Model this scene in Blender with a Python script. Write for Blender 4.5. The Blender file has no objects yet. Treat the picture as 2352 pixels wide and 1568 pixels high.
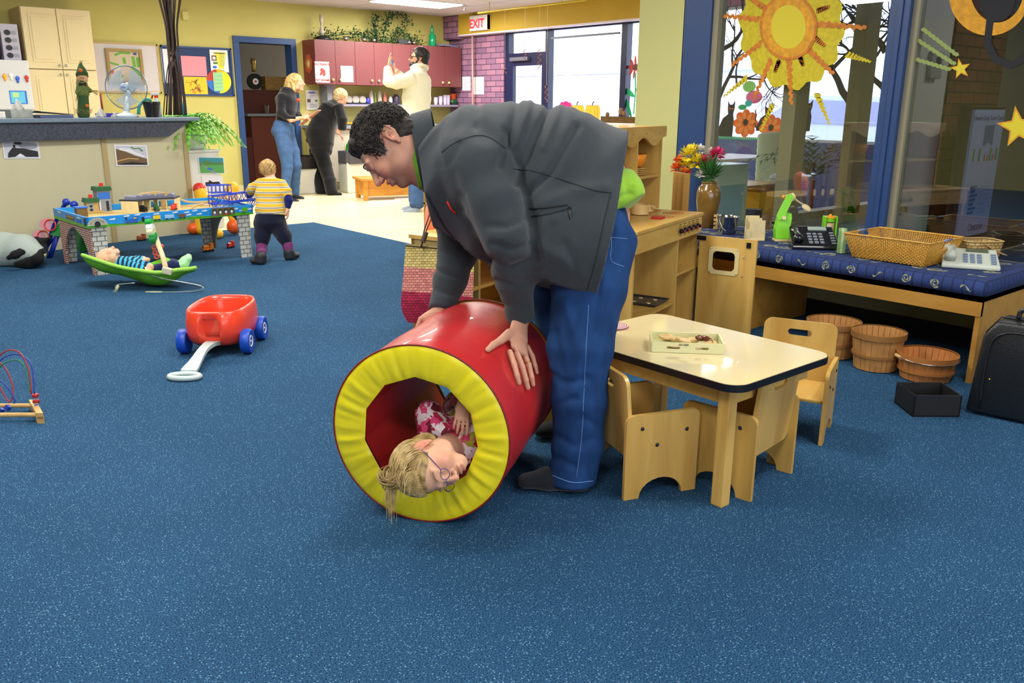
import bpy,bmesh,math,random
import numpy as np
from mathutils import Vector,Matrix
PI=math.pi
rnd=random.Random(7)
C=bpy.context.scene.collection
scn=bpy.context.scene
V3=lambda*a:np.array(a,float)
FPX,CH=1950.0,1.2
cR=V3(0.763,-0.646,0.006);cF=V3(0.624,0.734,-0.268)
cF/=np.linalg.norm(cF);cR-=cF*(cR@cF);cR/=np.linalg.norm(cR);cU=np.cross(cR,cF)
cam=bpy.data.cameras.new('camera');camo=bpy.data.objects.new('camera',cam);C.objects.link(camo)
cam.sensor_width=36;cam.lens=FPX/2352*36;cam.clip_start=0.05;cam.clip_end=300
camo.matrix_world=Matrix(((cR[0],cU[0],-cF[0],0),(cR[1],cU[1],-cF[1],0),(cR[2],cU[2],-cF[2],CH),(0,0,0,1)))
scn.camera=camo
scn.view_settings.view_transform='Standard';scn.view_settings.look='None'
scn.view_settings.gamma=1;scn.view_settings.use_curve_mapping=False
scn.view_settings.exposure=0.0
w=bpy.data.worlds.new('overcast');scn.world=w;w.use_nodes=True
w.node_tree.nodes['Background'].inputs[0].default_value=(0.86,0.90,1.0,1)
w.node_tree.nodes['Background'].inputs[1].default_value=5.0
def area(name,loc,target,sx,sy,power,col=(1,1,1)):
 l=bpy.data.lights.new(name,'AREA');l.shape='RECTANGLE';l.size=sx;l.size_y=sy;l.energy=power;l.color=col
 o=bpy.data.objects.new(name,l);C.objects.link(o);o.location=loc
 o.rotation_euler=(Vector(target)-Vector(loc)).to_track_quat('-Z','Y').to_euler();return o
def P(px,py,**k):
 """point where the sight line of a photo pixel meets the plane x=, y= or z="""
 d=cF*FPX+cR*(px-1176)-cU*(py-784)
 (a,v),=k.items();i='xyz'.index(a);o=V3(0,0,CH)
 return o+d*(v-o[i])/d[i]
def D(px,py,dep):
 d=cF+cR*(px-1176)/FPX-cU*(py-784)/FPX
 return V3(0,0,CH)+d*dep
def depth(p):return float((np.asarray(p,float)-V3(0,0,CH))@cF)
def lin(c):
 return tuple(((x/12.92)if x<=0.04045 else((x+0.055)/1.055)**2.4)for x in c)
_m={}
def rgb(h):
 return lin(tuple(int(h[i:i+2],16)/255 for i in(0,2,4)))
def mat(name,col,rough=0.5,metal=0.0,var=0.0,scale=20,bump=0.0,bscale=None,stretch=(1,1,1),spec=0.5,emit=0,coat=0,sheen=0,attr=False,trans=0,alpha=1):
 """procedural material: hex colour, noise variation of the colour, noise bump"""
 if name in _m:return _m[name]
 m=bpy.data.materials.new(name);m.use_nodes=True;nt=m.node_tree;N=nt.nodes;L=nt.links
 b=N['Principled BSDF'];c=rgb(col)if isinstance(col,str)else col
 b.inputs['Base Color'].default_value=(*c,1);b.inputs['Roughness'].default_value=rough;b.inputs['Metallic'].default_value=metal
 b.inputs['Specular IOR Level'].default_value=spec;b.inputs['Coat Weight'].default_value=coat;b.inputs['Sheen Weight'].default_value=sheen
 b.inputs['Transmission Weight'].default_value=trans;b.inputs['Alpha'].default_value=alpha
 if emit:
  b.inputs['Emission Color'].default_value=(*c,1);b.inputs['Emission Strength'].default_value=emit
 src=None
 if attr:
  a=N.new('ShaderNodeAttribute');a.attribute_name='Col';src=a.outputs['Color'];L.new(src,b.inputs['Base Color'])
 if var or bump:
  tc=N.new('ShaderNodeTexCoord');mp=N.new('ShaderNodeMapping');L.new(tc.outputs['Object'],mp.inputs[0]);mp.inputs['Scale'].default_value=stretch
  nz=N.new('ShaderNodeTexNoise');nz.inputs['Scale'].default_value=scale;nz.inputs['Detail'].default_value=4;L.new(mp.outputs[0],nz.inputs['Vector'])
 if var:
  hs=N.new('ShaderNodeHueSaturation');mr=N.new('ShaderNodeMapRange')
  mr.inputs[1].default_value=0.3;mr.inputs[2].default_value=0.7;mr.inputs[3].default_value=1-var;mr.inputs[4].default_value=1+var
  L.new(nz.outputs[0],mr.inputs[0]);L.new(mr.outputs[0],hs.inputs['Value'])
  if src:L.new(src,hs.inputs['Color'])
  else:hs.inputs['Color'].default_value=(*c,1)
  L.new(hs.outputs[0],b.inputs['Base Color'])
 if bump:
  n2=nz
  if bscale:
   n2=N.new('ShaderNodeTexNoise');n2.inputs['Scale'].default_value=bscale;n2.inputs['Detail'].default_value=3;L.new(mp.outputs[0],n2.inputs['Vector'])
  bp=N.new('ShaderNodeBump');bp.inputs['Strength'].default_value=bump;bp.inputs['Distance'].default_value=0.01
  L.new(n2.outputs[0],bp.inputs['Height']);L.new(bp.outputs[0],b.inputs['Normal'])
 _m[name]=m;return m
def nodes(m):
 nt=m.node_tree;return nt.nodes,nt.links,nt.nodes['Principled BSDF']
def plane_vec(m,ax,scale=1.0,off=(0,0)):
 """vector (u, v, 0) from object coordinates, ax such as 'yz'"""
 N,L,b=nodes(m);tc=N.new('ShaderNodeTexCoord');sp=N.new('ShaderNodeSeparateXYZ');cb=N.new('ShaderNodeCombineXYZ')
 L.new(tc.outputs['Object'],sp.inputs[0])
 for i in(0,1):L.new(sp.outputs['xyz'.index(ax[i])],cb.inputs[i])
 mp=N.new('ShaderNodeMapping');L.new(cb.outputs[0],mp.inputs[0]);mp.inputs['Scale'].default_value=(scale,scale,scale);mp.inputs['Location'].default_value=(*off,0)
 return mp.outputs[0]
def glass_mat(name,tint=(0.9,0.95,1),refl=0.12,rough=0.0):
 if name in _m:return _m[name]
 m=bpy.data.materials.new(name);m.use_nodes=True;nt=m.node_tree;N=nt.nodes;L=nt.links;N.clear()
 o=N.new('ShaderNodeOutputMaterial');mx=N.new('ShaderNodeMixShader');t=N.new('ShaderNodeBsdfTransparent');g=N.new('ShaderNodeBsdfGlossy')
 t.inputs[0].default_value=(*tint,1);g.inputs['Roughness'].default_value=rough
 lw=N.new('ShaderNodeLayerWeight');lw.inputs[0].default_value=0.5;pw=N.new('ShaderNodeMath');pw.operation='POWER';pw.inputs[1].default_value=4;L.new(lw.outputs['Facing'],pw.inputs[0])
 ad=N.new('ShaderNodeMath');ad.operation='MULTIPLY_ADD';ad.inputs[1].default_value=0.8;ad.inputs[2].default_value=refl
 L.new(pw.outputs[0],ad.inputs[0]);L.new(ad.outputs[0],mx.inputs[0]);L.new(t.outputs[0],mx.inputs[1]);L.new(g.outputs[0],mx.inputs[2]);L.new(mx.outputs[0],o.inputs[0])
 _m[name]=m;return m
def frame(ax_z,up=(0,0,1)):
 z=np.asarray(ax_z,float);z=z/np.linalg.norm(z);up=np.asarray(up,float)
 if abs(z@up)>0.98*np.linalg.norm(up):up=V3(1,0,0)if abs(z[0])<0.9 else V3(0,1,0)
 x=np.cross(up,z);x/=np.linalg.norm(x);y=np.cross(z,x);return x,y,z
def rotz(a):
 c,s=math.cos(a),math.sin(a);return np.array([[c,-s,0],[s,c,0],[0,0,1.0]])
def rot(rx=0,ry=0,rz=0):
 return np.array(Matrix.Rotation(rz,3,'Z')@Matrix.Rotation(ry,3,'Y')@Matrix.Rotation(rx,3,'X'))
def nrm(v):v=np.asarray(v,float);return v/np.linalg.norm(v)
class MB:
 """collects shapes and links them as one mesh object"""
 def __init__(s):s.v=[];s.f=[];s.mi=[];s.mats=[None];s.cur=0;s.T=None
 def m(s,mt):
  if mt not in s.mats:s.mats.append(mt)
  s.cur=s.mats.index(mt);return s
 def add(s,vs,fs):
  o=len(s.v);vs=np.asarray(vs,float)
  if s.T is not None:vs=vs@s.T[0].T+s.T[1]
  s.v+=[tuple(p)for p in vs];s.f+=[tuple(i+o for i in f)for f in fs];s.mi+=[s.cur]*len(fs);return s
 def box(s,c,size,R=None,bev=0):
  x,y,z=(np.array(size,float)/2)
  if bev:
   bm=bmesh.new();bmesh.ops.create_cube(bm,size=1)
   for v in bm.verts:v.co=Vector((v.co.x*2*x,v.co.y*2*y,v.co.z*2*z))
   bmesh.ops.bevel(bm,geom=bm.edges[:],offset=min(bev,0.49*2*min(x,y,z)),segments=2,affect='EDGES',profile=0.6)
   vs=np.array([v.co[:]for v in bm.verts]);bm.verts.index_update();fs=[[v.index for v in f.verts]for f in bm.faces];bm.free()
  else:
   vs=np.array([(a,b,d)for a in(-x,x)for b in(-y,y)for d in(-z,z)])
   fs=[(0,1,3,2),(4,6,7,5),(0,4,5,1),(2,3,7,6),(0,2,6,4),(1,5,7,3)]
  if R is not None:vs=vs@np.asarray(R).T
  return s.add(vs+np.asarray(c,float),fs)
 def bb(s,a,b,bev=0):
  a=np.asarray(a,float);b=np.asarray(b,float);return s.box((a+b)/2,np.abs(b-a),bev=bev)
 def tube(s,pts,r,seg=8,closed=False,cap=True,up=(0,0,1),flat=1.0):
  pts=[np.asarray(p,float)for p in pts];n=len(pts);rs=list(r)if hasattr(r,'__len__')else[r]*n
  vs=[];x0=None
  for i in range(n):
   a=pts[(i-1)%n]if(closed or i)else pts[i];b=pts[(i+1)%n]if(closed or i<n-1)else pts[i]
   t=b-a;t=t/(np.linalg.norm(t)+1e-12)
   if x0 is None:x,y,_=frame(t,up)
   else:
    x=x0-t*(x0@t);x/=np.linalg.norm(x)+1e-12;y=np.cross(t,x)
   x0=x
   for k in range(seg):
    an=2*PI*k/seg;vs.append(pts[i]+rs[i]*(x*math.cos(an)+y*math.sin(an)*flat))
  fs=[]
  for i in range(n if closed else n-1):
   for k in range(seg):
    a=i*seg+k;b=i*seg+(k+1)%seg;j=((i+1)%n)*seg
    fs.append((a,b,j+(k+1)%seg,j+k))
  if cap and not closed:
   fs.append(tuple(range(seg))[::-1]);fs.append(tuple((n-1)*seg+k for k in range(seg)))
  return s.add(vs,fs)
 def cyl(s,a,b,r0,r1=None,seg=20,up=(0,0,1)):
  return s.tube([a,b],[r0,r0 if r1 is None else r1],seg,up=up)
 def lathe(s,prof,c=(0,0,0),seg=28,ax=(0,0,1),sq=None,cap=True):
  """prof: (radius, height) pairs"""
  x,y,z=frame(ax);vs=[]
  for r,h in prof:
   for k in range(seg):
    an=2*PI*k/seg;ca,sa=math.cos(an),math.sin(an)
    vs.append(np.asarray(c,float)+z*h+r*(x*ca+y*sa))
  fs=[];n=len(prof)
  for i in range(n-1):
   for k in range(seg):
    a=i*seg+k;b=i*seg+(k+1)%seg;fs.append((a,b,b+seg,a+seg))
  if cap:fs.append(tuple(range(seg))[::-1]);fs.append(tuple((n-1)*seg+k for k in range(seg)))
  return s.add(vs,fs)
 def ell(s,c,r,R=None,seg=20,rings=12):
  if not hasattr(r,'__len__'):r=(r,r,r)
  vs=[(0,0,-1.0)]
  for i in range(1,rings):
   ph=PI*i/rings-PI/2
   for k in range(seg):vs.append((math.cos(ph)*math.cos(2*PI*k/seg),math.cos(ph)*math.sin(2*PI*k/seg),math.sin(ph)))
  vs.append((0,0,1.0));vs=np.array(vs)*np.array(r)
  fs=[(0,1+(k+1)%seg,1+k)for k in range(seg)]
  for i in range(rings-2):
   for k in range(seg):
    a=1+i*seg+k;b=1+i*seg+(k+1)%seg;fs.append((a,b,b+seg,a+seg))
  e=len(vs)-1;o=1+(rings-2)*seg;fs+=[(o+k,o+(k+1)%seg,e)for k in range(seg)]
  if R is not None:vs=vs@np.asarray(R).T
  return s.add(vs+np.asarray(c,float),fs)
 def prism(s,poly,o,ux,uy,th):
  """2D outline (holes=None) in the plane (ux,uy) at o, thickened by th along ux x uy, centred"""
  ux=np.asarray(ux,float);uy=np.asarray(uy,float);n=np.cross(ux,uy);n/=np.linalg.norm(n);o=np.asarray(o,float)
  k=len(poly);a=[o+ux*p[0]+uy*p[1]-n*th/2 for p in poly];b=[q+n*th for q in a]
  return s.add(a+b,[tuple(range(k))[::-1],tuple(range(k,2*k))]+[(i,(i+1)%k,k+(i+1)%k,k+i)for i in range(k)])
 def holed(s,outer,holes,o,ux,uy,th):
  """plate with holes, filled by triangulation"""
  from mathutils.geometry import tessellate_polygon
  loops=[[Vector((p[0],p[1],0))for p in l]for l in[outer]+holes]
  tris=tessellate_polygon(loops);flat=[p for l in loops for p in l]
  ux=np.asarray(ux,float);uy=np.asarray(uy,float);n=np.cross(ux,uy);n/=np.linalg.norm(n);o=np.asarray(o,float)
  a=[o+ux*p[0]+uy*p[1]-n*th/2 for p in flat];b=[q+n*th for q in a];k=len(flat)
  fs=[tuple(t)[::-1]for t in tris]+[tuple(i+k for i in t)for t in tris];st=0
  for l in loops:
   m_=len(l);fs+=[(st+i,st+(i+1)%m_,k+st+(i+1)%m_,k+st+i)for i in range(m_)];st+=m_
  return s.add(a+b,fs)
 def poly(s,pts,faces=None):
  return s.add(pts,faces or[tuple(range(len(pts)))])
 def grid(s,fn,nu,nv,cu=False,cv=False):
  vs=[fn(i/(nu if cu else nu-1),j/(nv if cv else nv-1))for i in range(nu)for j in range(nv)]
  fs=[(i*nv+j,((i+1)%nu)*nv+j,((i+1)%nu)*nv+(j+1)%nv,i*nv+(j+1)%nv)for i in range(nu if cu else nu-1)for j in range(nv if cv else nv-1)]
  return s.add(vs,fs)
 def build(s,name,mt=None,parent=None,smooth=False,fixn=True,auto=None,solid=0,sub=0):
  me=bpy.data.meshes.new(name);V=np.array(s.v)
  s.mats[0]=mt or(s.mats[1]if len(s.mats)>1 else None)
  if s.mats[0]is None:s.mats=[]
  org=V3(0,0,0)
  if parent is None and len(V):
   org=V3((V[:,0].min()+V[:,0].max())/2,(V[:,1].min()+V[:,1].max())/2,V[:,2].min())
  elif parent is not None:org=np.array(parent.get('_o',(0,0,0)))
  me.from_pydata([tuple(p-org)for p in V],[],s.f)
  for m_ in s.mats:me.materials.append(m_)
  if len(s.mats)>1:me.polygons.foreach_set('material_index',s.mi)
  if fixn:
   bm=bmesh.new();bm.from_mesh(me);bmesh.ops.recalc_face_normals(bm,faces=bm.faces[:]);bm.to_mesh(me);bm.free()
  if smooth:
   me.polygons.foreach_set('use_smooth',[True]*len(me.polygons))
   if auto is not None:
    try:me.set_sharp_from_angle(angle=math.radians(auto))
    except Exception:pass
  o=bpy.data.objects.new(name,me);C.objects.link(o)
  if parent is not None:o.parent=parent
  else:o.location=org
  o['_o']=tuple(org)
  if solid:
   md=o.modifiers.new('thick','SOLIDIFY');md.thickness=solid;md.offset=0
  if sub:
   md=o.modifiers.new('sub','SUBSURF');md.levels=sub;md.render_levels=sub
  me.update();return o
def thing(name,label,cat,loc=(0,0,0),group=None):
 o=bpy.data.objects.new(name,None);C.objects.link(o);o.empty_display_size=0.05
 o.location=tuple(loc);o['_o']=tuple(float(x)for x in loc);o['label']=label;o['category']=cat
 if group:o['group']=group
 return o
def tag(o,label,cat,group=None,kind=None):
 if label:o['label']=label
 if cat:o['category']=cat
 if group:o['group']=group
 if kind:o['kind']=kind
 return o
def struct(o):o['kind']='structure';return o
def copy_tree(o,delta=(0,0,0),label=None,group=None):
 c=o.copy();C.objects.link(c);c.location=Vector(o.location)+Vector(tuple(delta))
 if label:c['label']=label
 if group:c['group']=group
 def rec(a,b):
  for ch in[x for x in C.objects if x.parent==a]:
   d=ch.copy();C.objects.link(d);d.parent=b;rec(ch,d)
 rec(o,c);return c
def text(body,o,ux,uy,size,mt,name,parent,align='CENTER',ext=0.0006,bold=0):
 """lettering lying in the plane (ux,uy), o = centre (or left end) of the baseline"""
 cu=bpy.data.curves.new(name,'FONT');cu.body=body;cu.size=size;cu.align_x=align;cu.extrude=ext;cu.offset=bold;cu.resolution_u=2
 t=bpy.data.objects.new('tmp',cu);C.objects.link(t);dg=bpy.context.evaluated_depsgraph_get();me=bpy.data.meshes.new_from_object(t.evaluated_get(dg))
 bpy.data.objects.remove(t);ux=np.asarray(ux,float);uy=np.asarray(uy,float);ux=ux/np.linalg.norm(ux);uy=uy/np.linalg.norm(uy);n=np.cross(ux,uy)
 org=np.array(parent.get('_o',(0,0,0)))if parent is not None else V3(0,0,0)
 for v in me.vertices:
  p=np.asarray(o,float)+ux*v.co.x+uy*v.co.y+n*v.co.z-org;v.co=tuple(p)
 me.materials.clear();me.materials.append(mt);ob=bpy.data.objects.new(name,me);C.objects.link(ob)
 if parent is not None:ob.parent=parent
 return ob
def arc(c,r,a0,a1,n=10,ry=None):
 return[(c[0]+r*math.cos(a0+(a1-a0)*i/(n-1)),c[1]+(ry or r)*math.sin(a0+(a1-a0)*i/(n-1)))for i in range(n)]
def rrect(x0,y0,x1,y1,r,n=5):
 return arc((x1-r,y0+r),r,-PI/2,0,n)+arc((x1-r,y1-r),r,0,PI/2,n)+arc((x0+r,y1-r),r,PI/2,PI,n)+arc((x0+r,y0+r),r,PI,1.5*PI,n)
def spline(pts,n=8,closed=False):
 p=[np.asarray(q,float)for q in pts];m_=len(p);out=[]
 for i in range(m_ if closed else m_-1):
  a=p[(i-1)%m_]if(closed or i)else 2*p[0]-p[1];b=p[i];c=p[(i+1)%m_];d=p[(i+2)%m_]if(closed or i<m_-2)else 2*p[-1]-p[-2]
  for k in range(n):
   t=k/n;out.append(0.5*((2*b)+(-a+c)*t+(2*a-5*b+4*c-d)*t*t+(-a+3*b-3*c+d)*t**3))
 if not closed:out.append(p[-1])
 return out
class Art:
 """flat painted sheet: layers of 2D shapes, each a hair above the last"""
 def __init__(s,o,ux,uy,step=0.0004):
  s.o=np.asarray(o,float);s.ux=np.asarray(ux,float);s.uy=np.asarray(uy,float)
  n=np.cross(s.ux,s.uy);s.n=n/np.linalg.norm(n);s.k=0;s.step=step;s.mb=MB()
 def sh(s,m,poly):
  s.k+=1;s.mb.m(m)
  from mathutils.geometry import tessellate_polygon
  pts=[s.o+s.ux*p[0]+s.uy*p[1]+s.n*s.step*s.k for p in poly]
  if len(poly)>4:s.mb.add(pts,[tuple(t)for t in tessellate_polygon([[Vector((p[0],p[1],0))for p in poly]])])
  else:s.mb.add(pts,[tuple(range(len(poly)))])
  return s
 def rect(s,m,x0,y0,x1,y1):return s.sh(m,[(x0,y0),(x1,y0),(x1,y1),(x0,y1)])
 def el(s,m,cx,cy,rx,ry=None,n=16,a=0):
  ry=ry or rx;return s.sh(m,[(cx+rx*math.cos(2*PI*i/n)*math.cos(a)-ry*math.sin(2*PI*i/n)*math.sin(a),cy+rx*math.cos(2*PI*i/n)*math.sin(a)+ry*math.sin(2*PI*i/n)*math.cos(a))for i in range(n)])
 def line(s,m,pts,w_):
  pts=[np.array(p,float)for p in pts];L_=[];R_=[];n=len(pts);ws=w_ if hasattr(w_,'__len__')else[w_]*n
  for i in range(n):
   t=pts[min(i+1,n-1)]-pts[max(i-1,0)];t=t/(np.linalg.norm(t)+1e-9);q=np.array([-t[1],t[0]])*ws[i]/2
   L_.append(pts[i]+q);R_.append(pts[i]-q)
  s.k+=1;s.mb.m(m);v=[s.o+s.ux*p[0]+s.uy*p[1]+s.n*s.step*s.k for p in L_+R_]
  s.mb.add(v,[(i,i+1,n+i+1,n+i)for i in range(n-1)]);return s
 def build(s,name,parent=None):return s.mb.build(name,None,parent,fixn=False)
class SDF:
 """smooth union of tapered elliptic limbs, surfaced with surface nets"""
 def __init__(s,h=0.006,k=0.02):s.h=h;s.k=k;s.pr=[]
 def limb(s,a,b,ra,rb=None,up=(0,0,1),k=None,op='u',end=1.0):
  """ra, rb: radius or (across, along up)"""
  rb=ra if rb is None else rb
  ra=(ra,ra)if not hasattr(ra,'__len__')else ra;rb=(rb,rb)if not hasattr(rb,'__len__')else rb
  s.pr.append((op,np.asarray(a,float),np.asarray(b,float),ra,rb,np.asarray(up,float),s.k if k is None else k,end));return s
 def chain(s,pts,rs,up=(0,0,1),k=None,end=1.0):
  for i in range(len(pts)-1):s.limb(pts[i],pts[i+1],rs[i],rs[i+1],up,k,end=end)
  return s
 def ell(s,c,r,R=None,k=None,op='u'):
  s.pr.append(('e'+op,np.asarray(c,float),np.asarray(r,float)*np.ones(3),None if R is None else np.asarray(R,float),None,None,s.k if k is None else k,1));return s
 def cut(s,p,n):s.pr.append(('cut',np.asarray(p,float),np.asarray(n,float)/np.linalg.norm(n),None,None,None,0,1));return s
 def cutif(s,p,n,c,r):
  """plane cut acting only inside the ball c, r"""
  s.pr.append(('cutb',np.asarray(p,float),np.asarray(n,float)/np.linalg.norm(n),np.asarray(c,float),r,None,0,1));return s
 def field(s):
  lo=np.full(3,1e9);hi=-lo
  for q in s.pr:
   if q[0]in('u',):
    m_=max(*q[3],*q[4]);lo=np.minimum(lo,np.minimum(q[1],q[2])-m_);hi=np.maximum(hi,np.maximum(q[1],q[2])+m_)
   elif q[0]=='eu':lo=np.minimum(lo,q[1]-q[2].max());hi=np.maximum(hi,q[1]+q[2].max())
  h=s.h;lo=lo-3*h;n=np.ceil((hi+3*h-lo)/h).astype(int)+1
  F=np.full(n,0.05,np.float32);ax=[lo[i]+h*np.arange(n[i])for i in range(3)]
  for q in s.pr:
   op=q[0];k=q[6]
   if op in('u','s'):
    _,a,b,ra,rb,up,_,end=q;m_=max(*ra,*rb)+k+2*h+0.01;l=np.minimum(a,b)-m_;u=np.maximum(a,b)+m_
   elif op in('eu','es'):m_=q[2].max()+k+2*h+0.01;l=q[1]-m_;u=q[1]+m_
   elif op=='cutb':l=q[3]-q[4];u=q[3]+q[4]
   else:l=lo;u=hi+3*h
   i0=np.clip(np.floor((l-lo)/h).astype(int),0,n);i1=np.clip(np.ceil((u-lo)/h).astype(int)+1,0,n)
   if(i1<=i0).any():continue
   sl=tuple(slice(i0[j],i1[j])for j in range(3))
   X=ax[0][sl[0]][:,None,None];Y=ax[1][sl[1]][None,:,None];Z=ax[2][sl[2]][None,None,:]
   if op in('u','s'):
    d=b-a;Ln=np.linalg.norm(d)
    if Ln<1e-6:d=V3(0,0,1e-4);Ln=1e-4
    t_=d/Ln;x,y,_=frame(t_,up)
    px,py,pz=X-a[0],Y-a[1],Z-a[2]
    w_=px*t_[0]+py*t_[1]+pz*t_[2];uu=px*x[0]+py*x[1]+pz*x[2];vv=px*y[0]+py*y[1]+pz*y[2]
    t=np.clip(w_/Ln,0,1);A=ra[0]+(rb[0]-ra[0])*t;B=ra[1]+(rb[1]-ra[1])*t
    ex=w_-t*Ln;mn=np.minimum(A,B)*end
    q0=np.sqrt((uu/A)**2+(vv/B)**2+(ex/mn)**2);q1=np.sqrt((uu/A**2)**2+(vv/B**2)**2+(ex/mn**2)**2)+1e-6
    d_=q0*(q0-1)/q1
   elif op in('eu','es'):
    px,py,pz=X-q[1][0],Y-q[1][1],Z-q[1][2]
    if q[3]is not None:
     R=q[3];px,py,pz=(px*R[0][0]+py*R[1][0]+pz*R[2][0]),(px*R[0][1]+py*R[1][1]+pz*R[2][1]),(px*R[0][2]+py*R[1][2]+pz*R[2][2])
    r=q[2];q0=np.sqrt((px/r[0])**2+(py/r[1])**2+(pz/r[2])**2);q1=np.sqrt((px/r[0]**2)**2+(py/r[1]**2)**2+(pz/r[2]**2)**2)+1e-6
    d_=q0*(q0-1)/q1
   else:d_=(X-q[1][0])*q[2][0]+(Y-q[1][1])*q[2][1]+(Z-q[1][2])*q[2][2]
   f=F[sl]
   if op in('u','eu'):
    if k>0:hh=np.clip(0.5+0.5*(f-d_)/k,0,1);F[sl]=f*(1-hh)+d_*hh-k*hh*(1-hh)
    else:F[sl]=np.minimum(f,d_)
   elif op in('s','es'):
    if k>0:hh=np.clip(0.5-0.5*(f+d_)/k,0,1);F[sl]=f*(1-hh)-d_*hh+k*hh*(1-hh)
    else:F[sl]=np.maximum(f,-d_)
   elif op=='cut':F[sl]=np.maximum(f,d_)
   elif op=='cutb':
    r2=(X-q[3][0])**2+(Y-q[3][1])**2+(Z-q[3][2])**2
    F[sl]=np.where(r2<q[4]**2,np.maximum(f,d_),f)
  return F,lo
 def mesh(s,disp=None):
  F,lo=s.field();h=s.h
  I=F<0;n=np.array(F.shape)
  c=np.zeros(n-1,np.int8)
  for i in(0,1):
   for j in(0,1):
    for k in(0,1):c+=I[i:n[0]-1+i,j:n[1]-1+j,k:n[2]-1+k]
  act=np.argwhere((c>0)&(c<8));idx=np.full(n-1,-1,np.int32);idx[tuple(act.T)]=np.arange(len(act))
  S=np.zeros((len(act),3));W=np.zeros(len(act))
  cor=[(i,j,k)for i in(0,1)for j in(0,1)for k in(0,1)]
  val={q:F[act[:,0]+q[0],act[:,1]+q[1],act[:,2]+q[2]]for q in cor}
  for q in cor:
   for a in range(3):
    if q[a]==0:
     e=list(q);e[a]=1;e=tuple(e);f0,f1=val[q],val[e];m_=(f0<0)!=(f1<0)
     t=np.where(m_,f0/np.where(m_,f0-f1,1),0);p=np.array(q,float)[None,:].repeat(len(act),0);p[:,a]=t
     S+=p*m_[:,None];W+=m_
  vs=lo+h*(act+S/W[:,None]);fs=[]
  for a in range(3):
   b,d=(a+1)%3,(a+2)%3
   s0=[slice(None)]*3;s1=[slice(None)]*3;s0[a]=slice(0,n[a]-1);s1[a]=slice(1,n[a])
   A=I[tuple(s0)];B=I[tuple(s1)];E=np.argwhere(A!=B);E=E[(E[:,b]>0)&(E[:,d]>0)&(E[:,b]<n[b]-1)&(E[:,d]<n[d]-1)]
   ins=A[tuple(E.T)]
   def cid(ob,od):
    q=E.copy();q[:,b]-=ob;q[:,d]-=od;return idx[tuple(q.T)]
   Q=np.stack([cid(1,1),cid(0,1),cid(0,0),cid(1,0)],1);Q[~ins]=Q[~ins][:,::-1];fs.append(Q)
  return vs,np.concatenate(fs)
 def build(s,name,mt,parent=None,colfn=None,disp=None,post=None):
  vs,fs=s.mesh();org=np.array(parent.get('_o',(0,0,0)))if parent is not None else V3(0,0,0)
  me=bpy.data.meshes.new(name)
  if disp is not None:
   v=vs;nrm=np.zeros_like(v);a=np.cross(v[fs[:,2]]-v[fs[:,0]],v[fs[:,3]]-v[fs[:,1]])
   for j in range(4):np.add.at(nrm,fs[:,j],a)
   nrm/=np.linalg.norm(nrm,axis=1)[:,None]+1e-12;vs=v+nrm*disp(v)[:,None]
  if post is not None:vs=post(vs)
  if parent is None:org=V3((vs[:,0].min()+vs[:,0].max())/2,(vs[:,1].min()+vs[:,1].max())/2,vs[:,2].min())
  V=(vs-org).astype(np.float32)
  me.vertices.add(len(V));me.vertices.foreach_set('co',V.ravel());me.loops.add(fs.size);me.loops.foreach_set('vertex_index',fs.ravel().astype(np.int32))
  me.polygons.add(len(fs));me.polygons.foreach_set('loop_start',np.arange(0,fs.size,4,dtype=np.int32));me.update(calc_edges=True)
  me.polygons.foreach_set('use_smooth',[True]*len(me.polygons));me.materials.append(mt)
  if colfn is not None:
   ca=me.color_attributes.new('Col','FLOAT_COLOR','POINT');c=np.ones((len(V),4),np.float32);c[:,:3]=colfn(vs);ca.data.foreach_set('color',c.ravel())
  o=bpy.data.objects.new(name,me);C.objects.link(o);o['_o']=tuple(org)
  if parent is not None:o.parent=parent
  else:o.location=tuple(org)
  return o
def blobmask(p,c,r,soft=0.5):
 """1 inside the ellipsoid (c, r) fading out"""
 q=np.linalg.norm((p-np.asarray(c))/np.asarray(r),axis=1);return np.clip((1-q)/soft,0,1)
def vnoise(p,s,seed=0):
 """cheap smooth noise from sines"""
 r=np.random.RandomState(seed);out=0
 for i in range(6):
  d=r.randn(3);d/=np.linalg.norm(d);out=out+np.sin(p@d*s*(0.7+0.25*i)+r.rand()*6.3+1.7*np.sin(p@r.randn(3)*s*0.5))
 return out/6
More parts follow.
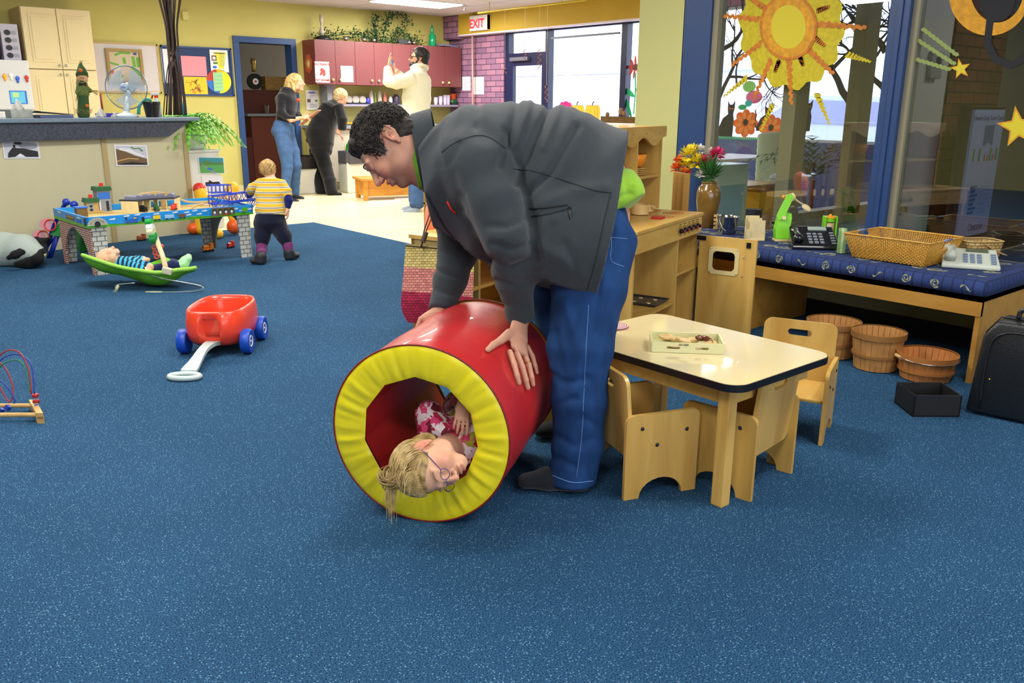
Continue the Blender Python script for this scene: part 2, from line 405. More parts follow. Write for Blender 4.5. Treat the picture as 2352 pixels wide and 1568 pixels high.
# SETTING
def carpet_mat():
 m=mat('carpet','2c5d86',rough=0.95,spec=0.1)
 N,L,b=nodes(m);tc=N.new('ShaderNodeTexCoord')
 n1=N.new('ShaderNodeTexNoise');n1.inputs['Scale'].default_value=260;n1.inputs['Detail'].default_value=2
 n2=N.new('ShaderNodeTexNoise');n2.inputs['Scale'].default_value=2.2;n2.inputs['Detail'].default_value=3
 vo=N.new('ShaderNodeTexVoronoi');vo.inputs['Scale'].default_value=150;vo.inputs['Randomness'].default_value=1
 for q in(n1,n2,vo):L.new(tc.outputs['Object'],q.inputs['Vector'])
 r1=N.new('ShaderNodeValToRGB');r1.color_ramp.elements[0].position=0.36;r1.color_ramp.elements[0].color=(*rgb('12293f'),1)
 r1.color_ramp.elements[1].position=0.66;r1.color_ramp.elements[1].color=(*rgb('335f86'),1)
 L.new(n1.outputs[0],r1.inputs[0])
 r2=N.new('ShaderNodeValToRGB');r2.color_ramp.elements[0].position=0.2;r2.color_ramp.elements[0].color=(1,1,1,1);r2.color_ramp.elements[1].position=0.34;r2.color_ramp.elements[1].color=(0,0,0,1)
 L.new(vo.outputs['Distance'],r2.inputs[0])
 sc=N.new('ShaderNodeSeparateColor');L.new(vo.outputs['Color'],sc.inputs[0]);gt=N.new('ShaderNodeMath');gt.operation='GREATER_THAN';gt.inputs[1].default_value=0.62;L.new(sc.outputs[0],gt.inputs[0])
 mu=N.new('ShaderNodeMath');mu.operation='MULTIPLY';L.new(r2.outputs[0],mu.inputs[0]);L.new(gt.outputs[0],mu.inputs[1])
 m2=N.new('ShaderNodeMath');m2.operation='MULTIPLY';m2.inputs[1].default_value=0.5;L.new(mu.outputs[0],m2.inputs[0])
 mx=N.new('ShaderNodeMix');mx.data_type='RGBA';L.new(m2.outputs[0],mx.inputs[0]);L.new(r1.outputs[0],mx.inputs[6]);mx.inputs[7].default_value=(*rgb('84b4d0'),1)
 hs=N.new('ShaderNodeHueSaturation');mr=N.new('ShaderNodeMapRange');mr.inputs[3].default_value=0.82;mr.inputs[4].default_value=1.18
 L.new(n2.outputs[0],mr.inputs[0]);L.new(mr.outputs[0],hs.inputs['Value']);L.new(mx.outputs[2],hs.inputs['Color']);L.new(hs.outputs[0],b.inputs['Base Color'])
 bp=N.new('ShaderNodeBump');bp.inputs['Strength'].default_value=0.5;bp.inputs['Distance'].default_value=0.004;L.new(n1.outputs[0],bp.inputs['Height']);L.new(bp.outputs[0],b.inputs['Normal'])
 return m
def brick_like(name,ax,c1,c2,mortar,bw,bh,ms=0.012,offset=0.5,rough=0.85,off=(0,0),bump=0.6,var=0.0):
 m=mat(name,c1,rough=rough,spec=0.25);N,L,b=nodes(m);v=plane_vec(m,ax,1,off)
 br=N.new('ShaderNodeTexBrick');L.new(v,br.inputs['Vector']);br.inputs['Color1'].default_value=(*rgb(c1),1);br.inputs['Color2'].default_value=(*rgb(c2),1);br.inputs['Mortar'].default_value=(*rgb(mortar),1)
 br.inputs['Scale'].default_value=1;br.inputs['Brick Width'].default_value=bw;br.inputs['Row Height'].default_value=bh;br.inputs['Mortar Size'].default_value=ms;br.offset=offset;br.inputs['Mortar Smooth'].default_value=0.2
 L.new(br.outputs['Color'],b.inputs['Base Color'])
 if bump:
  bp=N.new('ShaderNodeBump');bp.invert=True;bp.inputs['Strength'].default_value=bump;bp.inputs['Distance'].default_value=0.008;L.new(br.outputs['Fac'],bp.inputs['Height']);L.new(bp.outputs[0],b.inputs['Normal'])
 return m
M_carpet=carpet_mat()
M_vinyl=brick_like('vinyl_planks','xy','e9dcb8','e2d3a8','d3c394',0.9,0.1,0.002,rough=0.28,bump=0.1)
M_yellow=mat('yellow_wall_paint','bdb568',rough=0.7,var=0.03,scale=3,bump=0.05,bscale=200)
M_header=mat('ochre_header_paint','b6982c',rough=0.7,var=0.03,scale=3)
M_pale=mat('pale_yellow_paint','c9c884',rough=0.7,var=0.02,scale=3)
M_ceil=brick_like('ceiling_tiles','xy','c9c2cc','c5bec9','8b8790',1.22,0.61,0.008,offset=0,rough=0.95,bump=0.2)
M_brick=brick_like('rosy_brick','yz','a0728a','7c5c7c','4e3c4e',0.235,0.082,0.006)
M_dbrick=brick_like('dark_brick','xz','6e4232','55342c','2a1e1c',0.235,0.082,0.006)
M_blue=mat('blue_trim_paint','274578',rough=0.4,var=0.04,scale=6)
M_tan=mat('tan_frame_paint','9c8d63',rough=0.5,var=0.04,scale=5)
M_white=mat('white_paint','dfdfe2',rough=0.5)
M_navyf=mat('dark_blue_window_frame','141e44',rough=0.35)
M_lobbywhite=mat('lobby_white_paint','b9b2a6',rough=0.7)
M_lobbygrey=mat('lobby_grey_paint','5d5a54',rough=0.8)
M_tile=brick_like('lobby_floor_tiles','xy','5a6a86','54637e','46526a',0.3,0.3,0.004,offset=0,rough=0.35,bump=0.1)
M_glass=glass_mat('window_glass',(0.97,0.99,1),0.05)
M_glass2=glass_mat('lobby_glass',(0.90,0.95,0.99),0.12)
CX,CY=4.2,8.18
b=MB();b.bb((-5,-4,-0.1),(CX,CY,0));b.bb((CX,-4,-0.1),(4.6,4.6,0));struct(b.build('floor_carpet',M_carpet)).name='floor'
b=MB();b.bb((-5,CY,-0.1),(8.6,11.75,0));b.bb((CX,4.6,-0.1),(8.6,CY,0));b.bb((4.6,2.85,-0.1),(8.6,4.6,0));b.bb((2.5,11.75,-0.1),(8.6,14.6,0));struct(b.build('floor_vinyl',M_vinyl)).name='floor.001'
b=MB();b.bb((4.6,-4,-0.1),(11,2.85,0));struct(b.build('floor_lobby',M_tile)).name='floor.002'
b=MB();b.bb((-5,-4,2.55),(8.6,11.8,2.65));b.bb((2.5,11.8,2.55),(8.6,14.6,2.65));b.bb((8.6,-4,2.55),(11,3.0,2.65));struct(b.build('ceiling',M_ceil))
b=MB();b.bb((-5,11.7,0),(5.03,11.85,2.55));b.bb((5.80,11.7,0),(8.75,11.85,2.55));b.bb((5.03,11.7,2.0),(5.80,11.85,2.55));struct(b.build('wall_back',M_yellow))
b=MB();b.bb((4.955,11.67,0),(5.035,11.87,2.08));b.bb((5.795,11.67,0),(5.875,11.87,2.08));b.bb((5.035,11.67,2.0),(5.795,11.87,2.08));struct(b.build('door_1',M_blue))
M_hall=mat('hall_grey_paint','8e8578',rough=0.8)
b=MB();b.bb((2.5,13.6,0),(8.6,13.7,2.55));b.bb((4.3,11.85,0),(4.4,13.6,2.55));struct(b.build('wall_hall',M_hall))
b=MB();b.bb((-5.1,-4,0),(-5,11.8,2.55));struct(b.build('wall_left',M_yellow))
b=MB();b.bb((-5,-4.1,0),(11,-4,.8));b.bb((-5,-4.1,2.4),(11,-4,2.55));b.bb((-5,-4.1,.8),(-3.6,-4,2.4));b.bb((3.4,-4.1,.8),(11,-4,2.4));struct(b.build('wall_near',M_yellow))  # wall opened behind the camera to let in added frontal daylight
b=MB();[b.bb((x,-4.09,.8),(x+.06,-4.02,2.4))for x in(-3.6,-1.9,-.15,1.6,3.34)];struct(b.build('added_window',M_navyf))  # bars of the unseen window added to brighten things from the front
b=MB();b.bb((-5,11.68,0),(4.95,11.70,0.09));b.bb((5.88,11.68,0),(8.58,11.70,0.09));struct(b.build('baseboard_back',mat('cream_baseboard','c9c29a',rough=0.5)))
X0=8.585
b=MB();b.bb((X0,10.33,0),(X0+0.2,11.7,2.55));b.bb((X0,6.55,0),(X0+0.2,7.35,2.55));b.bb((X0,7.35,0),(X0+0.2,9.36,0.98));b.bb((X0,7.35,2.24),(X0+0.2,10.33,2.55));b.bb((X0,3.0,2.3),(X0+0.2,6.55,2.55));b.bb((X0,3.0,0),(X0+0.2,4.2,2.55));b.bb((X0-.12,11.3,2.2),(X0,11.7,2.55));struct(b.build('wall_right',M_brick))
b=MB();b.bb((X0,3.0,0),(X0+0.2,6.55,0.83));struct(b.build('wall_window_low',mat('slate_blue_paint','4a5a8c',rough=0.7)))
b=MB();b.bb((X0-0.12,7.2,2.255),(X0,11.3,2.55));hd=struct(b.build('wall_header',M_header))
b=MB();b.bb((X0-0.12,7.2,2.235),(X0,11.3,2.255));struct(b.build('trim_1',mat('lilac_white_trim','d5cbe0',rough=0.5)))
def win(name,y0,y1,z0,z1,x=X0+0.05,fr=0.05,mull=(),mt=M_navyf,gl=M_glass,dep=0.08):
 b=MB();b.bb((x,y0,z0),(x+dep,y0+fr,z1));b.bb((x,y1-fr,z0),(x+dep,y1,z1));b.bb((x,y0,z0),(x+dep,y1,z0+fr));b.bb((x,y0,z1-fr),(x+dep,y1,z1))
 for m_ in mull:b.bb((x-0.02,m_-0.05,z0),(x+dep,m_+0.05,z1))
 f=struct(b.build(name,mt));g=MB();g.bb((x+dep*0.45,y0+fr,z0+fr),(x+dep*0.55,y1-fr,z1-fr));g.build('pane',gl,f);return f
win('window_1',7.35,9.40,0.96,2.25,mull=(7.93,),fr=0.03)
win('window_2',4.2,6.55,0.81,2.32,mt=M_white)
b=MB();b.bb((X0-0.12,7.35,0.955),(X0+0.06,9.36,0.985));struct(b.build('trim_2',M_white))
b=MB();b.bb((X0+0.02,8.02,2.10),(X0+0.05,9.32,2.125));struct(b.build('trim_3',mat('grey_blind_rail','6c7484',rough=0.5)))
b=MB()
xd=X0+0.02
for a,c in(((xd,9.36,0),(xd+0.1,9.43,2.25)),((xd,10.24,0),(xd+0.1,10.36,2.25)),((xd,9.43,1.86),(xd+0.1,10.24,1.94)),((xd,9.43,2.22),(xd+0.1,10.24,2.25)),((xd,9.43,0.02),(xd+0.06,9.50,1.86)),((xd,10.14,0.02),(xd+0.06,10.24,1.86)),((xd,9.50,1.76),(xd+0.06,10.14,1.86)),((xd,9.50,0.02),(xd+0.06,10.14,0.25))):b.bb(a,c)
dr=struct(b.build('door_2',M_navyf));g=MB();g.bb((xd+0.03,9.5,0.25),(xd+0.04,10.14,1.76));g.bb((xd+0.04,9.43,1.94),(xd+0.05,10.24,2.22));g.build('pane',M_glass,dr)
g=MB();g.bb((xd-0.06,9.75,1.83),(xd,10.15,1.88));g.build('door_closer',mat('grey_metal','8890a0',rough=0.35,metal=0.7),dr)
b=MB();b.bb((4.55,3.68,0),(4.72,4.06,2.55));struct(b.build('wall_column',M_pale))
b=MB();b.bb((4.57,-4,0),(4.66,3.68,0.42));struct(b.build('wall_low',mat('olive_cream_paint','a9a883',rough=0.7)))
b=MB();b.bb((4.555,-4,0),(4.572,3.68,0.10));struct(b.build('baseboard_right',mat('black_vinyl_skirting','14171d',rough=0.5)))
b=MB()
for y0,y1 in((3.47,3.685),(2.225,2.33),(-0.4,-0.2)):b.bb((4.55,y0,0.40),(4.67,y1,2.55))
b.bb((4.54,2.26,0.42),(4.56,2.285,2.55))
f=struct(b.build('window_3',M_blue));b=MB();b.bb((4.57,-4,0.42),(4.65,3.47,0.46));b.bb((4.57,-4,2.49),(4.65,3.47,2.55));b.bb((4.57,3.43,0.46),(4.65,3.47,2.5));b.bb((4.585,2.19,0.46),(4.64,2.225,2.5));b.build('window_frame',mat('grey_tan_frame','8f8a72',rough=0.5),f)
g=MB();g.bb((4.607,2.33,0.46),(4.613,3.43,2.49));g.bb((4.607,-0.2,0.46),(4.613,2.19,2.49));g.build('pane',M_glass2,f)
b=MB();YP=2.9
for a,c in(((4.66,YP,0.5),(4.80,YP+.09,2.55)),((5.40,YP,0.5),(5.56,YP+.09,2.55)),((6.06,YP,0.5),(6.16,YP+.09,2.55)),((4.8,YP,0.5),(6.06,YP+.09,0.56)),((4.66,YP-0.03,0.47),(6.2,YP+.1,0.51))):b.bb(a,c)
f=struct(b.build('window_4',M_tan));g=MB();g.bb((4.8,YP+.04,0.56),(5.4,YP+.045,2.55));g.bb((5.56,YP+.04,0.56),(6.06,YP+.045,2.55));g.build('pane',M_glass,f)
b=MB();b.bb((4.66,YP+.01,0),(6.16,YP+.09,0.48));b.bb((6.16,YP,0),(6.62,YP+.1,2.55));struct(b.build('wall_partition',M_lobbywhite))
b=MB();b.bb((6.62,YP-0.02,0),(7.55,YP+.1,2.55));struct(b.build('wall_pier',M_dbrick))
b=MB();b.bb((7.55,YP,0),(11,YP+.1,2.55));b.bb((10.5,-4,0),(10.6,2.9,2.55));struct(b.build('wall_lobby',M_lobbygrey))
b=MB();b.bb((7.55,YP-0.015,0),(10.5,YP,0.12));struct(b.build('baseboard_lobby',mat('dark_skirting','25211d',rough=0.5)))
b=MB();b.bb((8.2,1.0,0),(9.8,1.9,0.012));tag(b.build('door_mat',mat('navy_door_mat','1a2c52',rough=0.9,bump=0.3,scale=200)),'dark navy mat on the tiled lobby floor beyond the glass','mat')
b=MB();b.bb((8.8,-6,-0.15),(60,60,-0.05));struct(b.build('floor_outside',mat('pavement','b9bbc0',rough=0.9)))
M_pb=mat('pale_building','e4e2f2',rough=0.9);M_pb2=mat('pale_building_dark','cfcde6',rough=0.9)
t=thing('building','pale gabled building outside seen faintly through the big window','building',(30,30,0))
b=MB();b.bb((30,20,0),(38,44,2.6));b.build('wall',M_pb,t)
b=MB();b.prism([(0,2.6),(10,2.6),(5,5.4)],(29.6,26,0),(0,1,0),(0,0,1),0.4);b.prism([(0,2.6),(24,2.6),(24,3.2),(0,3.2)],(29.8,20,0),(0,1,0),(0,0,1),0.4);b.build('roof',M_pb2,t)
b=MB();b.bb((29.9,33,0.9),(30.0,36,2.1));b.bb((29.9,38,0.9),(30,42,2.1));b.build('window',mat('dim_glass','b4b4d8',rough=0.2),t)
def car(loc,label,colr):
 t=thing('car',label,'car',loc);o=V3(*loc)
 m_=mat('car_'+colr,colr,rough=0.25,coat=0.6)
 b=MB();b.prism([(-2.2,0.3),(-2.25,0.75),(-1.5,0.95),(-0.9,1.4),(0.7,1.45),(1.5,0.98),(2.2,0.85),(2.25,0.35)],o,(0,1,0),(0,0,1),1.7);b.build('body',m_,t)
 b=MB();b.prism([(-1.3,0.98),(-0.85,1.33),(0.62,1.38),(1.25,1.0)],o,(0,1,0),(0,0,1),1.74);b.build('window',mat('dim_glass','b4b4d8',rough=0.2),t)
 for s in(-1.4,1.4):
  for q in(-0.86,0.66):b=MB();b.cyl(o+V3(q,s,0.32),o+V3(q+0.2,s,0.32),0.32);b.build('wheel',mat('tyre','3c3c48',rough=0.8),t,smooth=True,auto=40)
car((14.5,13.9,-0.05),'silver car parked outside behind the big exit window','d5d8e6')
car((14.0,7.6,-0.05),'white car parked outside behind the painted cat window','e8ecf4')
M_tube=mat('lamp_diffuser','fff8ec',rough=0.5,emit=9)
M_tubed=mat('lobby_lamp_diffuser','fff8ec',rough=0.5,emit=5)
def ceiling_light(x,y,lx,ly,power,label,m=M_tube,col=(1,0.96,0.88)):
 t=thing('ceiling_light',label,'ceiling light',(x,y,2.54));b=MB()
 b.box((x,y,2.545),(lx+.05,ly+.05,0.012));b.build('frame',M_white,t)
 b=MB();b.box((x,y,2.535),(lx,ly,0.012));b.build('diffuser',m,t)
 l=bpy.data.lights.new('ceiling_lamp','AREA');l.shape='RECTANGLE';l.size=lx;l.size_y=ly;l.energy=power;l.color=col
 o=bpy.data.objects.new('ceiling_lamp',l);C.objects.link(o);o.parent=t;o.location=(0,0,-0.03);return t
ceiling_light(7.05,10.35,1.15,0.55,105,'bright fluorescent ceiling panel above the kitchen cabinets, cut by the top edge')
for(x,y,e,where)in((4.6,9.2,80,'over the kitchen floor near the doorway'),(2.0,9.0,40,'over the office counter'),(1.6,5.8,46,'over the train table'),(4.9,6.4,68,'over the pale floor behind the man'),(2.4,3.3,44,'over the play tunnel'),(-1.4,6.0,30,'over the left side of the carpet'),(2.7,0.6,30,'over the small table'),(0.2,3.0,44,'over the bead maze'),(-0.4,0.2,36,'added as front fill above the photographer'),(1.2,-1.6,16,'added as front fill behind the photographer')):  # the last two panels are unseen lamps added as front fill
 ceiling_light(x,y,1.15,0.55,e,'fluorescent ceiling panel '+where+', out of the picture')
ceiling_light(6.9,1.6,1.1,0.5,6,'dim ceiling panel in the lobby, out of the picture',M_tubed)
# NEAR FURNITURE
def wood(name,c,c2,axis='z',rough=0.42,sc=9):
 """pale plywood: long soft grain along one axis"""
 m=mat(name,c,rough=rough,coat=0.15);N,L,b=nodes(m)
 if 'TEX_NOISE' in[n.type for n in N]:return m
 tc=N.new('ShaderNodeTexCoord');mp=N.new('ShaderNodeMapping');L.new(tc.outputs['Object'],mp.inputs[0])
 mp.inputs['Scale'].default_value={'x':(0.12,1,1),'y':(1,0.12,1),'z':(1,1,0.12)}[axis]
 nz=N.new('ShaderNodeTexNoise');nz.inputs['Scale'].default_value=sc;nz.inputs['Detail'].default_value=6;nz.inputs['Distortion'].default_value=1.2;L.new(mp.outputs[0],nz.inputs['Vector'])
 r=N.new('ShaderNodeValToRGB');r.color_ramp.elements[0].position=0.35;r.color_ramp.elements[0].color=(*rgb(c2),1);r.color_ramp.elements[1].position=0.62;r.color_ramp.elements[1].color=(*rgb(c),1)
 L.new(nz.outputs[0],r.inputs[0]);L.new(r.outputs[0],b.inputs['Base Color']);return m
M_birch=wood('birch_plywood','cfaa5c','ba9044')
M_birchx=wood('birch_plywood_across','cfaa5c','ba9044','x')
M_edge=wood('plywood_edge','e2cb90','b98f4a','x',sc=60)
M_oak=wood('honey_bench_wood','b98a3e','a4762f','y')
M_lam=mat('cream_laminate','e9d8a6',rough=0.14,coat=0.8,spec=0.6)
M_blk=mat('black_plastic','101216',rough=0.35)
M_steel=mat('steel','b9bcc0',rough=0.25,metal=0.9)
M_bolt=mat('dark_bolt','23262c',rough=0.4,metal=0.4)
t=thing('childrens_table','small low table with cream laminate top, rounded corners and black edge band','table',(2.27,1.73,0))
x0,x1,y0,y1=2.0,2.535,1.35,2.10
R_=rrect(x0,y0,x1,y1,0.06,8)
b=MB();b.prism(R_,(0,0,0.409),(1,0,0),(0,1,0),0.022);b.build('tabletop',M_lam,t)
b=MB();ro=rrect(x0-.003,y0-.003,x1+.003,y1+.003,0.063,8);n=len(ro)
b.add([(p[0],p[1],0.4185)for p in ro]+[(p[0],p[1],0.396)for p in ro]+[(p[0],p[1],0.396)for p in R_]+[(p[0],p[1],0.4185)for p in R_],[(k*n+i,k*n+(i+1)%n,(k+1)%4*n+(i+1)%n,(k+1)%4*n+i)for k in range(4)for i in range(n)])
b.build('edge_band',M_blk,t,smooth=True,auto=40)
b=MB()
for a,c in(((x0+.092,y0+.06,.335),(x1-.07,y0+.08,.397)),((x0+.092,y1-.08,.335),(x1-.07,y1-.06,.397)),((x0+.055,y0+.097,.335),(x0+.075,y1-.097,.397)),((x1-.07,y0+.06,.335),(x1-.05,y1-.06,.397))):b.bb(a,c)
b.build('apron',M_birchx,t)
for lx in(x0+.07,x1-.07):
 for ly in(y0+.075,y1-.075):
  if lx>2.3 and ly<1.6:lx,ly=lx+.022,ly+.075
  b=MB();b.box((lx,ly,.199),(.042,.042,.398),bev=.004);b.build('leg',M_birch,t)
def make_chair(label):
 """origin = centre of the footprint on the floor, the seat faces +x"""
 t=thing('childrens_chair',label,'chair',(0,0,0),'plywood chairs around the small table');th=.014;hw=.145
 for s in(-1,1):
  prof=[(-.13,0),(-.095,0)]+arc((0,0),.078,PI,0,12,.062)+[(.095,0),(.13,0)]+arc((.105,.255),.025,0,PI/2,5)+arc((-.105,.255),.025,PI/2,PI,5)
  b=MB();b.prism(prof,(0,s*hw,0),(1,0,0),(0,0,1),th);sp=b.build('side_panel',M_birch,t)
  for bx,bz in((-.075,.235),(.085,.215),(-.02,.175)):
   b=MB();b.lathe([(.0001,.0035),(.004,.0035),(.0065,.001),(.007,0)],(bx,s*(hw+th/2),bz),12,(0,s,0),cap=False);b.build('bolt',M_bolt,sp,smooth=True)
 b=MB();Rb=rot(0,-0.10,0);hole=[(-p[0],p[1])for p in rrect(-.045,.215,.045,.24,.0124,5)]
 b.holed(rrect(-hw+.008,0,hw-.008,.275,.03,6),[hole],(-.098,0,.128),(0,1,0),Rb@V3(0,0,1),.013);b.build('backrest',M_birch,t)
 b=MB();b.box((.01,0,.165),(.215,2*hw-th,.014),rot(0,0.04,0),bev=.005);b.build('seat',M_birchx,t);return t
ch=make_chair('plywood cube chair nearest the standing man, its side panel facing the viewer')
def place(o,loc,rz):o.location=loc;o.rotation_euler=(0,0,rz)
def chair_at(pn,pf,side,label,first=False):
 """pn, pf: rear and front foot of one side panel; side: +1 if that panel lies on the chair's left"""
 pn=V3(*pn,0);pf=V3(*pf,0);d=(pf-pn)/np.linalg.norm(pf-pn);lft=V3(-d[1],d[0],0);c=(pn+pf)/2-lft*.145*side
 o=ch if first else copy_tree(ch,label=label);place(o,tuple(c),math.atan2(d[1],d[0]));return o
chair_at((1.856,1.641),(2.104,1.551),-1,'',True)
chair_at((2.163,1.375),(2.130,1.63),1,'plywood cube chair tucked under the near end of the small table, seen from behind')
chair_at((2.974,1.573),(2.764,1.487),1,'plywood cube chair on the far right side of the small table, facing it')
chair_at((2.06,2.30),(2.22,2.05),-1,'plywood cube chair half hidden under the far end of the table behind the jeans')
t=thing('wooden_tray','shallow cream box tray with oval slots standing on the small table','tray',tuple(P(1580,790,z=.42)))
A=P(1497,808,z=.42);B=P(1661,814,z=.42);Cc=P(1650,762,z=.42);ux=(B-A);W=np.linalg.norm(ux);ux/=W;uy=V3(-ux[1],ux[0],0);Dp=0.135;hh=.034
M_tray=mat('pale_cream_lacquer','d8d6a4',rough=0.4);A=A+V3(0,0,.001)
def slots(L_):return[[(-p[0]+2*c_,p[1])for p in rrect(c_-.022,.012,c_+.022,.021,.0044,4)]for c_ in L_]
b=MB();b.bb((0,0,0),(1,1,1));b=MB()
b.add([A,A+ux*W,A+ux*W+uy*Dp,A+uy*Dp]+[q+V3(0,0,.005)for q in(A,A+ux*W,A+ux*W+uy*Dp,A+uy*Dp)],[(0,3,2,1),(4,5,6,7),(0,1,5,4),(1,2,6,5),(2,3,7,6),(3,0,4,7)]);b.build('base',M_tray,t)
for o_,u_,w_ in((A,ux,W),(A+uy*Dp,ux,W)):b=MB();b.holed([(0,0),(w_,0),(w_,hh),(0,hh)],slots((w_*.3,w_*.7)),o_,u_,(0,0,1),.006);b.build('side',M_tray,t)
for o_,u_,w_ in((A,uy,Dp),(A+ux*W,uy,Dp)):b=MB();b.holed([(0,0),(w_,0),(w_,hh),(0,hh)],slots((w_*.5,)),o_,u_,(0,0,1),.006);b.build('side',M_tray,t)
text('AV-009',A+ux*W*.44-uy*.0036+V3(0,0,.024),ux,(0,0,1),.0105,M_blk,'lettering',t)
M_disc=wood('pale_disc_wood','e2c58a','d0ab68','x');M_dkw=mat('dark_glossy_wood','6b3a1c',rough=0.2,coat=0.6,var=0.2,scale=30)
tints=[M_disc,M_disc,mat('pinkish_disc','e0b79c',rough=0.5),M_disc,M_disc]
rr=random.Random(4)
for i,(u,v,z,tl,r_)in enumerate([(.2,.62,.030,.05,.021),(.48,.42,.026,.12,.021),(.33,.3,.014,0,.02),(.62,.75,.018,.1,.019),(.78,.3,.022,-.3,.02),(.45,.8,.014,.4,.019),(.15,.3,.013,0,.02),(.6,.2,.013,0,.019),(.88,.62,.015,.1,.018),(.3,.85,.02,.5,.017)]):
 c=A+ux*W*u+uy*Dp*v+V3(0,0,z);ax_=V3(math.sin(tl)*.6,-math.sin(tl),math.cos(tl));b=MB()
 b.lathe([(r_-.003,-.005),(r_,-.003),(r_,.003),(r_-.003,.005)],c,24,ax_);o=b.build('wooden_disc',tints[i%5],None,smooth=True,auto=30)
 tag(o,['pale wooden disc leaning in the cream tray, near its left end','pale wooden disc lying on top in the middle of the tray','pinkish wooden disc in the lower layer left of centre in the tray','pale wooden disc by the back wall of the tray','tilted pale wooden disc at the right front of the tray','tilted wooden disc at the back middle of the tray','pale wooden disc flat in the front left corner of the tray','pinkish wooden disc flat by the front slot of the tray','small pale wooden disc in the back right corner of the tray','small tilted wooden disc in the back left of the tray'][i],'wooden disc','wooden discs in the cream tray')
for k,(u,v,an)in enumerate(((.72,.6,.5),(.80,.5,-.7))):
 c=A+ux*W*u+uy*Dp*v+V3(0,0,.03);d=ux*math.cos(an)+uy*math.sin(an)+V3(0,0,-.25);b=MB();b.tube([c-d*.022,c-d*.012,c,c+d*.012,c+d*.022],[.004,.0095,.011,.009,.004],12)
 tag(b.build('wooden_bean',M_dkw,None,smooth=True),['glossy dark brown wooden oval on the discs, left of its twin','glossy dark brown wooden oval leaning on the tray right side'][k],'wooden toy','dark wooden ovals in the tray')
c=P(1408,748,z=.424);b=MB()
M_cro=mat('red_white_crochet','c98a92',rough=0.95,bump=0.8,scale=160);N,L,bs=nodes(M_cro);tc=N.new('ShaderNodeTexCoord');wv=N.new('ShaderNodeTexWave');wv.wave_type='RINGS';wv.rings_direction='Z';wv.inputs['Scale'].default_value=38;wv.inputs['Distortion'].default_value=5;wv.inputs['Detail Scale'].default_value=30;rp=N.new('ShaderNodeValToRGB');rp.color_ramp.elements[0].color=(*rgb('a8334c'),1);rp.color_ramp.elements[1].color=(*rgb('e9dcd4'),1);rp.color_ramp.elements[0].position=.35;rp.color_ramp.elements[1].position=.6
L.new(tc.outputs['Object'],wv.inputs['Vector']);L.new(wv.outputs[0],rp.inputs[0]);L.new(rp.outputs[0],bs.inputs['Base Color'])
t=thing('pot_holder','round red and white crocheted pot holder on the small table edge','pot holder',tuple(c))
b.lathe([(.001,.006),(.045,.006),(.056,.003),(.058,0),(.054,-.003)],c,32);b.build('crochet',M_cro,t,smooth=True)
q=P(1418,733,z=.43);b=MB();b.box(q+V3(0,0,.012),(.012,.001,.026),rot(0,.3,-.6));b.build('paper_tag',mat('paper_white','eceae6',rough=0.7),t)
TR,TL,TP=.273,.604,.598
tC=V3(1.291,1.931,TR);tA=V3(math.cos(TP),math.sin(TP),0);tS=V3(-math.sin(TP),math.cos(TP),0);tI=.178
t=thing('play_tunnel','padded red vinyl play tunnel with yellow ring ends, lying on the carpet','play tunnel',(tC[0],tC[1],0))
M_red=mat('red_vinyl','c0282b',rough=0.36,coat=0.25,var=0.04,scale=5,bump=0.25,bscale=14);M_yel=mat('yellow_vinyl','e6d71a',rough=0.42,coat=0.15,bump=0.05,bscale=200);M_redi=mat('red_vinyl_lining','a31c20',rough=0.45,bump=0.3,bscale=10)
def tp(a,r,h):return tC+tA*h+(tS*math.cos(a)+V3(0,0,1)*math.sin(a))*r
def pleat(a,k=1.0):return .5*(math.sin(a*23+1.3*math.sin(a*5))+.6*math.sin(a*41+2))
b=MB();hs_=[0,.02,.1,.2,.3,.4,.5,.584,.604]
b.grid(lambda u,v:tp(2*PI*u,TR-.001-(.004 if v in(0,1)else 0)+.0025*math.sin(u*31+v*9)*math.sin(v*PI),v*TL),96,14,cu=True);b.build('outer_cover',M_red,t,smooth=True)
b=MB();sides=11
def inr(a):
 k=2*PI/sides;q=(a%k)-k/2;return tI*math.cos(PI/sides)/math.cos(q)
b.grid(lambda u,v:tp(2*PI*u,inr(2*PI*u+.2)+.004,.012+v*(TL-.024)),110,8,cu=True);b.build('inner_lining',M_redi,t,smooth=True,auto=25)
for h0,sg in((0,-1),(TL,1)):
 b=MB()
 def fn(u,v,h0=h0,sg=sg):
  a=2*PI*u;ri=inr(a+.2);r=ri+(TR-ri)*v;w=math.sin(PI*v);puff=.010*w**.5;wr=.0046*pleat(a)*(1-.55*v)*(w**.3)+.0032*pleat(a*1.7+2)*v*w
  return tp(a,r,h0+sg*(puff+wr))
 b.grid(fn,260,12,cu=True);b.build('end_ring',M_yel,t,smooth=True)
 b=MB();b.tube([tp(2*PI*i/72,TR,h0+sg*.001)for i in range(72)],.003,6,closed=True);b.build('piping',mat('dark_red_piping','7e1518',rough=0.5),t,smooth=True)
wf=P(563,811,z=0);wl=P(432,811,z=0);wb=P(608,770,z=0);wy=(wf-wl);wy[2]=0;tw=np.linalg.norm(wy);wy/=tw;wx=V3(wy[1],-wy[0],0);wx=-wx if wx@(wb-wf)<0 else wx
fr_=-wx;wc=(wf+wl)/2+wx*.14;wc[2]=0
t=thing('toy_wagon','orange red plastic toy wagon with blue wheels and a pale pull handle','toy wagon',tuple(wc))
M_wag=mat('orange_red_plastic','f0452a',rough=0.28,coat=0.3);M_wbl=mat('blue_wheel_plastic','0f47b8',rough=0.42,bump=0.1,scale=60);M_wh=mat('white_plastic','dfe3e2',rough=0.35);M_hnd=mat('pale_grey_green_plastic','b9cbc8',rough=0.4)
def wq(l,s,z):return wc+wx*l+wy*s+V3(0,0,z)
HL,HW=.225,.152
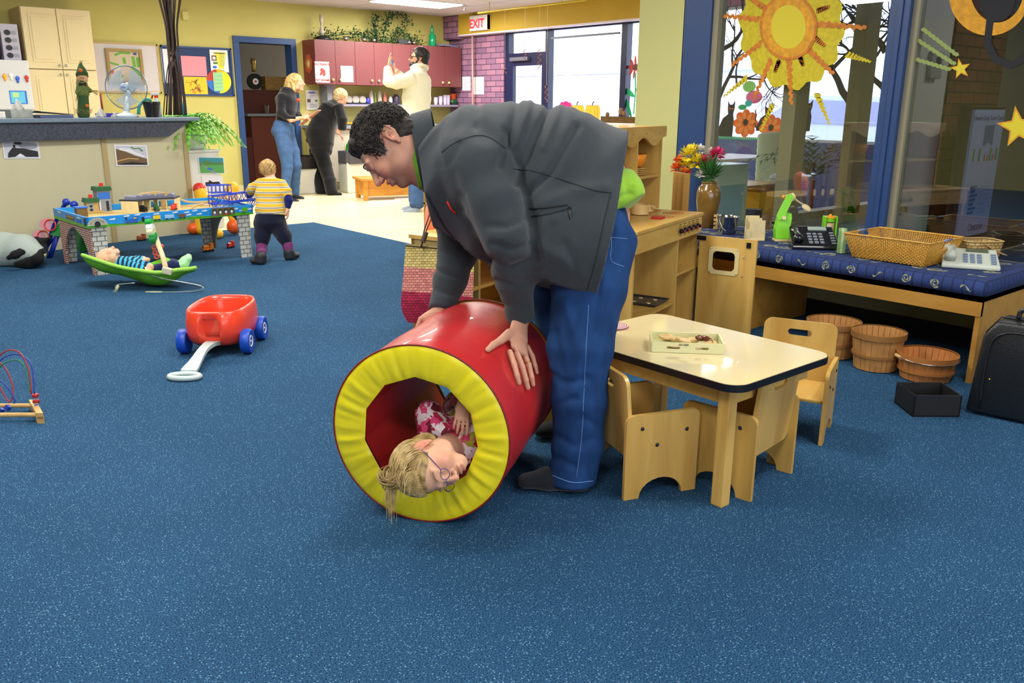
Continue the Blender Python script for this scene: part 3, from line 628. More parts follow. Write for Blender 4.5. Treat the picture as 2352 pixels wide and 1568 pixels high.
def sq(u,a,c,p=3.2):
 th=2*PI*u;ct,st=math.cos(th),math.sin(th);return(a*abs(ct)**(2/p)*(1 if ct>0 else-1),c*abs(st)**(2/p)*(1 if st>0 else-1))
prof=[(.60,.60,.045),(.80,.84,.05),(.93,.95,.075),(1.0,1.0,.12),(.98,.99,.17),(.93,.95,.215),(.90,.92,.225),(.86,.88,.222),(.82,.84,.20),(.80,.80,.13),(.76,.76,.095),(.4,.4,.09),(.01,.01,.09)]
b=MB()
def wfn(u,v):
 i=round(v*(len(prof)-1));a,c,z=prof[i];x,y=sq(u,HL*a,HW*c)
 if x<-.12 and abs(y)<.038 and z<.20 and i<6:x=max(x,-.165)
 return wq(x,y,z)
b.grid(wfn,72,len(prof),cu=True);b.build('body',M_wag,t,smooth=True)
for l in(-.135,.125):
 for s in(-1,1):
  b=MB();cc=wq(l,s*.155,.062);b.lathe([(.045,-.024),(.058,-.022),(.062,-.012),(.062,.012),(.058,.022),(.045,.024),(.03,.018)],cc,32,wy*s);wh=b.build('wheel',M_wbl,t,smooth=True,auto=50)
  b=MB();b.lathe([(.0305,.017),(.028,.022),(.024,.02),(.02,.012),(.001,.012)],cc,24,wy*s,cap=False);b.lathe([(.006,.012),(.006,.02),(.001,.022)],cc,12,wy*s,cap=False);b.build('hub',M_wh,wh,smooth=True)
hE=P(424,864,z=.013);h0_=wq(-.17,0,.062);hd_=nrm((hE-h0_)*V3(1,1,0));hs_=V3(-hd_[1],hd_[0],0);hl_=np.linalg.norm((hE-h0_)[:2])-.05
b=MB();hp=[h0_+hd_*hl_*u+V3(0,0,z)for u,z in((0,0),(.2,.008),(.45,.002),(.75,-.025),(1,-.042))]
pts=spline(hp,5);nn=len(pts)
for i in range(nn):pass
wd=[.036-.014*math.sin(PI*min(1,i/(nn-1)*1.1))for i in range(nn)]
vs=[];
for i,p in enumerate(pts):
 for sx,sz in((-1,-1),(1,-1),(1,1),(-1,1)):vs.append(p+hs_*sx*wd[i]+V3(0,0,sz*(.010-.003*i/nn)))
b.add(vs,[(i*4+k,i*4+(k+1)%4,i*4+4+(k+1)%4,i*4+4+k)for i in range(nn-1)for k in range(4)]+[(0,3,2,1),(nn*4-4,nn*4-3,nn*4-2,nn*4-1)])
ring=[hE+hd_*.035*math.sin(a)+hs_*.068*math.cos(a)for a in np.linspace(0,2*PI,24,endpoint=False)]
b.tube(ring,.0125,10,closed=True);b.build('handle',M_hnd,t,smooth=True,auto=50)
bc=P(92,968,z=0);t=thing('bead_maze','wooden bead maze with red, blue and green wires, cut by the left edge','bead maze',tuple(bc))
u_=P(0,968,z=0)-bc;u_/=np.linalg.norm(u_);v_=P(66,920,z=0)-bc;v_[2]=0;v_/=np.linalg.norm(v_)
M_pine=wood('pale_pine','cfae72','b99356','x');b=MB();Rm=np.stack([u_,v_,V3(0,0,1)],1)
b.box(bc+v_*.07+V3(0,0,.03),(.028,.19,.028),Rm,bev=.002);b.box(bc-v_*.01+V3(0,0,.014),(.03,.03,.028),Rm);b.box(bc+v_*.15+V3(0,0,.014),(.03,.03,.028),Rm)
b.box(bc+v_*.07+u_*.3+V3(0,0,.03),(.028,.19,.028),Rm,bev=.002);b.cyl(bc+V3(0,0,.028),bc+u_*.3+V3(0,0,.028),.009);b.cyl(bc+v_*.13+V3(0,0,.028),bc+u_*.3+v_*.13+V3(0,0,.028),.009);b.build('base',M_pine,t)
def at_px(px,py,off=0):
 d=depth(bc+v_*.07)+off;return D(px,py,d)
for nm,cl,pts in(('red_wire','a0262c',[(72,905),(66,850),(50,815),(30,804),(10,808),(-10,830),(-12,860),(8,905),(22,922),(30,905),(28,880),(15,850),(0,833),(-20,830)]),('blue_wire','20379c',[(79,905),(76,860),(68,830),(42,814),(14,818),(-4,835),(-6,865),(14,885),(30,910),(33,925),(20,940)]),('green_wire','2a7a58',[(69,900),(62,860),(50,832),(30,827),(8,835),(-6,850)])):
 b=MB();b.tube(spline([at_px(*p,off=.004*i)for i,p in enumerate(pts)],6),.0028,6);b.build(nm,mat(nm,cl,rough=0.4),t,smooth=True)
M_bdr=mat('red_bead','9c1c22',rough=0.35);M_bdb=mat('blue_bead','1a3a9c',rough=0.35)
for(px,py,mt,kind)in((81,908,M_bdr,'d'),(83,921,M_bdr,'d'),(84,935,M_bdb,'s'),(18,936,M_bdb,'c'),(2,942,M_bdb,'c')):
 c=at_px(px,py);b=MB()
 if kind=='d':b.lathe([(.011,-.0065),(.013,-.004),(.013,.004),(.011,.0065)],c,20)
 elif kind=='s':b.ell(c,.012)
 else:b.box(c,(.018,.018,.018),rot(.5,.4,.6),bev=.002)
 b.build('bead',mt,t,smooth=True,auto=40)
bx0,bx1,by0,by1=3.94,4.56,1.44,3.32
t=thing('padded_bench','long wooden bench with blue patterned cushion along the glass wall','bench',((bx0+bx1)/2,(by0+by1)/2,0))
b=MB();b.bb((bx0,by0,.31),(bx0+.022,by1,.40));b.bb((bx0,by0,.375),(bx1,by1,.40));b.build('fascia',M_oak,t)
for y in(by0,2.64,by1-.02):b=MB();b.bb((bx0+.004,y,0.0),(bx1,y+.022,.375 if y!=by0 else .40));b.build('divider',M_oak,t)
M_cush=mat('blue_patterned_fabric','1c2f66',rough=0.9);N,L,bs=nodes(M_cush);tc=N.new('ShaderNodeTexCoord')
br=N.new('ShaderNodeTexBrick');br.offset=0;br.inputs['Scale'].default_value=1;br.inputs['Brick Width'].default_value=.045;br.inputs['Row Height'].default_value=.045;br.inputs['Mortar Size'].default_value=.004;br.inputs['Color1'].default_value=(*rgb('243a70'),1);br.inputs['Color2'].default_value=(*rgb('1d3266'),1);br.inputs['Mortar'].default_value=(*rgb('14224a'),1);L.new(tc.outputs['Object'],br.inputs['Vector']);L.new(br.outputs['Color'],bs.inputs['Base Color'])
b=MB();zc=.435;b.box(((bx0+bx1)/2-.005,(by0+by1)/2,zc),(bx1-bx0+.03,by1-by0+.04,.078),bev=.034);cu=b.build('cushion',M_cush,t,smooth=True)
M_sw=mat('grey_beige_swirl_thread','8d927e',rough=0.9,var=.25,scale=60);b=MB();rr=random.Random(9)
def swirl(c,ux,uy,r,kind,ph,wd=.0026):
 pts=[]
 if kind==0:
  for i in range(22):a=ph+i*.5;q=r*(.25+.75*i/21);pts.append((q*math.cos(a),q*math.sin(a)))
 else:
  for i in range(10):s_=i/9;pts.append(((s_-.5)*2.2*r,r*.55*math.sin(s_*5+ph)))
 pts=[np.array(p)for p in pts];n=len(pts);V=[]
 for i in range(n):
  tg=pts[min(i+1,n-1)]-pts[max(i-1,0)];tg=tg/(np.linalg.norm(tg)+1e-9);w_=wd*(1+.8*math.sin(i*1.3));q=np.array([-tg[1],tg[0]])*w_
  for z in(pts[i]+q,pts[i]-q):V.append(c+ux*z[0]+uy*z[1])
 b.add(V,[(2*i,2*i+1,2*i+3,2*i+2)for i in range(n-1)])
k=0
for y in np.arange(by0+.07,by1-.1,.135):
 swirl(V3(bx0-.0215,y,zc+.002*((k%3)-1)),V3(0,-1,0),V3(0,0,1),.022,0 if k%3 else 1,k*1.3)
 for x in(.09,.23,.37,.51):swirl(V3(bx0+x,y+.05*((k+int(x*10))%2),zc+.0398),V3(.6,-.8,0),V3(.8,.6,0),.034+.008*(k%2),0 if(k+int(x*10))%3 else 1,k+x*9,.0062)
 k+=1
tag(b.build('swirl_pattern',M_sw,cu,fixn=False),None,None,kind='stuff')
# PEOPLE
from mathutils.bvhtree import BVHTree
def skin_mat(name,col):return mat(name,col,rough=0.5,attr=True,bump=0.06,bscale=350,scale=40,var=0.03,spec=0.35)
M_skin=skin_mat('skin','c98f72')
def pxy(p):
 """photo-plane coordinates of points, used only to lay out folds and seams on a garment"""
 q=p-V3(0,0,CH);d=q@cF;return 1176+FPX*(q@cR)/d,784-FPX*(q@cU)/d
class Head:
 """template head: side x, forward y, up z around the middle of the skull"""
 def __init__(s,c,up,fwd,sc=1.0):
  s.c=np.asarray(c,float);s.z=nrm(up);f=np.asarray(fwd,float);s.y=nrm(f-s.z*(f@s.z));s.x=np.cross(s.y,s.z);s.s=sc;s.R=np.stack([s.x,s.y,s.z],1)
 def p(s,x,y,z):return s.c+s.s*(s.x*x+s.y*y+s.z*z)
 def loc(s,P_):return((P_-s.c)@s.R)/s.s
 def add(s,S,child=0.0,eyes='down',ear=1.0,nose=1.0,k=None,ey=0.0):
  q=s.s;k=q*.014 if k is None else k;ch=child
  S.ell(s.p(0,-.005,.012),V3(.076,.095,.087)*q,s.R,k);S.ell(s.p(0,.033,-.045+.01*ch),V3(.058+.006*ch,.062,.068-.01*ch)*q,s.R,k*2)
  S.ell(s.p(0,.070,-.108+.018*ch),V3(.026,.022,.020)*q,s.R,k*1.8)
  for sd in(-1,1):
   S.ell(s.p(sd*.043,.012,-.075+.01*ch),V3(.022,.036,.03)*q,s.R,k*1.6);S.ell(s.p(sd*.036,.066,-.038),V3(.024+.004*ch,.024,.024)*q,s.R,k*1.2)
   S.ell(s.p(sd*.031,.101,-.004),V3(.017,.012,.011)*q,s.R,k*.7,op='s')
   S.ell(s.p(sd*.031,.081,-.006),V3(.0125,.0125,.0115)*q,s.R,k*.25)
   S.limb(s.p(sd*.017,.093,.002),s.p(sd*.045,.083,-.002),q*.0032,q*.0028,k=q*.004)
   e=ear;EX=lambda y,z,o=0:s.p(sd*(.0795+.010*max(0,-y*25)*.6+o),-.008+ey+y*e,-.012+z*e)
   S.ell(EX(-.004,.0),V3(.006,.016*e,.027*e)*q,s.R@rot(.2,0,sd*-.3),k*.3)
   ep=[EX(.010,.002),EX(.010,.016),EX(.0,.029),EX(-.014,.028),EX(-.021,.014),EX(-.019,-.004),EX(-.010,-.020),EX(.0,-.030)];S.chain(ep,[q*r_ for r_ in(.003,.0036,.0042,.0044,.0044,.0042,.0046,.0058)],k=q*.003)
   S.ell(EX(-.002,.0,.006),V3(.006,.008*e,.013*e)*q,s.R,k*.2,op='s')
   S.limb(s.p(sd*.012,.090,.012),s.p(sd*.046,.079,.012),q*.011,q*.007,k=k*.8)
  S.limb(s.p(0,.090,.004),s.p(0,.108+.012*nose,-.040),q*.0075,q*.0115*(1-.1*ch),k=k*.6)
  for sd in(-1,1):S.ell(s.p(sd*.0115,.104,-.0455),V3(.0085,.011,.0075)*q,s.R,k*.4);S.ell(s.p(sd*.007,.108,-.054),V3(.004,.005,.003)*q,s.R,k*.15,op='s')
  S.ell(s.p(0,.094,-.068),V3(.023,.012,.0065)*q,s.R,k*.5);S.ell(s.p(0,.091,-.082),V3(.020,.012,.0072)*q,s.R,k*.5)
  S.limb(s.p(-.024,.094,-.0755),s.p(0,.105,-.0745),q*.0022,q*.0022,k=k*.2,op='s');S.limb(s.p(.024,.094,-.0755),s.p(0,.105,-.0745),q*.0022,q*.0022,k=k*.2,op='s')
  return s
 def colors(s,P_,base,stubble=0.0,flush=0.5):
  L_=s.loc(P_);b=np.tile(rgb(base),(len(P_),1));m_=np.linalg.norm(L_,axis=1)<.17
  lip=blobmask(L_,(0,.100,-.075),(.026,.016,.012),.4);ck=blobmask(L_,(.045,.07,-.035),(.04,.05,.04),1)+blobmask(L_,(-.045,.07,-.035),(.04,.05,.04),1)+blobmask(L_,(0,.12,-.04),(.02,.02,.02),1)+blobmask(L_,(.085,-.01,-.012),(.02,.035,.045),.6)+blobmask(L_,(-.085,-.01,-.012),(.02,.035,.045),.6)
  st=blobmask(L_,(0,.06,-.095),(.075,.07,.065),.5)*stubble;st=st*(1-lip)
  def mixc(b,c,f):return b*(1-f[:,None])+np.array(rgb(c))*f[:,None]
  b=mixc(b,'d0705c',np.clip(ck,0,1)*flush*.6);b=mixc(b,'6e5548',st);b=mixc(b,'b06458',lip*.6);return b
 def extras(s,root,brow='2a2019',iris='3a2a20',open_=.35,brows=True,sclera=True):
  q=s.s
  for sd in(-1,1):
   if brows:
    b=MB();b.tube(spline([s.p(sd*.016,.1015,.0145),s.p(sd*.030,.0985,.0205),s.p(sd*.045,.0885,.0170),s.p(sd*.051,.080,.0125)],4),[q*r_ for r_ in[.0010,.0018,.0022,.0024,.0024,.0024,.0022,.002,.0018,.0016,.0013,.0010,.0006]],8,flat=.8);b.build('eyebrow',mat('brow_'+brow,brow,rough=.9,var=.3,scale=300),root,smooth=True)
   b=MB();b.ell(s.p(sd*.031,.0832,-.0085),V3(.0095,.0112,.0014+.006*open_)*q,s.R,16,10);b.build('eye',mat('eye_'+iris,iris,rough=.15),root,smooth=True)
   b=MB();b.tube([s.p(sd*(.031+.013*math.cos(a)),.0915-.010*math.cos(a)**2*(1 if True else 0),-.004+.0045*math.sin(a))for a in np.linspace(.1,PI-.1,9)],q*.0011,5);b.build('eyelashes',mat('lash','1c1512',rough=.8),root,smooth=True)
def hand(S,wrist,d,n,t,q=1.0,curl=(.3,.35,.4,.45),thumb=.6,spread=.08,seg=(.042,.026,.020),k=.006):
 """palm with four unequal fingers and a side thumb. d fingers, n back of the hand, t thumb side"""
 d=nrm(d);n=nrm(n-d*(np.asarray(n)@d));t=nrm(t-d*(np.asarray(t)@d)-n*(np.asarray(t)@n));w=np.asarray(wrist,float)
 S.limb(w-d*.01*q,w+d*.03*q,(.026*q,.018*q),(.036*q,.015*q),up=n,k=k*2);S.limb(w+d*.03*q,w+d*.082*q,(.036*q,.014*q),(.039*q,.0115*q),up=n,k=k*2,end=.8)
 for i,(o,ln)in enumerate(((.029,.92),(.010,1.0),(-.010,.94),(-.028,.76))):
  p=w+d*(.085-.004*abs(i-1))*q+t*o*q;dd=nrm(d+t*(1.5-i)*spread);a=0;r_=.0088*q*(1 if i<3 else .86);c=curl[i]
  for j,l in enumerate(seg):
   a+=c*(1.0,1.15,.8)[j];e=p+(dd*math.cos(a)-n*math.sin(a))*l*ln*q;S.limb(p,e,r_,r_*.9,k=k*.5);p=e;r_*=.9
 p=w+d*.022*q+t*.026*q-n*.006*q;td=nrm(d*math.cos(thumb)+t*math.sin(thumb)-n*.25)
 S.limb(p,p+td*.042*q,.0135*q,.0112*q,k=k*1.5);p2=p+td*.042*q;td2=nrm(td*.9+d*.25-n*.15);S.limb(p2,p2+td2*.030*q,.0108*q,.0095*q,k=k*.6);p3=p2+td2*.030*q;S.limb(p3,p3+nrm(td2+d*.2)*.022*q,.0095*q,.0078*q,k=k*.5)
def folds(lines,soft=None):
 """garment creases: (points, width in m, depth in m) as 3D polylines or photo-plane polylines"""
 def fn(v):
  x,y=pxy(v);out=np.zeros(len(v));dp=(v-V3(0,0,CH))@cF
  for pts,w_,a_ in lines:
   best=np.full(len(v),1e9)
   for(ax,ay),(bx,by)in zip(pts[:-1],pts[1:]):
    L2=(bx-ax)**2+(by-ay)**2;t=np.clip(((x-ax)*(bx-ax)+(y-ay)*(by-ay))/L2,0,1);best=np.minimum(best,np.hypot(x-ax-t*(bx-ax),y-ay-t*(by-ay)))
   out+=a_*np.exp(-(best*dp/FPX/w_)**2)
  return out
 return fn
def bvh(o):
 me=o.data;off=np.array(o['_o']if o.parent is None else o.parent['_o']);co=np.empty(len(me.vertices)*3);me.vertices.foreach_get('co',co);co=co.reshape(-1,3)+off
 return BVHTree.FromPolygons([tuple(c)for c in co],[tuple(p.vertices)for p in me.polygons])
def hitpx(T,px,py,off=0.0):
 d=nrm(cF*FPX+cR*(px-1176)-cU*(py-784));h=T.ray_cast(Vector((0,0,CH)),Vector(d))
 if h[0]is None:return None
 return np.array(h[0])+np.array(h[1])*off
def seam(T,pts,r,m_,name,parent,off=0.0005,n=6):
 q=[hitpx(T,*p,off)for p in spline(pts,n)];q=[z for z in q if z is not None]
 if len(q)<2:return
 b=MB();b.tube(q,r,5);return b.build(name,m_,parent,smooth=True)
def strands(H,fn,n,m_,name,parent,seed=1):
 """hair locks: fn(i, random) gives a list of points and radii"""
 rr=random.Random(seed);b=MB()
 for i in range(n):
  z=fn(i,rr)
  if z:b.tube(z[0],z[1],5,cap=False)
 return b.build(name,m_,parent,smooth=True,fixn=False)
def hair_mat(name,c,c2,sc=70,rough=.5):
 m=mat(name,c,rough=rough,spec=.4);N,L,b=nodes(m);tc=N.new('ShaderNodeTexCoord');nz=N.new('ShaderNodeTexNoise');nz.inputs['Scale'].default_value=sc;nz.inputs['Detail'].default_value=4;r=N.new('ShaderNodeValToRGB')
 r.color_ramp.elements[0].position=.38;r.color_ramp.elements[0].color=(*rgb(c2),1);r.color_ramp.elements[1].position=.64;r.color_ramp.elements[1].color=(*rgb(c),1);L.new(tc.outputs['Object'],nz.inputs['Vector']);L.new(nz.outputs[0],r.inputs[0]);L.new(r.outputs[0],b.inputs['Base Color']);return m
def fabric(name,col,sc=500,bump=.25,var=.06,rough=.92,sheen=.2):return mat(name,col,rough=rough,var=var,scale=12,bump=bump,bscale=sc,sheen=sheen,spec=.15)
def tunnel_hit(px,py,off=0.0):
 o=V3(0,0,CH)-tC;d=nrm(cF*FPX+cR*(px-1176)-cU*(py-784));oo=o-tA*(o@tA);dd=d-tA*(d@tA)
 A_,B_,C_=dd@dd,2*oo@dd,oo@oo-TR**2;ds=B_*B_-4*A_*C_;t=(-B_-math.sqrt(max(ds,0)))/(2*A_);p=V3(0,0,CH)+d*t;n=p-tC;n=nrm(n-tA*(n@tA));return p+n*off,n
MD=2.80;man=thing('person','man in dark grey fleece jacket and blue jeans bending over the play tunnel','person',tuple(P(1320,1100,z=0)))
hU=nrm(cR*-.85+cU*.52);hF=nrm(cR*-.52-cU*.85);HD=Head(D(887,335,2.78),hU,hF+cF*.06,1.0)
S=SDF(.0032,.012);HD.add(S,nose=.75,ear=1.08,ey=-.022)
nb=D(1010,395,2.82)
S.limb(HD.p(0,-.035,-.06),nb,(.062,.060),(.068,.068),k=.03);S.limb(HD.p(0,.02,-.085),D(978,396,2.82),.042,.046,k=.03)
S.chain([nb,D(1150,400,2.83),D(1300,450,2.84),D(1370,500,2.84)],[(.075,.11),(.12,.17),(.12,.16),(.11,.15)],up=cF,k=.04)
nsh,nel=D(1095,395,2.63),D(1162,545,2.58);nwr=tunnel_hit(1175,756)[0]+tunnel_hit(1175,756)[1]*.052
S.chain([nsh,nel,nwr],[.06,.045,.029],k=.02)
fsh,fel=D(1050,430,3.02),D(1052,575,3.04);fw_a,fw_h=1.72,.335
def tq(a,off,h):return tp(a,TR+off,h)
fwr=D(1012,716,2.95)
S.chain([fsh,fel,fwr],[.055,.042,.028],k=.02)
def tn(px,py,off):p,n=tunnel_hit(px,py);return p+n*off
S.limb(nwr,tn(1178,785,.026),(.028,.02),(.036,.016),up=tunnel_hit(1178,785)[1],k=.015);S.limb(tn(1178,785,.024),tn(1184,812,.017),(.036,.015),(.038,.012),up=tunnel_hit(1180,800)[1],k=.012)
for b0,b1,b2,b3,r_ in(((1164,815),(1172,843),(1181,866),(1188,881),.0090),((1180,817),(1190,848),(1201,875),(1208,892),.0092),((1194,812),(1205,842),(1214,868),(1220,884),.0087),((1204,801),(1214,823),(1223,843),(1229,857),.0074)):
 S.limb(tn(*b0,.014),tn(*b1,.016),r_*1.08,r_*1.02,k=.004);S.limb(tn(*b1,.016),tn(*b2,.011),r_*1.0,r_*.95,k=.003);S.limb(tn(*b2,.011),tn(*b3,.007),r_*.93,r_*.80,k=.003)
S.limb(tn(1160,778,.022),tn(1142,792,.018),.016,.0125,k=.010);S.limb(tn(1142,792,.018),tn(1128,799,.013),.0118,.0108,k=.004);S.limb(tn(1128,799,.013),tn(1117,808,.009),.0108,.0085,k=.004)
ff=[tq(2.2,0,0)];kn=D(985,740,2.93)
S.limb(fwr,kn,(.027,.019),(.036,.014),up=-cF,k=.012)
for i in range(4):
 a=kn+cR*(-.028+.019*i)*1.0+cU*(.012-.006*i);e=a-cU*.035+cF*(-.005)-cR*.012;S.limb(a,e,.0088,.0082,k=.004);S.limb(e,e-cU*.03+cR*.004,.008,.007,k=.003)
S.limb(fwr+cR*.02,D(1008,742,2.88),.013,.0095,k=.01)
def mancol(p):
 c=HD.colors(p,'c7937a',.62,.55);hd_=np.linalg.norm(p-nwr,axis=1);return c
S.build('body',M_skin,man,colfn=mancol);HD.extras(man,'1d1815','2a1d16',.05)
b=MB();rg=tunnel_hit(1203,838);b.tube([tn(1203,838,.0155)+(nrm(np.cross(rg[1],nrm(tn(1214,868,.01)-tn(1194,812,.01))))*math.cos(a)+rg[1]*math.sin(a))*.0096 for a in np.linspace(0,2*PI,16,endpoint=False)],.0014,6,closed=True);b.build('gold_ring',mat('gold','d9b14a',rough=.2,metal=1),man,smooth=True)
M_hm=hair_mat('dark_curly_hair','3a332c','141210',60,.75)
S=SDF(.004,.01);S.ell(HD.p(0,-.020,.026),V3(.086,.104,.094),HD.R);S.ell(HD.p(0,.048,.080),V3(.060,.036,.026),HD.R,.02);S.ell(HD.p(0,-.07,-.03),V3(.066,.05,.055),HD.R,.02)
for sd in(-1,1):S.limb(HD.p(sd*.072,.026,.02),HD.p(sd*.069,.022,-.022),(.007,.016),(.004,.012),up=HD.z,k=.008)
S.ell(HD.p(0,.085,-.035),V3(.1,.068,.083),HD.R,.006,op='s')
for sd in(-1,1):S.ell(HD.p(sd*.085,-.024,-.022),V3(.032,.030,.042),HD.R,.004,op='s')
S.ell(HD.p(0,.0,-.12),V3(.12,.12,.07),HD.R,.01,op='s')
S.build('hair',M_hm,man,disp=lambda v:.004*vnoise(v,130,3)+.0025*vnoise(v,260,8))
def curls(i,rr):
 th=rr.uniform(0,2*PI);u=rr.uniform(-.35,1);
 d=V3(math.cos(th)*math.sqrt(1-u*u),math.sin(th)*math.sqrt(1-u*u),u);c=V3(0,-.020,.026)+d*V3(.087,.105,.096)
 if c[1]>.050 and c[2]<.078:return None
 if c[1]>-.055 and c[2]<.025 and abs(c[0])>.05 and not(-.003<c[1]<.045 and c[2]>-.02):return None
 if c[2]<-.06:return None
 t1=nrm(np.cross(d,V3(rr.uniform(-1,1),rr.uniform(-1,1),rr.uniform(-1,1))));t2=np.cross(d,t1);r_=rr.uniform(.006,.013);a0=rr.uniform(0,6.28)
 pts=[c+(t1*math.cos(a0+a)+t2*math.sin(a0+a))*r_+d*(.004+.003*math.sin(a*1.5))-t1*r_*.5+t2*a*.0015 for a in np.linspace(0,rr.uniform(2.2,4.5),8)]
 return[HD.p(*p)for p in pts],[.0004,.0010,.0014,.0016,.0016,.0013,.0009,.0003]
strands(HD,curls,2400,M_hm,'curls',man,5)
M_grey=hair_mat('greying_hair','7d7f78','3a3a36',90)
def sidehair(i,rr):
 sd=rr.choice((-1,1));y=rr.uniform(-.005,.036);z=rr.uniform(-.022,.045);x=math.sqrt(max(.0001,1-(y/.1)**2-((z-.01)/.1)**2))*.0795+.001
 if y<.01 and z<.025:return None
 a=HD.p(sd*x,y,z);dr=HD.y*rr.uniform(-.006,.004)-HD.z*rr.uniform(.006,.014);return[a,a+dr*.6+HD.x*sd*.0015,a+dr+HD.x*sd*.0005],[.0010,.0012,.0003]
strands(HD,sidehair,420,M_grey,'sideburns',man,6)
M_fl=fabric('charcoal_fleece','363d42',420,.35,.07);S=SDF(.0065,.03)
q_=lambda px:px/FPX*MD
secs=[((992,350),88,.12),((1040,384),144,.185),((1150,414),178,.215),((1250,446),206,.225),((1325,492),214,.225),((1400,548),205,.22)]
for i in range(len(secs)-1):
 (a,ra,da),(c,rc,dc)=secs[i],secs[i+1];S.limb(D(*a,MD),D(*c,MD),(q_(ra),da),(q_(rc),dc),up=cF,k=.05,end=.35)
S.limb(D(1180,560,MD),D(1250,575,MD),(q_(62),.19),(q_(98),.20),up=cF,k=.05,end=.6);S.limb(D(1250,560,2.765),D(1400,560,2.765),(q_(150),.225),(q_(175),.245),up=cF,k=.04,end=.3);S.cut(D(1300,671,MD),cR*-.305-cU*.952)
cn=nrm(cR*-.985-cU*.17);S.cut(D(966,350,MD),cn);S.limb(D(930,335,MD),D(985,360,MD),(.08,.075),(.06,.06),up=cF,op='s',k=.01)
S.chain([D(1070,372,2.66),nsh+cF*.01,D(1132,470,2.60),nel,D(1180,630,(depth(nel)+depth(nwr))/2+.01),nwr+nrm(nel-nwr)*.012],[.095,.094,.083,.076,.060,.047],k=.035,end=.9)
S.chain([fsh,D(1052,500,3.04),fel,D(1035,640,3.0),fwr+nrm(fel-fwr)*.02],[.085,.078,.068,.056,.046],k=.03)
hemN=nrm(cR*.977-cU*.21);S.cut(D(1392,522,MD),hemN)
dn=nrm(nwr-nel);S.cutif(nwr+dn*.004,dn,nwr+dn*.06,.10);df=nrm(fwr-fel);S.cutif(fwr+df*-.004,df,fwr+df*.05,.085)
FJ=[([(1265,235),(1225,330),(1190,420)],.012,-.016),([(1190,228),(1165,330),(1150,380)],.013,-.012),([(1325,290),(1262,400),(1215,440)],.013,-.014),([(1290,240),(1250,340)],.010,.006),([(1220,230),(1185,330)],.010,.006),([(1100,240),(1095,290)],.013,-.006),([(1165,300),(1200,400),(1222,500),(1232,600)],.013,-.016),([(1130,560),(1180,575),(1220,560)],.011,-.010),([(1125,600),(1170,618),(1215,600)],.011,-.010),([(1138,645),(1180,658),(1212,640)],.010,-.009),([(1120,520),(1165,520),(1205,500)],.012,-.008),([(1060,450),(1085,540),(1120,600)],.014,-.009),([(1040,400),(1060,480)],.015,-.007),([(1145,700),(1200,705)],.010,-.006),([(1240,470),(1320,440),(1390,430)],.02,.008),([(1230,560),(1300,600),(1340,640)],.02,.007),([(1250,640),(1270,520)],.015,-.006),([(1300,560),(1330,640)],.012,-.005),([(1010,575),(1060,590)],.010,-.009),([(1000,620),(1060,640)],.010,-.008),([(1000,665),(1050,680)],.010,-.007),([(1010,270),(1000,330),(1010,380)],.012,-.006),([(1055,330),(1030,380)],.01,-.005)]
ff_=folds(FJ);jk=S.build('jacket',M_fl,man,disp=lambda v:ff_(v)+.0012*vnoise(v,45,2));TJ=bvh(jk)
M_dk=mat('dark_seam','15181c',rough=.8);M_zip=mat('zip_teeth','2b333b',rough=.4,metal=.5)
seam(TJ,[(1015,350),(1045,328),(1090,312),(1125,316),(1160,340)],.0016,M_dk,'shoulder_seam',man)
seam(TJ,[(1180,388),(1230,394),(1300,416),(1360,436),(1405,443)],.0016,M_dk,'yoke_seam',man)
seam(TJ,[(1216,480),(1260,476),(1305,470)],.003,M_dk,'pocket_zip',man);seam(TJ,[(1220,498),(1262,490),(1308,478)],.0025,M_zip,'pocket_edge',man)
seam(TJ,[(1402,445),(1385,520),(1365,610),(1345,675)],.0014,M_dk,'hem_seam',man)
seam(TJ,[(972,428),(998,478),(1022,520),(1055,560),(1100,588),(1128,600)],.0035,M_zip,'front_zip',man,.001)
b=MB();pz=hitpx(TJ,1308,476,.004)
if pz is not None:b.tube([pz,pz-cU*.03+cR*.003,pz-cU*.055+cR*.001],[.004,.006,.003],8);b.build('zip_cord',M_blk,man,smooth=True)
b=MB();pz=D(1340,688,2.62);b.tube([pz,pz-cU*.02+cR*.006,pz-cU*.048+cR*.012],[.002,.004,.003],8);b.build('zip_pull',M_blk,man,smooth=True)
q1=[hitpx(TJ,*p,.003)for p in((1028,462),(1036,478),(1047,489))];q1=[z for z in q1 if z is not None]
if len(q1)>1:b=MB();b.tube(q1,.006,8,flat=.5);b.build('red_badge',mat('red_felt','d8261c',rough=.8),man,smooth=True)
def collar(name,m_,c0,c1,ri,th,fwdpx,tilt=0,a0=0,a1=2*PI,parent=man):
 ax=nrm(c1-c0);x,y,z=frame(ax,cF);b=MB();n_=40
 def fn(u,v):
  a=a0+(a1-a0)*u;k=[0,1,1.0,0,0][int(round(v*4))%5];hgt=[0,0,1,1,0][int(round(v*4))%5];r_=1+(th/ri[0])*(k if int(round(v*4))in(1,2)else 0)
  return c0+(x*math.cos(a)*ri[0]+y*math.sin(a)*ri[1])*r_*(1-.06*hgt)+(c1-c0)*hgt
 b.grid(fn,n_,5,cu=abs(a1-a0)>6.2);return b.build(name,m_,parent,smooth=True,auto=50)
collar('collar',M_fl,D(1006,344,MD),D(959,352,MD),(q_(90),.090),.008,0)
collar('shirt_collar',mat('green_shirt_cloth','6ea82c',rough=.9,var=.12,scale=40),D(995,348,MD),D(950,356,MD),(q_(84),.080),.003,0)
M_gs=mat('green_shirt_cloth','6ea82c');M_gs2=fabric('lime_shirt_cloth','8dbb3a',700,.1,.05)
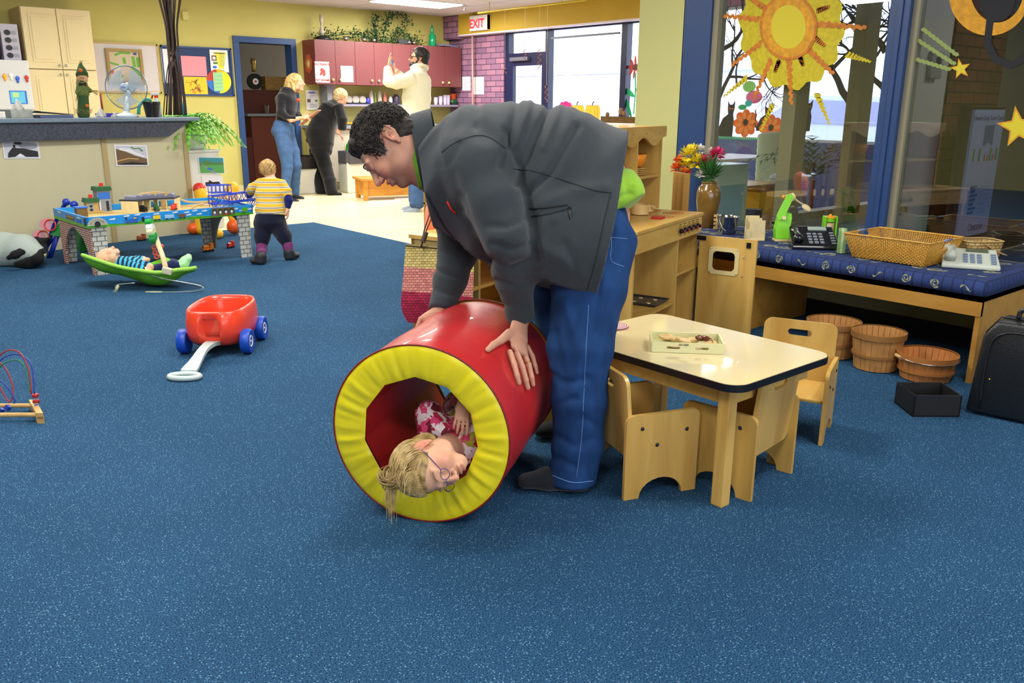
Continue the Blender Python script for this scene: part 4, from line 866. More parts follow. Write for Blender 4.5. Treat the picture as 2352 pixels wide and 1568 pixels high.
S=SDF(.005,.02);S.limb(D(1375,455,MD),D(1442,450,MD),(q_(86),.19),(q_(58),.17),up=cF,k=.03,end=.4);S.limb(D(1400,470,MD),D(1455,455,MD),(q_(55),.17),(q_(36),.15),up=cF,k=.03,end=.5)
S.cut(D(1442,476,MD),nrm(cR*.56-cU*.83));S.cut(D(1470,405,MD),nrm(cR*.80+cU*.60));S.cut(D(1492,445,MD),nrm(cR))
fs_=folds([([(1400,460),(1450,445)],.008,-.005),([(1410,500),(1450,430)],.008,-.004),([(1430,380),(1440,440)],.01,-.004)])
S.build('shirt',M_gs2,man,disp=lambda v:fs_(v)+.001*vnoise(v,60,4))
M_jn=mat('blue_denim','1a3c6c',rough=.85,var=.22,scale=26,bump=.25,bscale=600,stretch=(1,1,.35),spec=.2)
S=SDF(.0065,.03);S.limb(D(1320,500,MD),D(1385,530,MD),(q_(90),.17),(q_(72),.18),up=cF,k=.04,end=.7)
LN=[D(1385,545,2.74),D(1352,660,2.71),D(1332,800,2.70),D(1329,920,2.72),D(1328,1020,2.74),D(1312,1104,2.755)]
S.chain(LN,[(q_(78),.125),(q_(82),.115),(q_(71),.092),(q_(60),.080),(q_(55),.075),(q_(56),.078)],up=cF,k=.03,end=.6)
LF=[D(1335,560,2.93),D(1290,680,2.98),D(1290,790,3.02),D(1312,900,3.10),D(1335,985,3.16)]
S.chain(LF,[(.11,.115),(.105,.105),(.088,.085),(.074,.072),(.078,.075)],up=cF,k=.03,end=.6)
gN=V3(0,0,-1);S.cutif(V3(*LN[-1][:2],.028),gN,LN[-1],.16);S.cutif(V3(*LF[-1][:2],.03),gN,LF[-1],.16)
FN=[([(1262,860),(1300,880),(1350,870)],.014,-.008),([(1270,930),(1320,915)],.012,-.006),([(1275,1000),(1320,1025),(1360,1010)],.012,-.007),([(1270,1050),(1320,1070)],.010,-.007),([(1300,700),(1330,800),(1320,900)],.016,.006),([(1380,640),(1360,760)],.012,-.005),([(1275,760),(1290,850)],.012,-.006),([(1400,560),(1380,640)],.014,.004),([(1340,960),(1375,980)],.01,-.005)]
fj=folds(FN);jn=S.build('jeans',M_jn,man,disp=lambda v:fj(v)+.0014*vnoise(v,38,6));TN=bvh(jn)
M_st=mat('pale_stitching','5f8cc4',rough=.8);seam(TN,[(1352,700),(1346,800),(1342,880),(1336,1000),(1324,1096)],.0010,M_st,'side_seam',man)
seam(TN,[(1402,512),(1404,560),(1404,598),(1432,612)],.0012,M_st,'pocket_stitching',man);seam(TN,[(1402,545),(1440,548)],.001,M_st,'pocket_stitching',man)
seam(TN,[(1258,1086),(1290,1100),(1320,1108),(1362,1104)],.0014,M_st,'hem_stitching',man)
M_sk=fabric('dark_sock','1a1e26',500,.2,.05)
for(pa,pt,dz)in((P(1322,1096,z=.05),P(1205,1104,z=.03),0),(V3(*LF[-1][:2],.05),V3(*(LF[-1][:2]+(P(1205,1104,z=.03)-P(1322,1096,z=.05))[:2]*.95),.03),0)):
 pa=pa+cF*.02;S=SDF(.004,.02);S.chain([pa+V3(0,0,.05),pa],[.042,.042]);S.limb(pa-V3(0,0,.008),pa*.45+pt*.55,(.040,.042),(.043,.034),k=.02);S.limb(pa*.45+pt*.55,pt,(.044,.032),(.036,.022),k=.02);S.ell(pa-nrm(pt-pa)*.02-V3(0,0,.012),.034)
 S.cut(V3(0,0,.004),V3(0,0,-1));S.build('sock',M_sk,man)
gd=2.42
girl=thing('person','small blonde girl with glasses and floral top lying inside the play tunnel','person',tuple(tp(-PI/2,.16,.02)))
gU=nrm(cR*-.80-cU*.50-cF*.33);gF=nrm(cR*.60-cU*.35-cF*.62)
GH=Head(D(983,1068,2.405),gU,gF,.86)
S=SDF(.0032,.012);GH.add(S,child=1.0,nose=.7,ear=.95)
def tu(s_,z_,h):return tC+tS*s_+V3(0,0,z_)+tA*h
chest=tu(-.055,-.075,.22)
S.limb(GH.p(0,-.03,-.06),tu(-.06,-.08,.13),.036,.045,k=.02)
S.chain([tu(-.05,-.075,.14),chest,tu(-.03,-.06,.42),tu(-.02,-.06,.54)],[(.085,.055),(.09,.06),(.09,.06),(.08,.055)],k=.03)
arm=[tu(-.115,-.045,.14),tu(-.135,.03,.20),tu(-.10,.07,.11)]
S.chain(arm,[.033,.027,.02],k=.015)
hand(S,arm[2],V3(.1,0,-.5)-tA*.6,-cF,cR,.6)
S.build('body',skin_mat('fair_skin','d9a98c'),girl,colfn=lambda p:GH.colors(p,'dba88a',0,.9));GH.extras(girl,'8a6a44','30302c',.1)
M_gt=mat('floral_cotton','e9c9d2',rough=.85);N,L,bs=nodes(M_gt);tc=N.new('ShaderNodeTexCoord');vo=N.new('ShaderNodeTexVoronoi');vo.inputs['Scale'].default_value=36;nz=N.new('ShaderNodeTexNoise');nz.inputs['Scale'].default_value=30
mxv=N.new('ShaderNodeMix');mxv.data_type='RGBA';mxv.inputs[0].default_value=.06;L.new(tc.outputs['Object'],nz.inputs['Vector']);L.new(tc.outputs['Object'],mxv.inputs[6]);L.new(nz.outputs['Color'],mxv.inputs[7]);L.new(mxv.outputs[2],vo.inputs['Vector'])
sp=N.new('ShaderNodeSeparateColor');L.new(vo.outputs['Color'],sp.inputs[0]);rp=N.new('ShaderNodeValToRGB');rp.color_ramp.interpolation='CONSTANT';el=rp.color_ramp.elements;el[0].color=(*rgb('b01f3a'),1);el[1].position=.3;el[1].color=(*rgb('e0457a'),1)
for ps,c_ in((.5,'f0dfe4'),(.62,'a3a032'),(.74,'6f1428'),(.86,'e8503a')):e=el.new(ps);e.color=(*rgb(c_),1)
L.new(sp.outputs[0],rp.inputs[0]);r3=N.new('ShaderNodeValToRGB');r3.color_ramp.elements[0].position=.60;r3.color_ramp.elements[1].position=.63;L.new(vo.outputs['Distance'],r3.inputs[0]);mx=N.new('ShaderNodeMix');mx.data_type='RGBA';L.new(r3.outputs[0],mx.inputs[0]);L.new(rp.outputs[0],mx.inputs[6]);mx.inputs[7].default_value=(*rgb('f0dfe4'),1);L.new(mx.outputs[2],bs.inputs['Base Color'])
S=SDF(.004,.02);S.chain([tu(-.055,-.07,.11),chest,tu(-.03,-.06,.42),tu(-.02,-.06,.55)],[(.098,.066),(.105,.075),(.10,.072),(.095,.066)],k=.03,end=.4);S.limb(tu(-.10,-.05,.13),tu(-.132,.01,.18),.052,.046,k=.02);S.limb(tu(.0,-.04,.12),tu(.035,.0,.17),.052,.045,k=.02)
S.cut(tu(-.055,-.07,.085),-tA);S.build('floral_top',M_gt,girl,disp=lambda v:.003*vnoise(v,55,3))
S=SDF(.006,.02);S.chain([tu(-.03,-.06,.50),tu(.03,.04,.58),tu(-.03,-.02,.70)],[(.10,.08),.075,.055],k=.02);S.build('leggings',fabric('navy_leggings','1d2440'),girl)
M_gh=hair_mat('dark_blonde_hair','b89c64','7a6238',40,.42);M_gh2=hair_mat('dark_blonde_hair_strands','d2b67e','a08550',45,.4)
S=SDF(.0038,.012);S.ell(GH.p(0,-.014,.022),V3(.084,.100,.092)*.86,GH.R);S.ell(GH.p(0,-.055,-.03),V3(.07,.055,.06)*.86,GH.R,.02)
S.ell(GH.p(0,.092,-.035),V3(.085,.058,.083)*.86,GH.R,.006,op='s')
for sd in(-1,1):S.ell(GH.p(sd*.088,-.002,-.022),V3(.03,.022,.034)*.86,GH.R,.004,op='s')
S.ell(GH.p(0,.0,-.13),V3(.12,.12,.06)*.86,GH.R,.01,op='s')
S.build('hair',M_gh,girl,disp=lambda v:.0016*vnoise(v,170,3))
bun=GH.p(-.015,-.02,.105)
def lock(i,rr):
 th=rr.uniform(-2.9,2.9);el_=rr.uniform(-.35,.95)
 x=math.sin(th);y=math.cos(th);c=math.sqrt(1-el_*el_*.98);st=V3(x*c*.087,y*c*.100-.014,el_*.093+.022)
 if y>.35 and st[2]<.058:st[2]=.058+rr.uniform(0,.01);st[1]=.072
 bl=V3(-.015+rr.uniform(-.02,.02),-.02+rr.uniform(-.02,.02),.108+rr.uniform(-.01,.015));pts=[]
 for k_ in range(9):
  t=k_/8;p=st*(1-t)+bl*t;d=(p-V3(0,-.014,.022))/V3(.087,.1025,.094);n_=np.linalg.norm(d);rd=max(1.0,1.02+.05*math.sin(PI*t))if t<.85 else n_
  p=V3(0,-.014,.022)+d/n_*V3(.087,.1025,.094)*max(rd,n_ if t>.8 else 0);pts.append(GH.p(*(p+V3(rr.uniform(-1,1),rr.uniform(-1,1),rr.uniform(-1,1))*.0005)))
 return pts,[.0003,.0011,.0014,.0015,.0015,.0015,.0014,.0011,.0005]
strands(GH,lock,900,M_gh2,'hair_strands',girl,11)
def bunlock(i,rr):
 a0=rr.uniform(0,6.28);ti=rr.uniform(-.9,.9);r_=rr.uniform(.012,.032);ax1=nrm(GH.x+GH.z*ti+GH.y*rr.uniform(-.5,.5));x,y,_=frame(ax1);c=GH.p(-.02+rr.uniform(-.012,.012),-.025+rr.uniform(-.012,.012),.112+rr.uniform(-.012,.014))
 return[c+(x*math.cos(a0+a)+y*math.sin(a0+a))*r_*(1+.1*a)for a in np.linspace(0,rr.uniform(1.8,4),9)],[.0004,.0016,.0022,.0025,.0025,.0022,.002,.0014,.0004]
strands(GH,bunlock,170,M_gh,'hair_bun',girl,12)
def loose(i,rr):
 if rr.random()<.5:s0=GH.p(rr.uniform(-.05,.0),-.03+rr.uniform(-.01,.01),.115+rr.uniform(-.02,.01));L_=rr.uniform(.05,.135)
 else:s0=GH.p(rr.uniform(-.085,-.03),rr.uniform(-.05,.05),rr.uniform(.02,.1));L_=rr.uniform(.03,.075)
 out=-tA;pts=[s0];p=s0
 for k_ in range(7):p=p+V3(0,0,-1)*L_/7+out*(.010 if k_<2 else .001)+cR*rr.uniform(-.002,.002);p=p if p[2]>.006 else V3(p[0],p[1],.006);pts.append(p)
 return pts,[.0014,.0014,.0012,.0011,.001,.0008,.0006,.0003]
strands(GH,loose,130,M_gh2,'loose_hair',girl,13)
b=MB();q=.86
for sd in(-1,1):b.tube([GH.p(sd*.033+.021*math.cos(a),.111-.010*abs(math.cos(a))*(1 if sd*math.cos(a)>0 else .2),-.012+.0150*math.sin(a))for a in np.linspace(0,2*PI,24,endpoint=False)],.0010,6,closed=True)
b.tube([GH.p(-.014,.112,-.008),GH.p(0,.116,-.006),GH.p(.014,.112,-.008)],.001,6)
for sd in(-1,1):b.tube([GH.p(sd*.052,.102,-.008),GH.p(sd*.068,.08,-.004),GH.p(sd*.080,.0,.0),GH.p(sd*.080,-.01,-.006)],.0013,6)
b.build('glasses',mat('purple_wire_frame','4a3f8a',rough=.3,metal=.5),girl,smooth=True)
# PLAY KITCHEN, HUTCH, BENCH TOP, BASKETS
M_redp=mat('red_paint','b3221c',rough=.5);M_burn=mat('burner_red_print','c0442a',rough=.5)
sA=P(1612,487,z=.66);sB=P(1450,535,z=.66);kx=nrm((sA-sB)*V3(1,1,0));ky=V3(-kx[1],kx[0],0)
KW,KD=.86,.36;k0=sA-kx*KW;k0[2]=0
Rk=np.stack([kx,ky,V3(0,0,1)],1)
def kq(x,y,z):return k0+kx*x+ky*y+V3(0,0,z)
def kbox(b,a,c,bev=0):
 a=np.array(a,float);c=np.array(c,float);b.box(kq(*((a+c)/2)),np.abs(c-a),Rk,bev);return b
t=thing('play_stove','wooden play stove with five knobs, red ring burners and open shelves','play kitchen',tuple(kq(KW/2,KD/2,0)))
b=MB();kbox(b,(-.01,-.01,.642),(KW+.01,KD,.66),.005);b.build('stove_top',M_birchx,t)
b=MB();kbox(b,(0,-.004,.555),(KW,.014,.642));b.build('front_panel',M_birchx,t)
b=MB()
for x in(0,KW-.016):kbox(b,(x,.01,0),(x+.016,KD,.642))
kbox(b,(.56,.012,.02),(.574,KD,.60));kbox(b,(0,KD-.01,0),(KW,KD,.642));kbox(b,(.01,.01,.03),(KW,KD,.045));b.build('cabinet',M_birch,t)
for(x0_,x1_,z_)in((.01,.56,.22),(.574,KW-.01,.36)):b=MB();kbox(b,(x0_,.012,z_),(x1_,KD,z_+.014));b.build('shelf',M_birchx,t)
M_knob=mat('knob_black','16181c',rough=.3);M_knr=mat('knob_red_tip','b02a30',rough=.3)
for i in range(5):
 c=kq(KW-.055-.062*(4-i)-.02,-.005,.598);b=MB();ring=[c+(kx*math.cos(a)+V3(0,0,1)*math.sin(a))*.0245 for a in np.linspace(0,2*PI,24,endpoint=False)]
 b.tube(ring,.0010,5,closed=True);kn=b.build('dial_ring',M_blk,t,smooth=True)
 b=MB();b.lathe([(.013,0),(.013,.010),(.009,.013),(.008,.022),(.001,.023)],c,16,-ky,cap=False);b.build('knob',M_knob,t,smooth=True,auto=40)
 b=MB();b.lathe([(.006,.022),(.0065,.027),(.001,.028)],c+V3(.002,0,0),12,-ky,cap=False);b.build('knob_tip',M_knr,t,smooth=True)
 text(('OVEN','LEFT FRONT','LEFT REAR','RIGHT FRONT','RIGHT REAR')[i],c+V3(0,0,.030)-ky*.0005,kx,(0,0,1),.0065,M_blk,'lettering',t,ext=.0002)
for(x,y)in((.56,.10),(.73,.11),(.60,.24),(.76,.25)):
 b=MB()
 for r_ in(.016,.034,.052):b.tube([kq(x+r_*math.cos(a),y+r_*math.sin(a),.6602)for a in np.linspace(0,2*PI,28,endpoint=False)],.0040,4,closed=True,flat=.15)
 b.build('burner',M_burn,t)
hP=P(1600,545,z=.545);hinge=kq(KW-.04,-.014,0);free=P(1703,548,z=.545);dd=nrm((free-hinge)*V3(1,1,0));dw=.31
t2=thing('oven_door','open plywood oven door with a rounded clear window beside the play stove','oven door',tuple(hinge))
b=MB();hole=[(p[0],p[1])for p in rrect(.075,.345,.205,.455,.025,5)][::-1];hz=hinge+V3(0,0,.02)
b.holed([(0,0),(dw,0),(dw,.525),(0,.525)],[hole],hz,dd,(0,0,1),.014);b.build('panel',M_birch,t2)
nn_=nrm(np.cross(dd,V3(0,0,1)));nn_=nn_ if nn_@cF<0 else-nn_
b=MB();b.holed(rrect(.058,.328,.222,.472,.022,5),[[p for p in rrect(.080,.350,.200,.450,.022,5)][::-1]],hz+nn_*.009,dd,(0,0,1),.003);b.build('window_frame',mat('clear_acrylic','d8c68e',rough=.15,coat=.5),t2)
b=MB();b.holed(rrect(.07,.34,.21,.46,.02,4),[],hz,dd,(0,0,1),.002);b.build('window',glass_mat('smoky_acrylic',(.55,.45,.3),.06),t2)
b=MB()
for(u,v)in((.068,.338),(.212,.338),(.068,.462),(.212,.462),(.245,.43),(.245,.33)):b.lathe([(.0045,0),(.004,.003),(.001,.004)],hz+dd*u+V3(0,0,v)+nn_*.008,10,nn_,cap=False)
b.build('screws',M_steel,t2,smooth=True)
b=MB();b.box(hz+dd*.268+V3(0,0,.495)+nn_*.009,(.022,.006,.028),np.stack([dd,np.cross(V3(0,0,1),dd),V3(0,0,1)],1));b.build('latch_plate',M_blk,t2)
b=MB();b.box(hz+dd*.012+V3(0,0,.512)+nn_*.011,(.05,.006,.022),np.stack([dd,np.cross(V3(0,0,1),dd),V3(0,0,1)],1));b.build('hinge',M_blk,t2)
def pan(x,y,r,h,label,handle):
 c=kq(x,y,.664);t=thing('toy_pot',label,'toy pot',tuple(c));b=MB();b.lathe([(r,0),(r,h),(r-.005,h),(r-.006,.006),(.001,.006)],c,32,cap=True);b.build('pot_body',M_disc,t,smooth=True,auto=40)
 b=MB();b.box(c+kx*handle[0]+ky*handle[1]+V3(0,0,h*.7),(.03,.014,.012),Rk,bev=.003);b.build('handle',M_disc,t)
pan(.575,.235,.048,.050,'larger pale wooden toy pot on the back of the play stove',(.05,-.02));pan(.71,.255,.040,.034,'smaller pale wooden toy pan beside the larger pot',(-.01,-.046))
b=MB();b.prism([(-.03,-.025),(.03,-.025),(.03,.025),(-.03,.025)],kq(.47,.09,.665),kx,ky,.008);tag(b.build('toy_lid',M_redp),'flat red square toy lid at the stove front edge by the green shirt','toy')
b=MB();kbox(b,(.36,.04,.236),(.54,.30,.242),.002);kbox(b,(.355,.035,.240),(.36,.305,.248));kbox(b,(.54,.035,.240),(.545,.305,.248));kbox(b,(.355,.035,.240),(.545,.04,.248))
tr=b.build('baking_tray',mat('dark_grey_tin','4a4e56',rough=.35,metal=.6));tag(tr,'dark grey toy baking tray on the lower stove shelf','baking tray')
b=MB()
for i in range(2):
 for j in range(3):b.lathe([(.012,.0),(.011,.0015)],kq(.40+.09*i,.09+.08*j,.243),16)
b.build('spots',M_lam,tr)
t=thing('play_hutch','wooden play hutch with scalloped crown and red back panel above the stove','shelf',tuple(kq(KW/2,KD+.08,.66)))
hx1,hx0=KW+.02,.04;hy0,hy1,hz0,hz1=KD-.12,KD+.12,.662,1.085;W_=hx1-hx0
b=MB()
for x in(hx0,hx0+W_*.60,hx1-.016):b=MB();kbox(b,(x,hy0+.01,hz0),(x+.016,hy1,hz1-.01));b.build('side_panel',M_birch,t)
b=MB();kbox(b,(hx0,hy1-.012,hz0),(hx1,hy1,hz1));b.build('back_panel',M_redp,t)
b=MB();kbox(b,(hx0-.01,hy0,hz1),(hx1+.01,hy1,hz1+.014));b.build('top',M_birchx,t)
b=MB();kbox(b,(hx0,hy0+.012,.835),(hx1,hy1,.849));b.build('shelf',M_birchx,t)
n_=40;lo_=[(hx0-.01+(W_+.02)*i/n_,hz1-.062-.022*math.sin(i/n_*4*PI*1.5-1.2))for i in range(n_+1)]
b=MB();b.prism(lo_+[(hx1+.01,hz1+.014),(hx0-.01,hz1+.014)],kq(0,hy0,0),kx,(0,0,1),.014);b.build('scalloped_crown',M_birchx,t)
b=MB()
for x in(.15,.45,.62,.80):b.lathe([(.005,0),(.001,.003)],kq(x,hy0-.007,hz1-.02),10,-ky,cap=False)
b.build('screws',M_steel,t,smooth=True)
M_org=mat('orange_plastic','f09020',rough=.35);M_pkp=mat('pink_plastic','e01880',rough=.3);M_bpl=mat('blue_plastic','1a62d0',rough=.3);M_rdp=mat('red_plastic','d8342a',rough=.3)
c=kq(.71,hy0+.10,.849)
for i in range(4):
 b=MB();b.lathe([(.045,0),(.066,.003),(.068,.007),(.064,.009),(.04,.005),(.001,.005)],c+V3(0,0,.0095*i+.0005),36);p_=b.build('toy_plate',mat('tan_plate','c9a25c',rough=.45),None,smooth=True);tag(p_,['lowest','second lowest','second highest','topmost'][i]+' tan toy plate of the stack under the orange bowl','plate','tan toy plates under the orange bowl')
b=MB();c2=c+V3(0,0,.040);b.lathe([(.032,0),(.05,.008),(.066,.035),(.07,.068),(.067,.068),(.062,.036),(.045,.012),(.001,.010)],c2,40);tag(b.build('toy_bowl',M_org,None,smooth=True),'orange plastic bowl on a stack of tan plates in the hutch','bowl')
for(x,z,m_,lb)in((.60,.849,M_bpl,'small blue lidded tub under the pink one in the hutch'),(.602,.879,M_pkp,'small magenta lidded tub stacked on the blue tub in the hutch'),(.50,.885,M_rdp,'small clear tub with red lid on the left hutch shelf')):
 t=thing('food_tub',lb,'tub',tuple(kq(x,hy0+.08,z)));b=MB();b.lathe([(.020,0),(.026,.02),(.026,.021)],kq(x,hy0+.08,z),20);b.build('tub_body',m_ if m_ is not M_rdp else mat('clear_tub','d8d0c8',rough=.2),t,smooth=True);b=MB();b.lathe([(.028,.0215),(.028,.028),(.001,.029)],kq(x,hy0+.08,z),20);b.build('lid',m_,t,smooth=True,auto=40)
tb=MB();kbox(tb,(.46,hy0+.04,.849),(.54,hy0+.14,.884));tag(tb.build('toy_box',M_lam),'small cream block box on the left hutch shelf under the red tub','box')
for i,(xx,h_)in enumerate(((.03,1.0),(.085,.97),(.14,.95))):
 b=MB();c=D(1552+12*i,440,4.86-.05*i);b.box((c[0],c[1],.42),(.026,.035,.84),rotz(math.atan2(kx[1],kx[0])+.2),bev=.003);tag(b.build('wooden_panel',wood('tan_board','b9904a','a37a38')),['tan wooden board leaning upright right beside the hutch','tan wooden board leaning in the middle of three behind the vase','tan wooden board leaning nearest the blue window frame'][i],'board','boards leaning between the hutch and the column')
vb=V3(4.36,3.26,.475)
t=thing('flower_vase','tall brown glazed vase with yellow and pink artificial flowers','vase',tuple(vb))
M_vase=mat('brown_glaze','7a5a22',rough=.22,coat=.5,var=.25,scale=14);b=MB();b.lathe([(.045,0),(.05,.01),(.062,.08),(.073,.16),(.073,.21),(.064,.245),(.045,.262),(.045,.272),(.052,.28),(.046,.28),(.04,.262),(.03,.25)],vb,36,cap=False);b.build('vase_body',M_vase,t,smooth=True)
M_leaf=mat('leaf_green','2f6b2a',rough=.5,var=.3,scale=30);M_fy=mat('petal_yellow','f0dc30',rough=.6,var=.12,scale=60);M_fp=mat('petal_pink','e03a78',rough=.6,var=.2,scale=60);M_fw=mat('petal_white','f0efe6',rough=.6);M_fo=mat('petal_orange','e86a22',rough=.6,var=.2,scale=60)
rr=random.Random(21)
vd=depth(vb)
def mum(c,r,m_,nm,ragged=1.0):
 b=MB()
 for k_ in range(90):
  u=rr.uniform(-.5,1);th=k_*2.4;s_=math.sqrt(1-u*u);d=V3(s_*math.cos(th),s_*math.sin(th),u);tip=c+d*r*rr.uniform(.85,1.05);x,y,_=frame(d);w_=r*.16
  b.add([c+d*r*.25,c+d*r*.7+x*w_,tip+y*w_*.3,c+d*r*.7-x*w_],[(0,1,2,3)])
 return b.build(nm,m_,t,fixn=False,smooth=True)
fl=[(1582,358,-.02,.040,M_fy),(1603,375,-.05,.038,M_fy),(1574,382,.0,.034,M_fy),(1617,372,-.06,.028,M_fp),(1648,356,-.03,.032,M_fp),(1640,362,0,.028,M_fp),(1553,388,.0,.026,M_fo),(1560,372,.02,.026,M_fo),(1608,346,.03,.024,M_fw),(1632,352,.03,.022,M_fw),(1612,400,-.05,.026,M_fw),(1634,385,-.04,.022,M_fy),(1592,346,.03,.026,M_fy),(1575,398,-.03,.024,M_fo)]
for(px,py,o,r_,m_)in fl:
 c=D(px,py,vd+o);mum(c,r_*1.9,m_,'flower');b=MB();b.tube(spline([vb+V3(0,0,.26),(vb+V3(0,0,.26))*.4+c*.6+V3(0,0,.01),c],4),.0022,5);b.build('stem',M_leaf,t,smooth=True)
b=MB()
for k_ in range(130):
 a=rr.uniform(0,6.28);e=vb+V3(math.cos(a)*rr.uniform(.02,.12),math.sin(a)*rr.uniform(.02,.12),rr.uniform(.28,.46));s0=vb+V3(0,0,.27);m_=s0*.5+e*.5+V3(0,0,.02);x=nrm(np.cross(e-s0,V3(0,0,1))+1e-6)*rr.uniform(.004,.010);b.add([s0*.3+m_*.7,m_+x,e,m_-x],[(0,1,2,3)])
b.build('leaves',M_leaf,t,fixn=False)
BZ=.476
t=thing('slatted_crate','small slatted wooden rack at the left end of the bench','rack',tuple(P(1655,538,z=BZ)));c=P(1655,530,z=BZ)
for k_ in range(4):b=MB();b.box(c+V3(.04,.0,.012+.024*k_),(.012,.14,.014),rotz(.35));b.build('slat',M_pine,t)
b=MB();b.box(c+V3(.055,-.06,.045),(.012,.012,.09),rotz(.35));b.box(c+V3(.055,.07,.045),(.012,.012,.09),rotz(.35));b.build('post',M_pine,t)
c=P(1674,538,z=BZ)+cF*V3(1,1,0)*.05;t=thing('metal_bucket','shiny steel bucket with wire handle on the bench','bucket',tuple(c));b=MB();M_chr=mat('shiny_steel','c9c4b8',rough=.12,metal=1)
b.lathe([(.048,0),(.052,.004),(.062,.098),(.065,.100),(.062,.102),(.059,.098),(.05,.01),(.001,.008)],c,36);b.build('bucket_body',M_chr,t,smooth=True,auto=60)
b=MB();sd_=cR*V3(1,1,0);b.tube([c+V3(0,0,.088)+sd_*.064*math.cos(a)-cF*V3(1,1,0)*.035*math.sin(a)*1.5-V3(0,0,.07)*math.sin(a)for a in np.linspace(0,PI,14)],.0022,6);b.build('handle',M_chr,t,smooth=True)
c=P(1716,520,z=BZ);b=MB();b.box(c+V3(.06,0,.052),(.06,.09,.105),rotz(.4));tag(b.build('card_box',mat('dark_printed_card','20242c',rough=.6,var=.3,scale=40)),'dark printed card box between the bucket and the wooden holder','box')
hc=P(1738,553,z=BZ);t=thing('letter_holder','pale wooden letter holder with layered upright plates on the bench','holder',tuple(hc));vx=nrm(cR*V3(1,1,0));vy=nrm(cF*V3(1,1,0));Rv=np.stack([vx,vy,V3(0,0,1)],1);M_pal=mat('pale_raw_wood','dccb98',rough=.6,var=.06,scale=30)
for k_ in range(3):b=MB();b.box(hc+vy*(.012+.026*k_)+V3(-.003*k_,0,.058+.006*k_)-vx*.006*k_,(.088-.01*(k_>0),.006,.108+.010*k_),Rv,bev=.001);b.build('plate',M_pal,t)
b=MB();b.box(hc-vx*.044+vy*.038+V3(0,0,.03),(.006,.07,.06),Rv);b.box(hc+vx*.042+vy*.038+V3(0,0,.03),(.006,.07,.06),Rv);b.box(hc+vy*.038+V3(0,0,.004),(.088,.075,.008),Rv);b.build('base',M_pal,t)
M_grn=mat('lime_green_paint','7ad016',rough=.35);M_yb=mat('orange_yellow_bead','f0a41c',rough=.35)
mc=P(1797,553,z=BZ);t=thing('toy_mixer','lime green wooden toy stand mixer with spoon beater tipped up','toy mixer',tuple(mc));md_=depth(mc)
def mpx(px,py,o=0.0):return D(px,py,md_+o)
b=MB();b.box(mc+V3(0,0,.006),(.10,.075,.012),Rv,bev=.004);b.build('base',M_pal,t)
def pxprism(b,pts,th,o=0.0):
 q=[mpx(*p,o)for p in pts];n_=len(q);w_=vy*th/2;b.add([z-w_ for z in q]+[z+w_ for z in q],[tuple(range(n_)),tuple(range(n_,2*n_))[::-1]]+[(i,(i+1)%n_,n_+(i+1)%n_,n_+i)for i in range(n_)]);return b
b=MB();pxprism(b,[(1779,547),(1779,525),(1786,500),(1796,490),(1815,489),(1816,500),(1812,520),(1817,547)],.05);b.build('stand',M_grn,t)
for o in(-.030,.030):b=MB();pxprism(b,[(1783,497),(1790,482),(1808,447),(1818,445),(1823,452),(1800,502),(1788,506)],.008,o);b.build('arm',M_grn,t)
b=MB();b.cyl(mpx(1801,500,-.04),mpx(1801,500,.04),.011);b.build('pivot',M_pal,t,smooth=True,auto=40)
b=MB();b.cyl(mpx(1806,458),mpx(1824,451),.024,.022,24);b.build('motor_head',M_pal,t,smooth=True,auto=40)
b=MB();b.ell(mpx(1800,452),.010);b.build('button',M_yb,t,smooth=True)
b=MB();b.tube([mpx(1822,455),mpx(1834,463),mpx(1846,471)],[.008,.005,.005],10);b.build('beater_rod',M_pal,t,smooth=True)
b=MB();sx=nrm(mpx(1862,484)-mpx(1840,468));b.ell(mpx(1852,477),(.030,.016,.007),np.stack([sx,nrm(np.cross(cF,sx)),nrm(np.cross(sx,nrm(np.cross(cF,sx))))],1));b.build('spoon',M_pal,t,smooth=True)
def phone(px,py,body,dark,label,ang,sc=1.0,light=False):
 c=P(px,py,z=BZ);x=nrm(vx*math.cos(ang)+vy*math.sin(ang));y=V3(-x[1],x[0],0);t=thing('desk_phone',label,'telephone',tuple(c));R_=np.stack([x,y,V3(0,0,1)],1)
 def q(a,b_,z):return c+(x*a+y*b_)*sc+V3(0,0,z*sc)
 tl=.30 if light else .46;b=MB();top=lambda a,b_:.018+(b_+.075)*tl*1.0
 b.add([q(a,b_,0)for a,b_ in((-.11,-.075),(.11,-.075),(.10,.085),(-.10,.085))]+[q(a,b_,top(a,b_))for a,b_ in((-.11,-.075),(.11,-.075),(.10,.085),(-.10,.085))],[(0,3,2,1),(4,5,6,7),(0,1,5,4),(1,2,6,5),(2,3,7,6),(3,0,4,7)]);bo=b.build('phone_body',body,t)
 bo.modifiers.new('bev','BEVEL').width=.006*sc;bo.modifiers['bev'].segments=2
 b=MB();hp=[q(-.078,-.062,.040),q(-.078,-.030,.062),q(-.078,.01,.068),q(-.078,.05,.070),q(-.078,.078,.060)];b.tube(spline(hp,3),[sc*r_ for r_ in(.021,.024,.022,.016,.013,.012,.012,.013,.016,.021,.024,.023,.020)],12,flat=.8);b.build('handset',body if not light else mat('grey_handset','b4bcb0',rough=.4),t,smooth=True)
 u=q(.03,.055,top(0,.055)+.004);b=MB();Rt=R_@rot(math.atan(tl));b.box(q(.025,.058,top(0,.058)+.002),np.array((.085,.026,.008))*sc,Rt,bev=.002);b.build('screen',dark,t)
 for i in range(4):
  for j in range(3):b=MB();b.box(q(-.02+.026*j,-.05+.022*i,top(0,-.05+.022*i)+.002),np.array((.018,.011,.006))*sc,Rt);b.build('key',M_keyl if light else M_keyd,t)
 for i in range(5):b=MB();b.box(q(.085,-.055+.02*i,top(0,-.055+.02*i)+.002),np.array((.020,.008,.006))*sc,Rt);b.build('key',M_keyl if light else M_keyd,t)
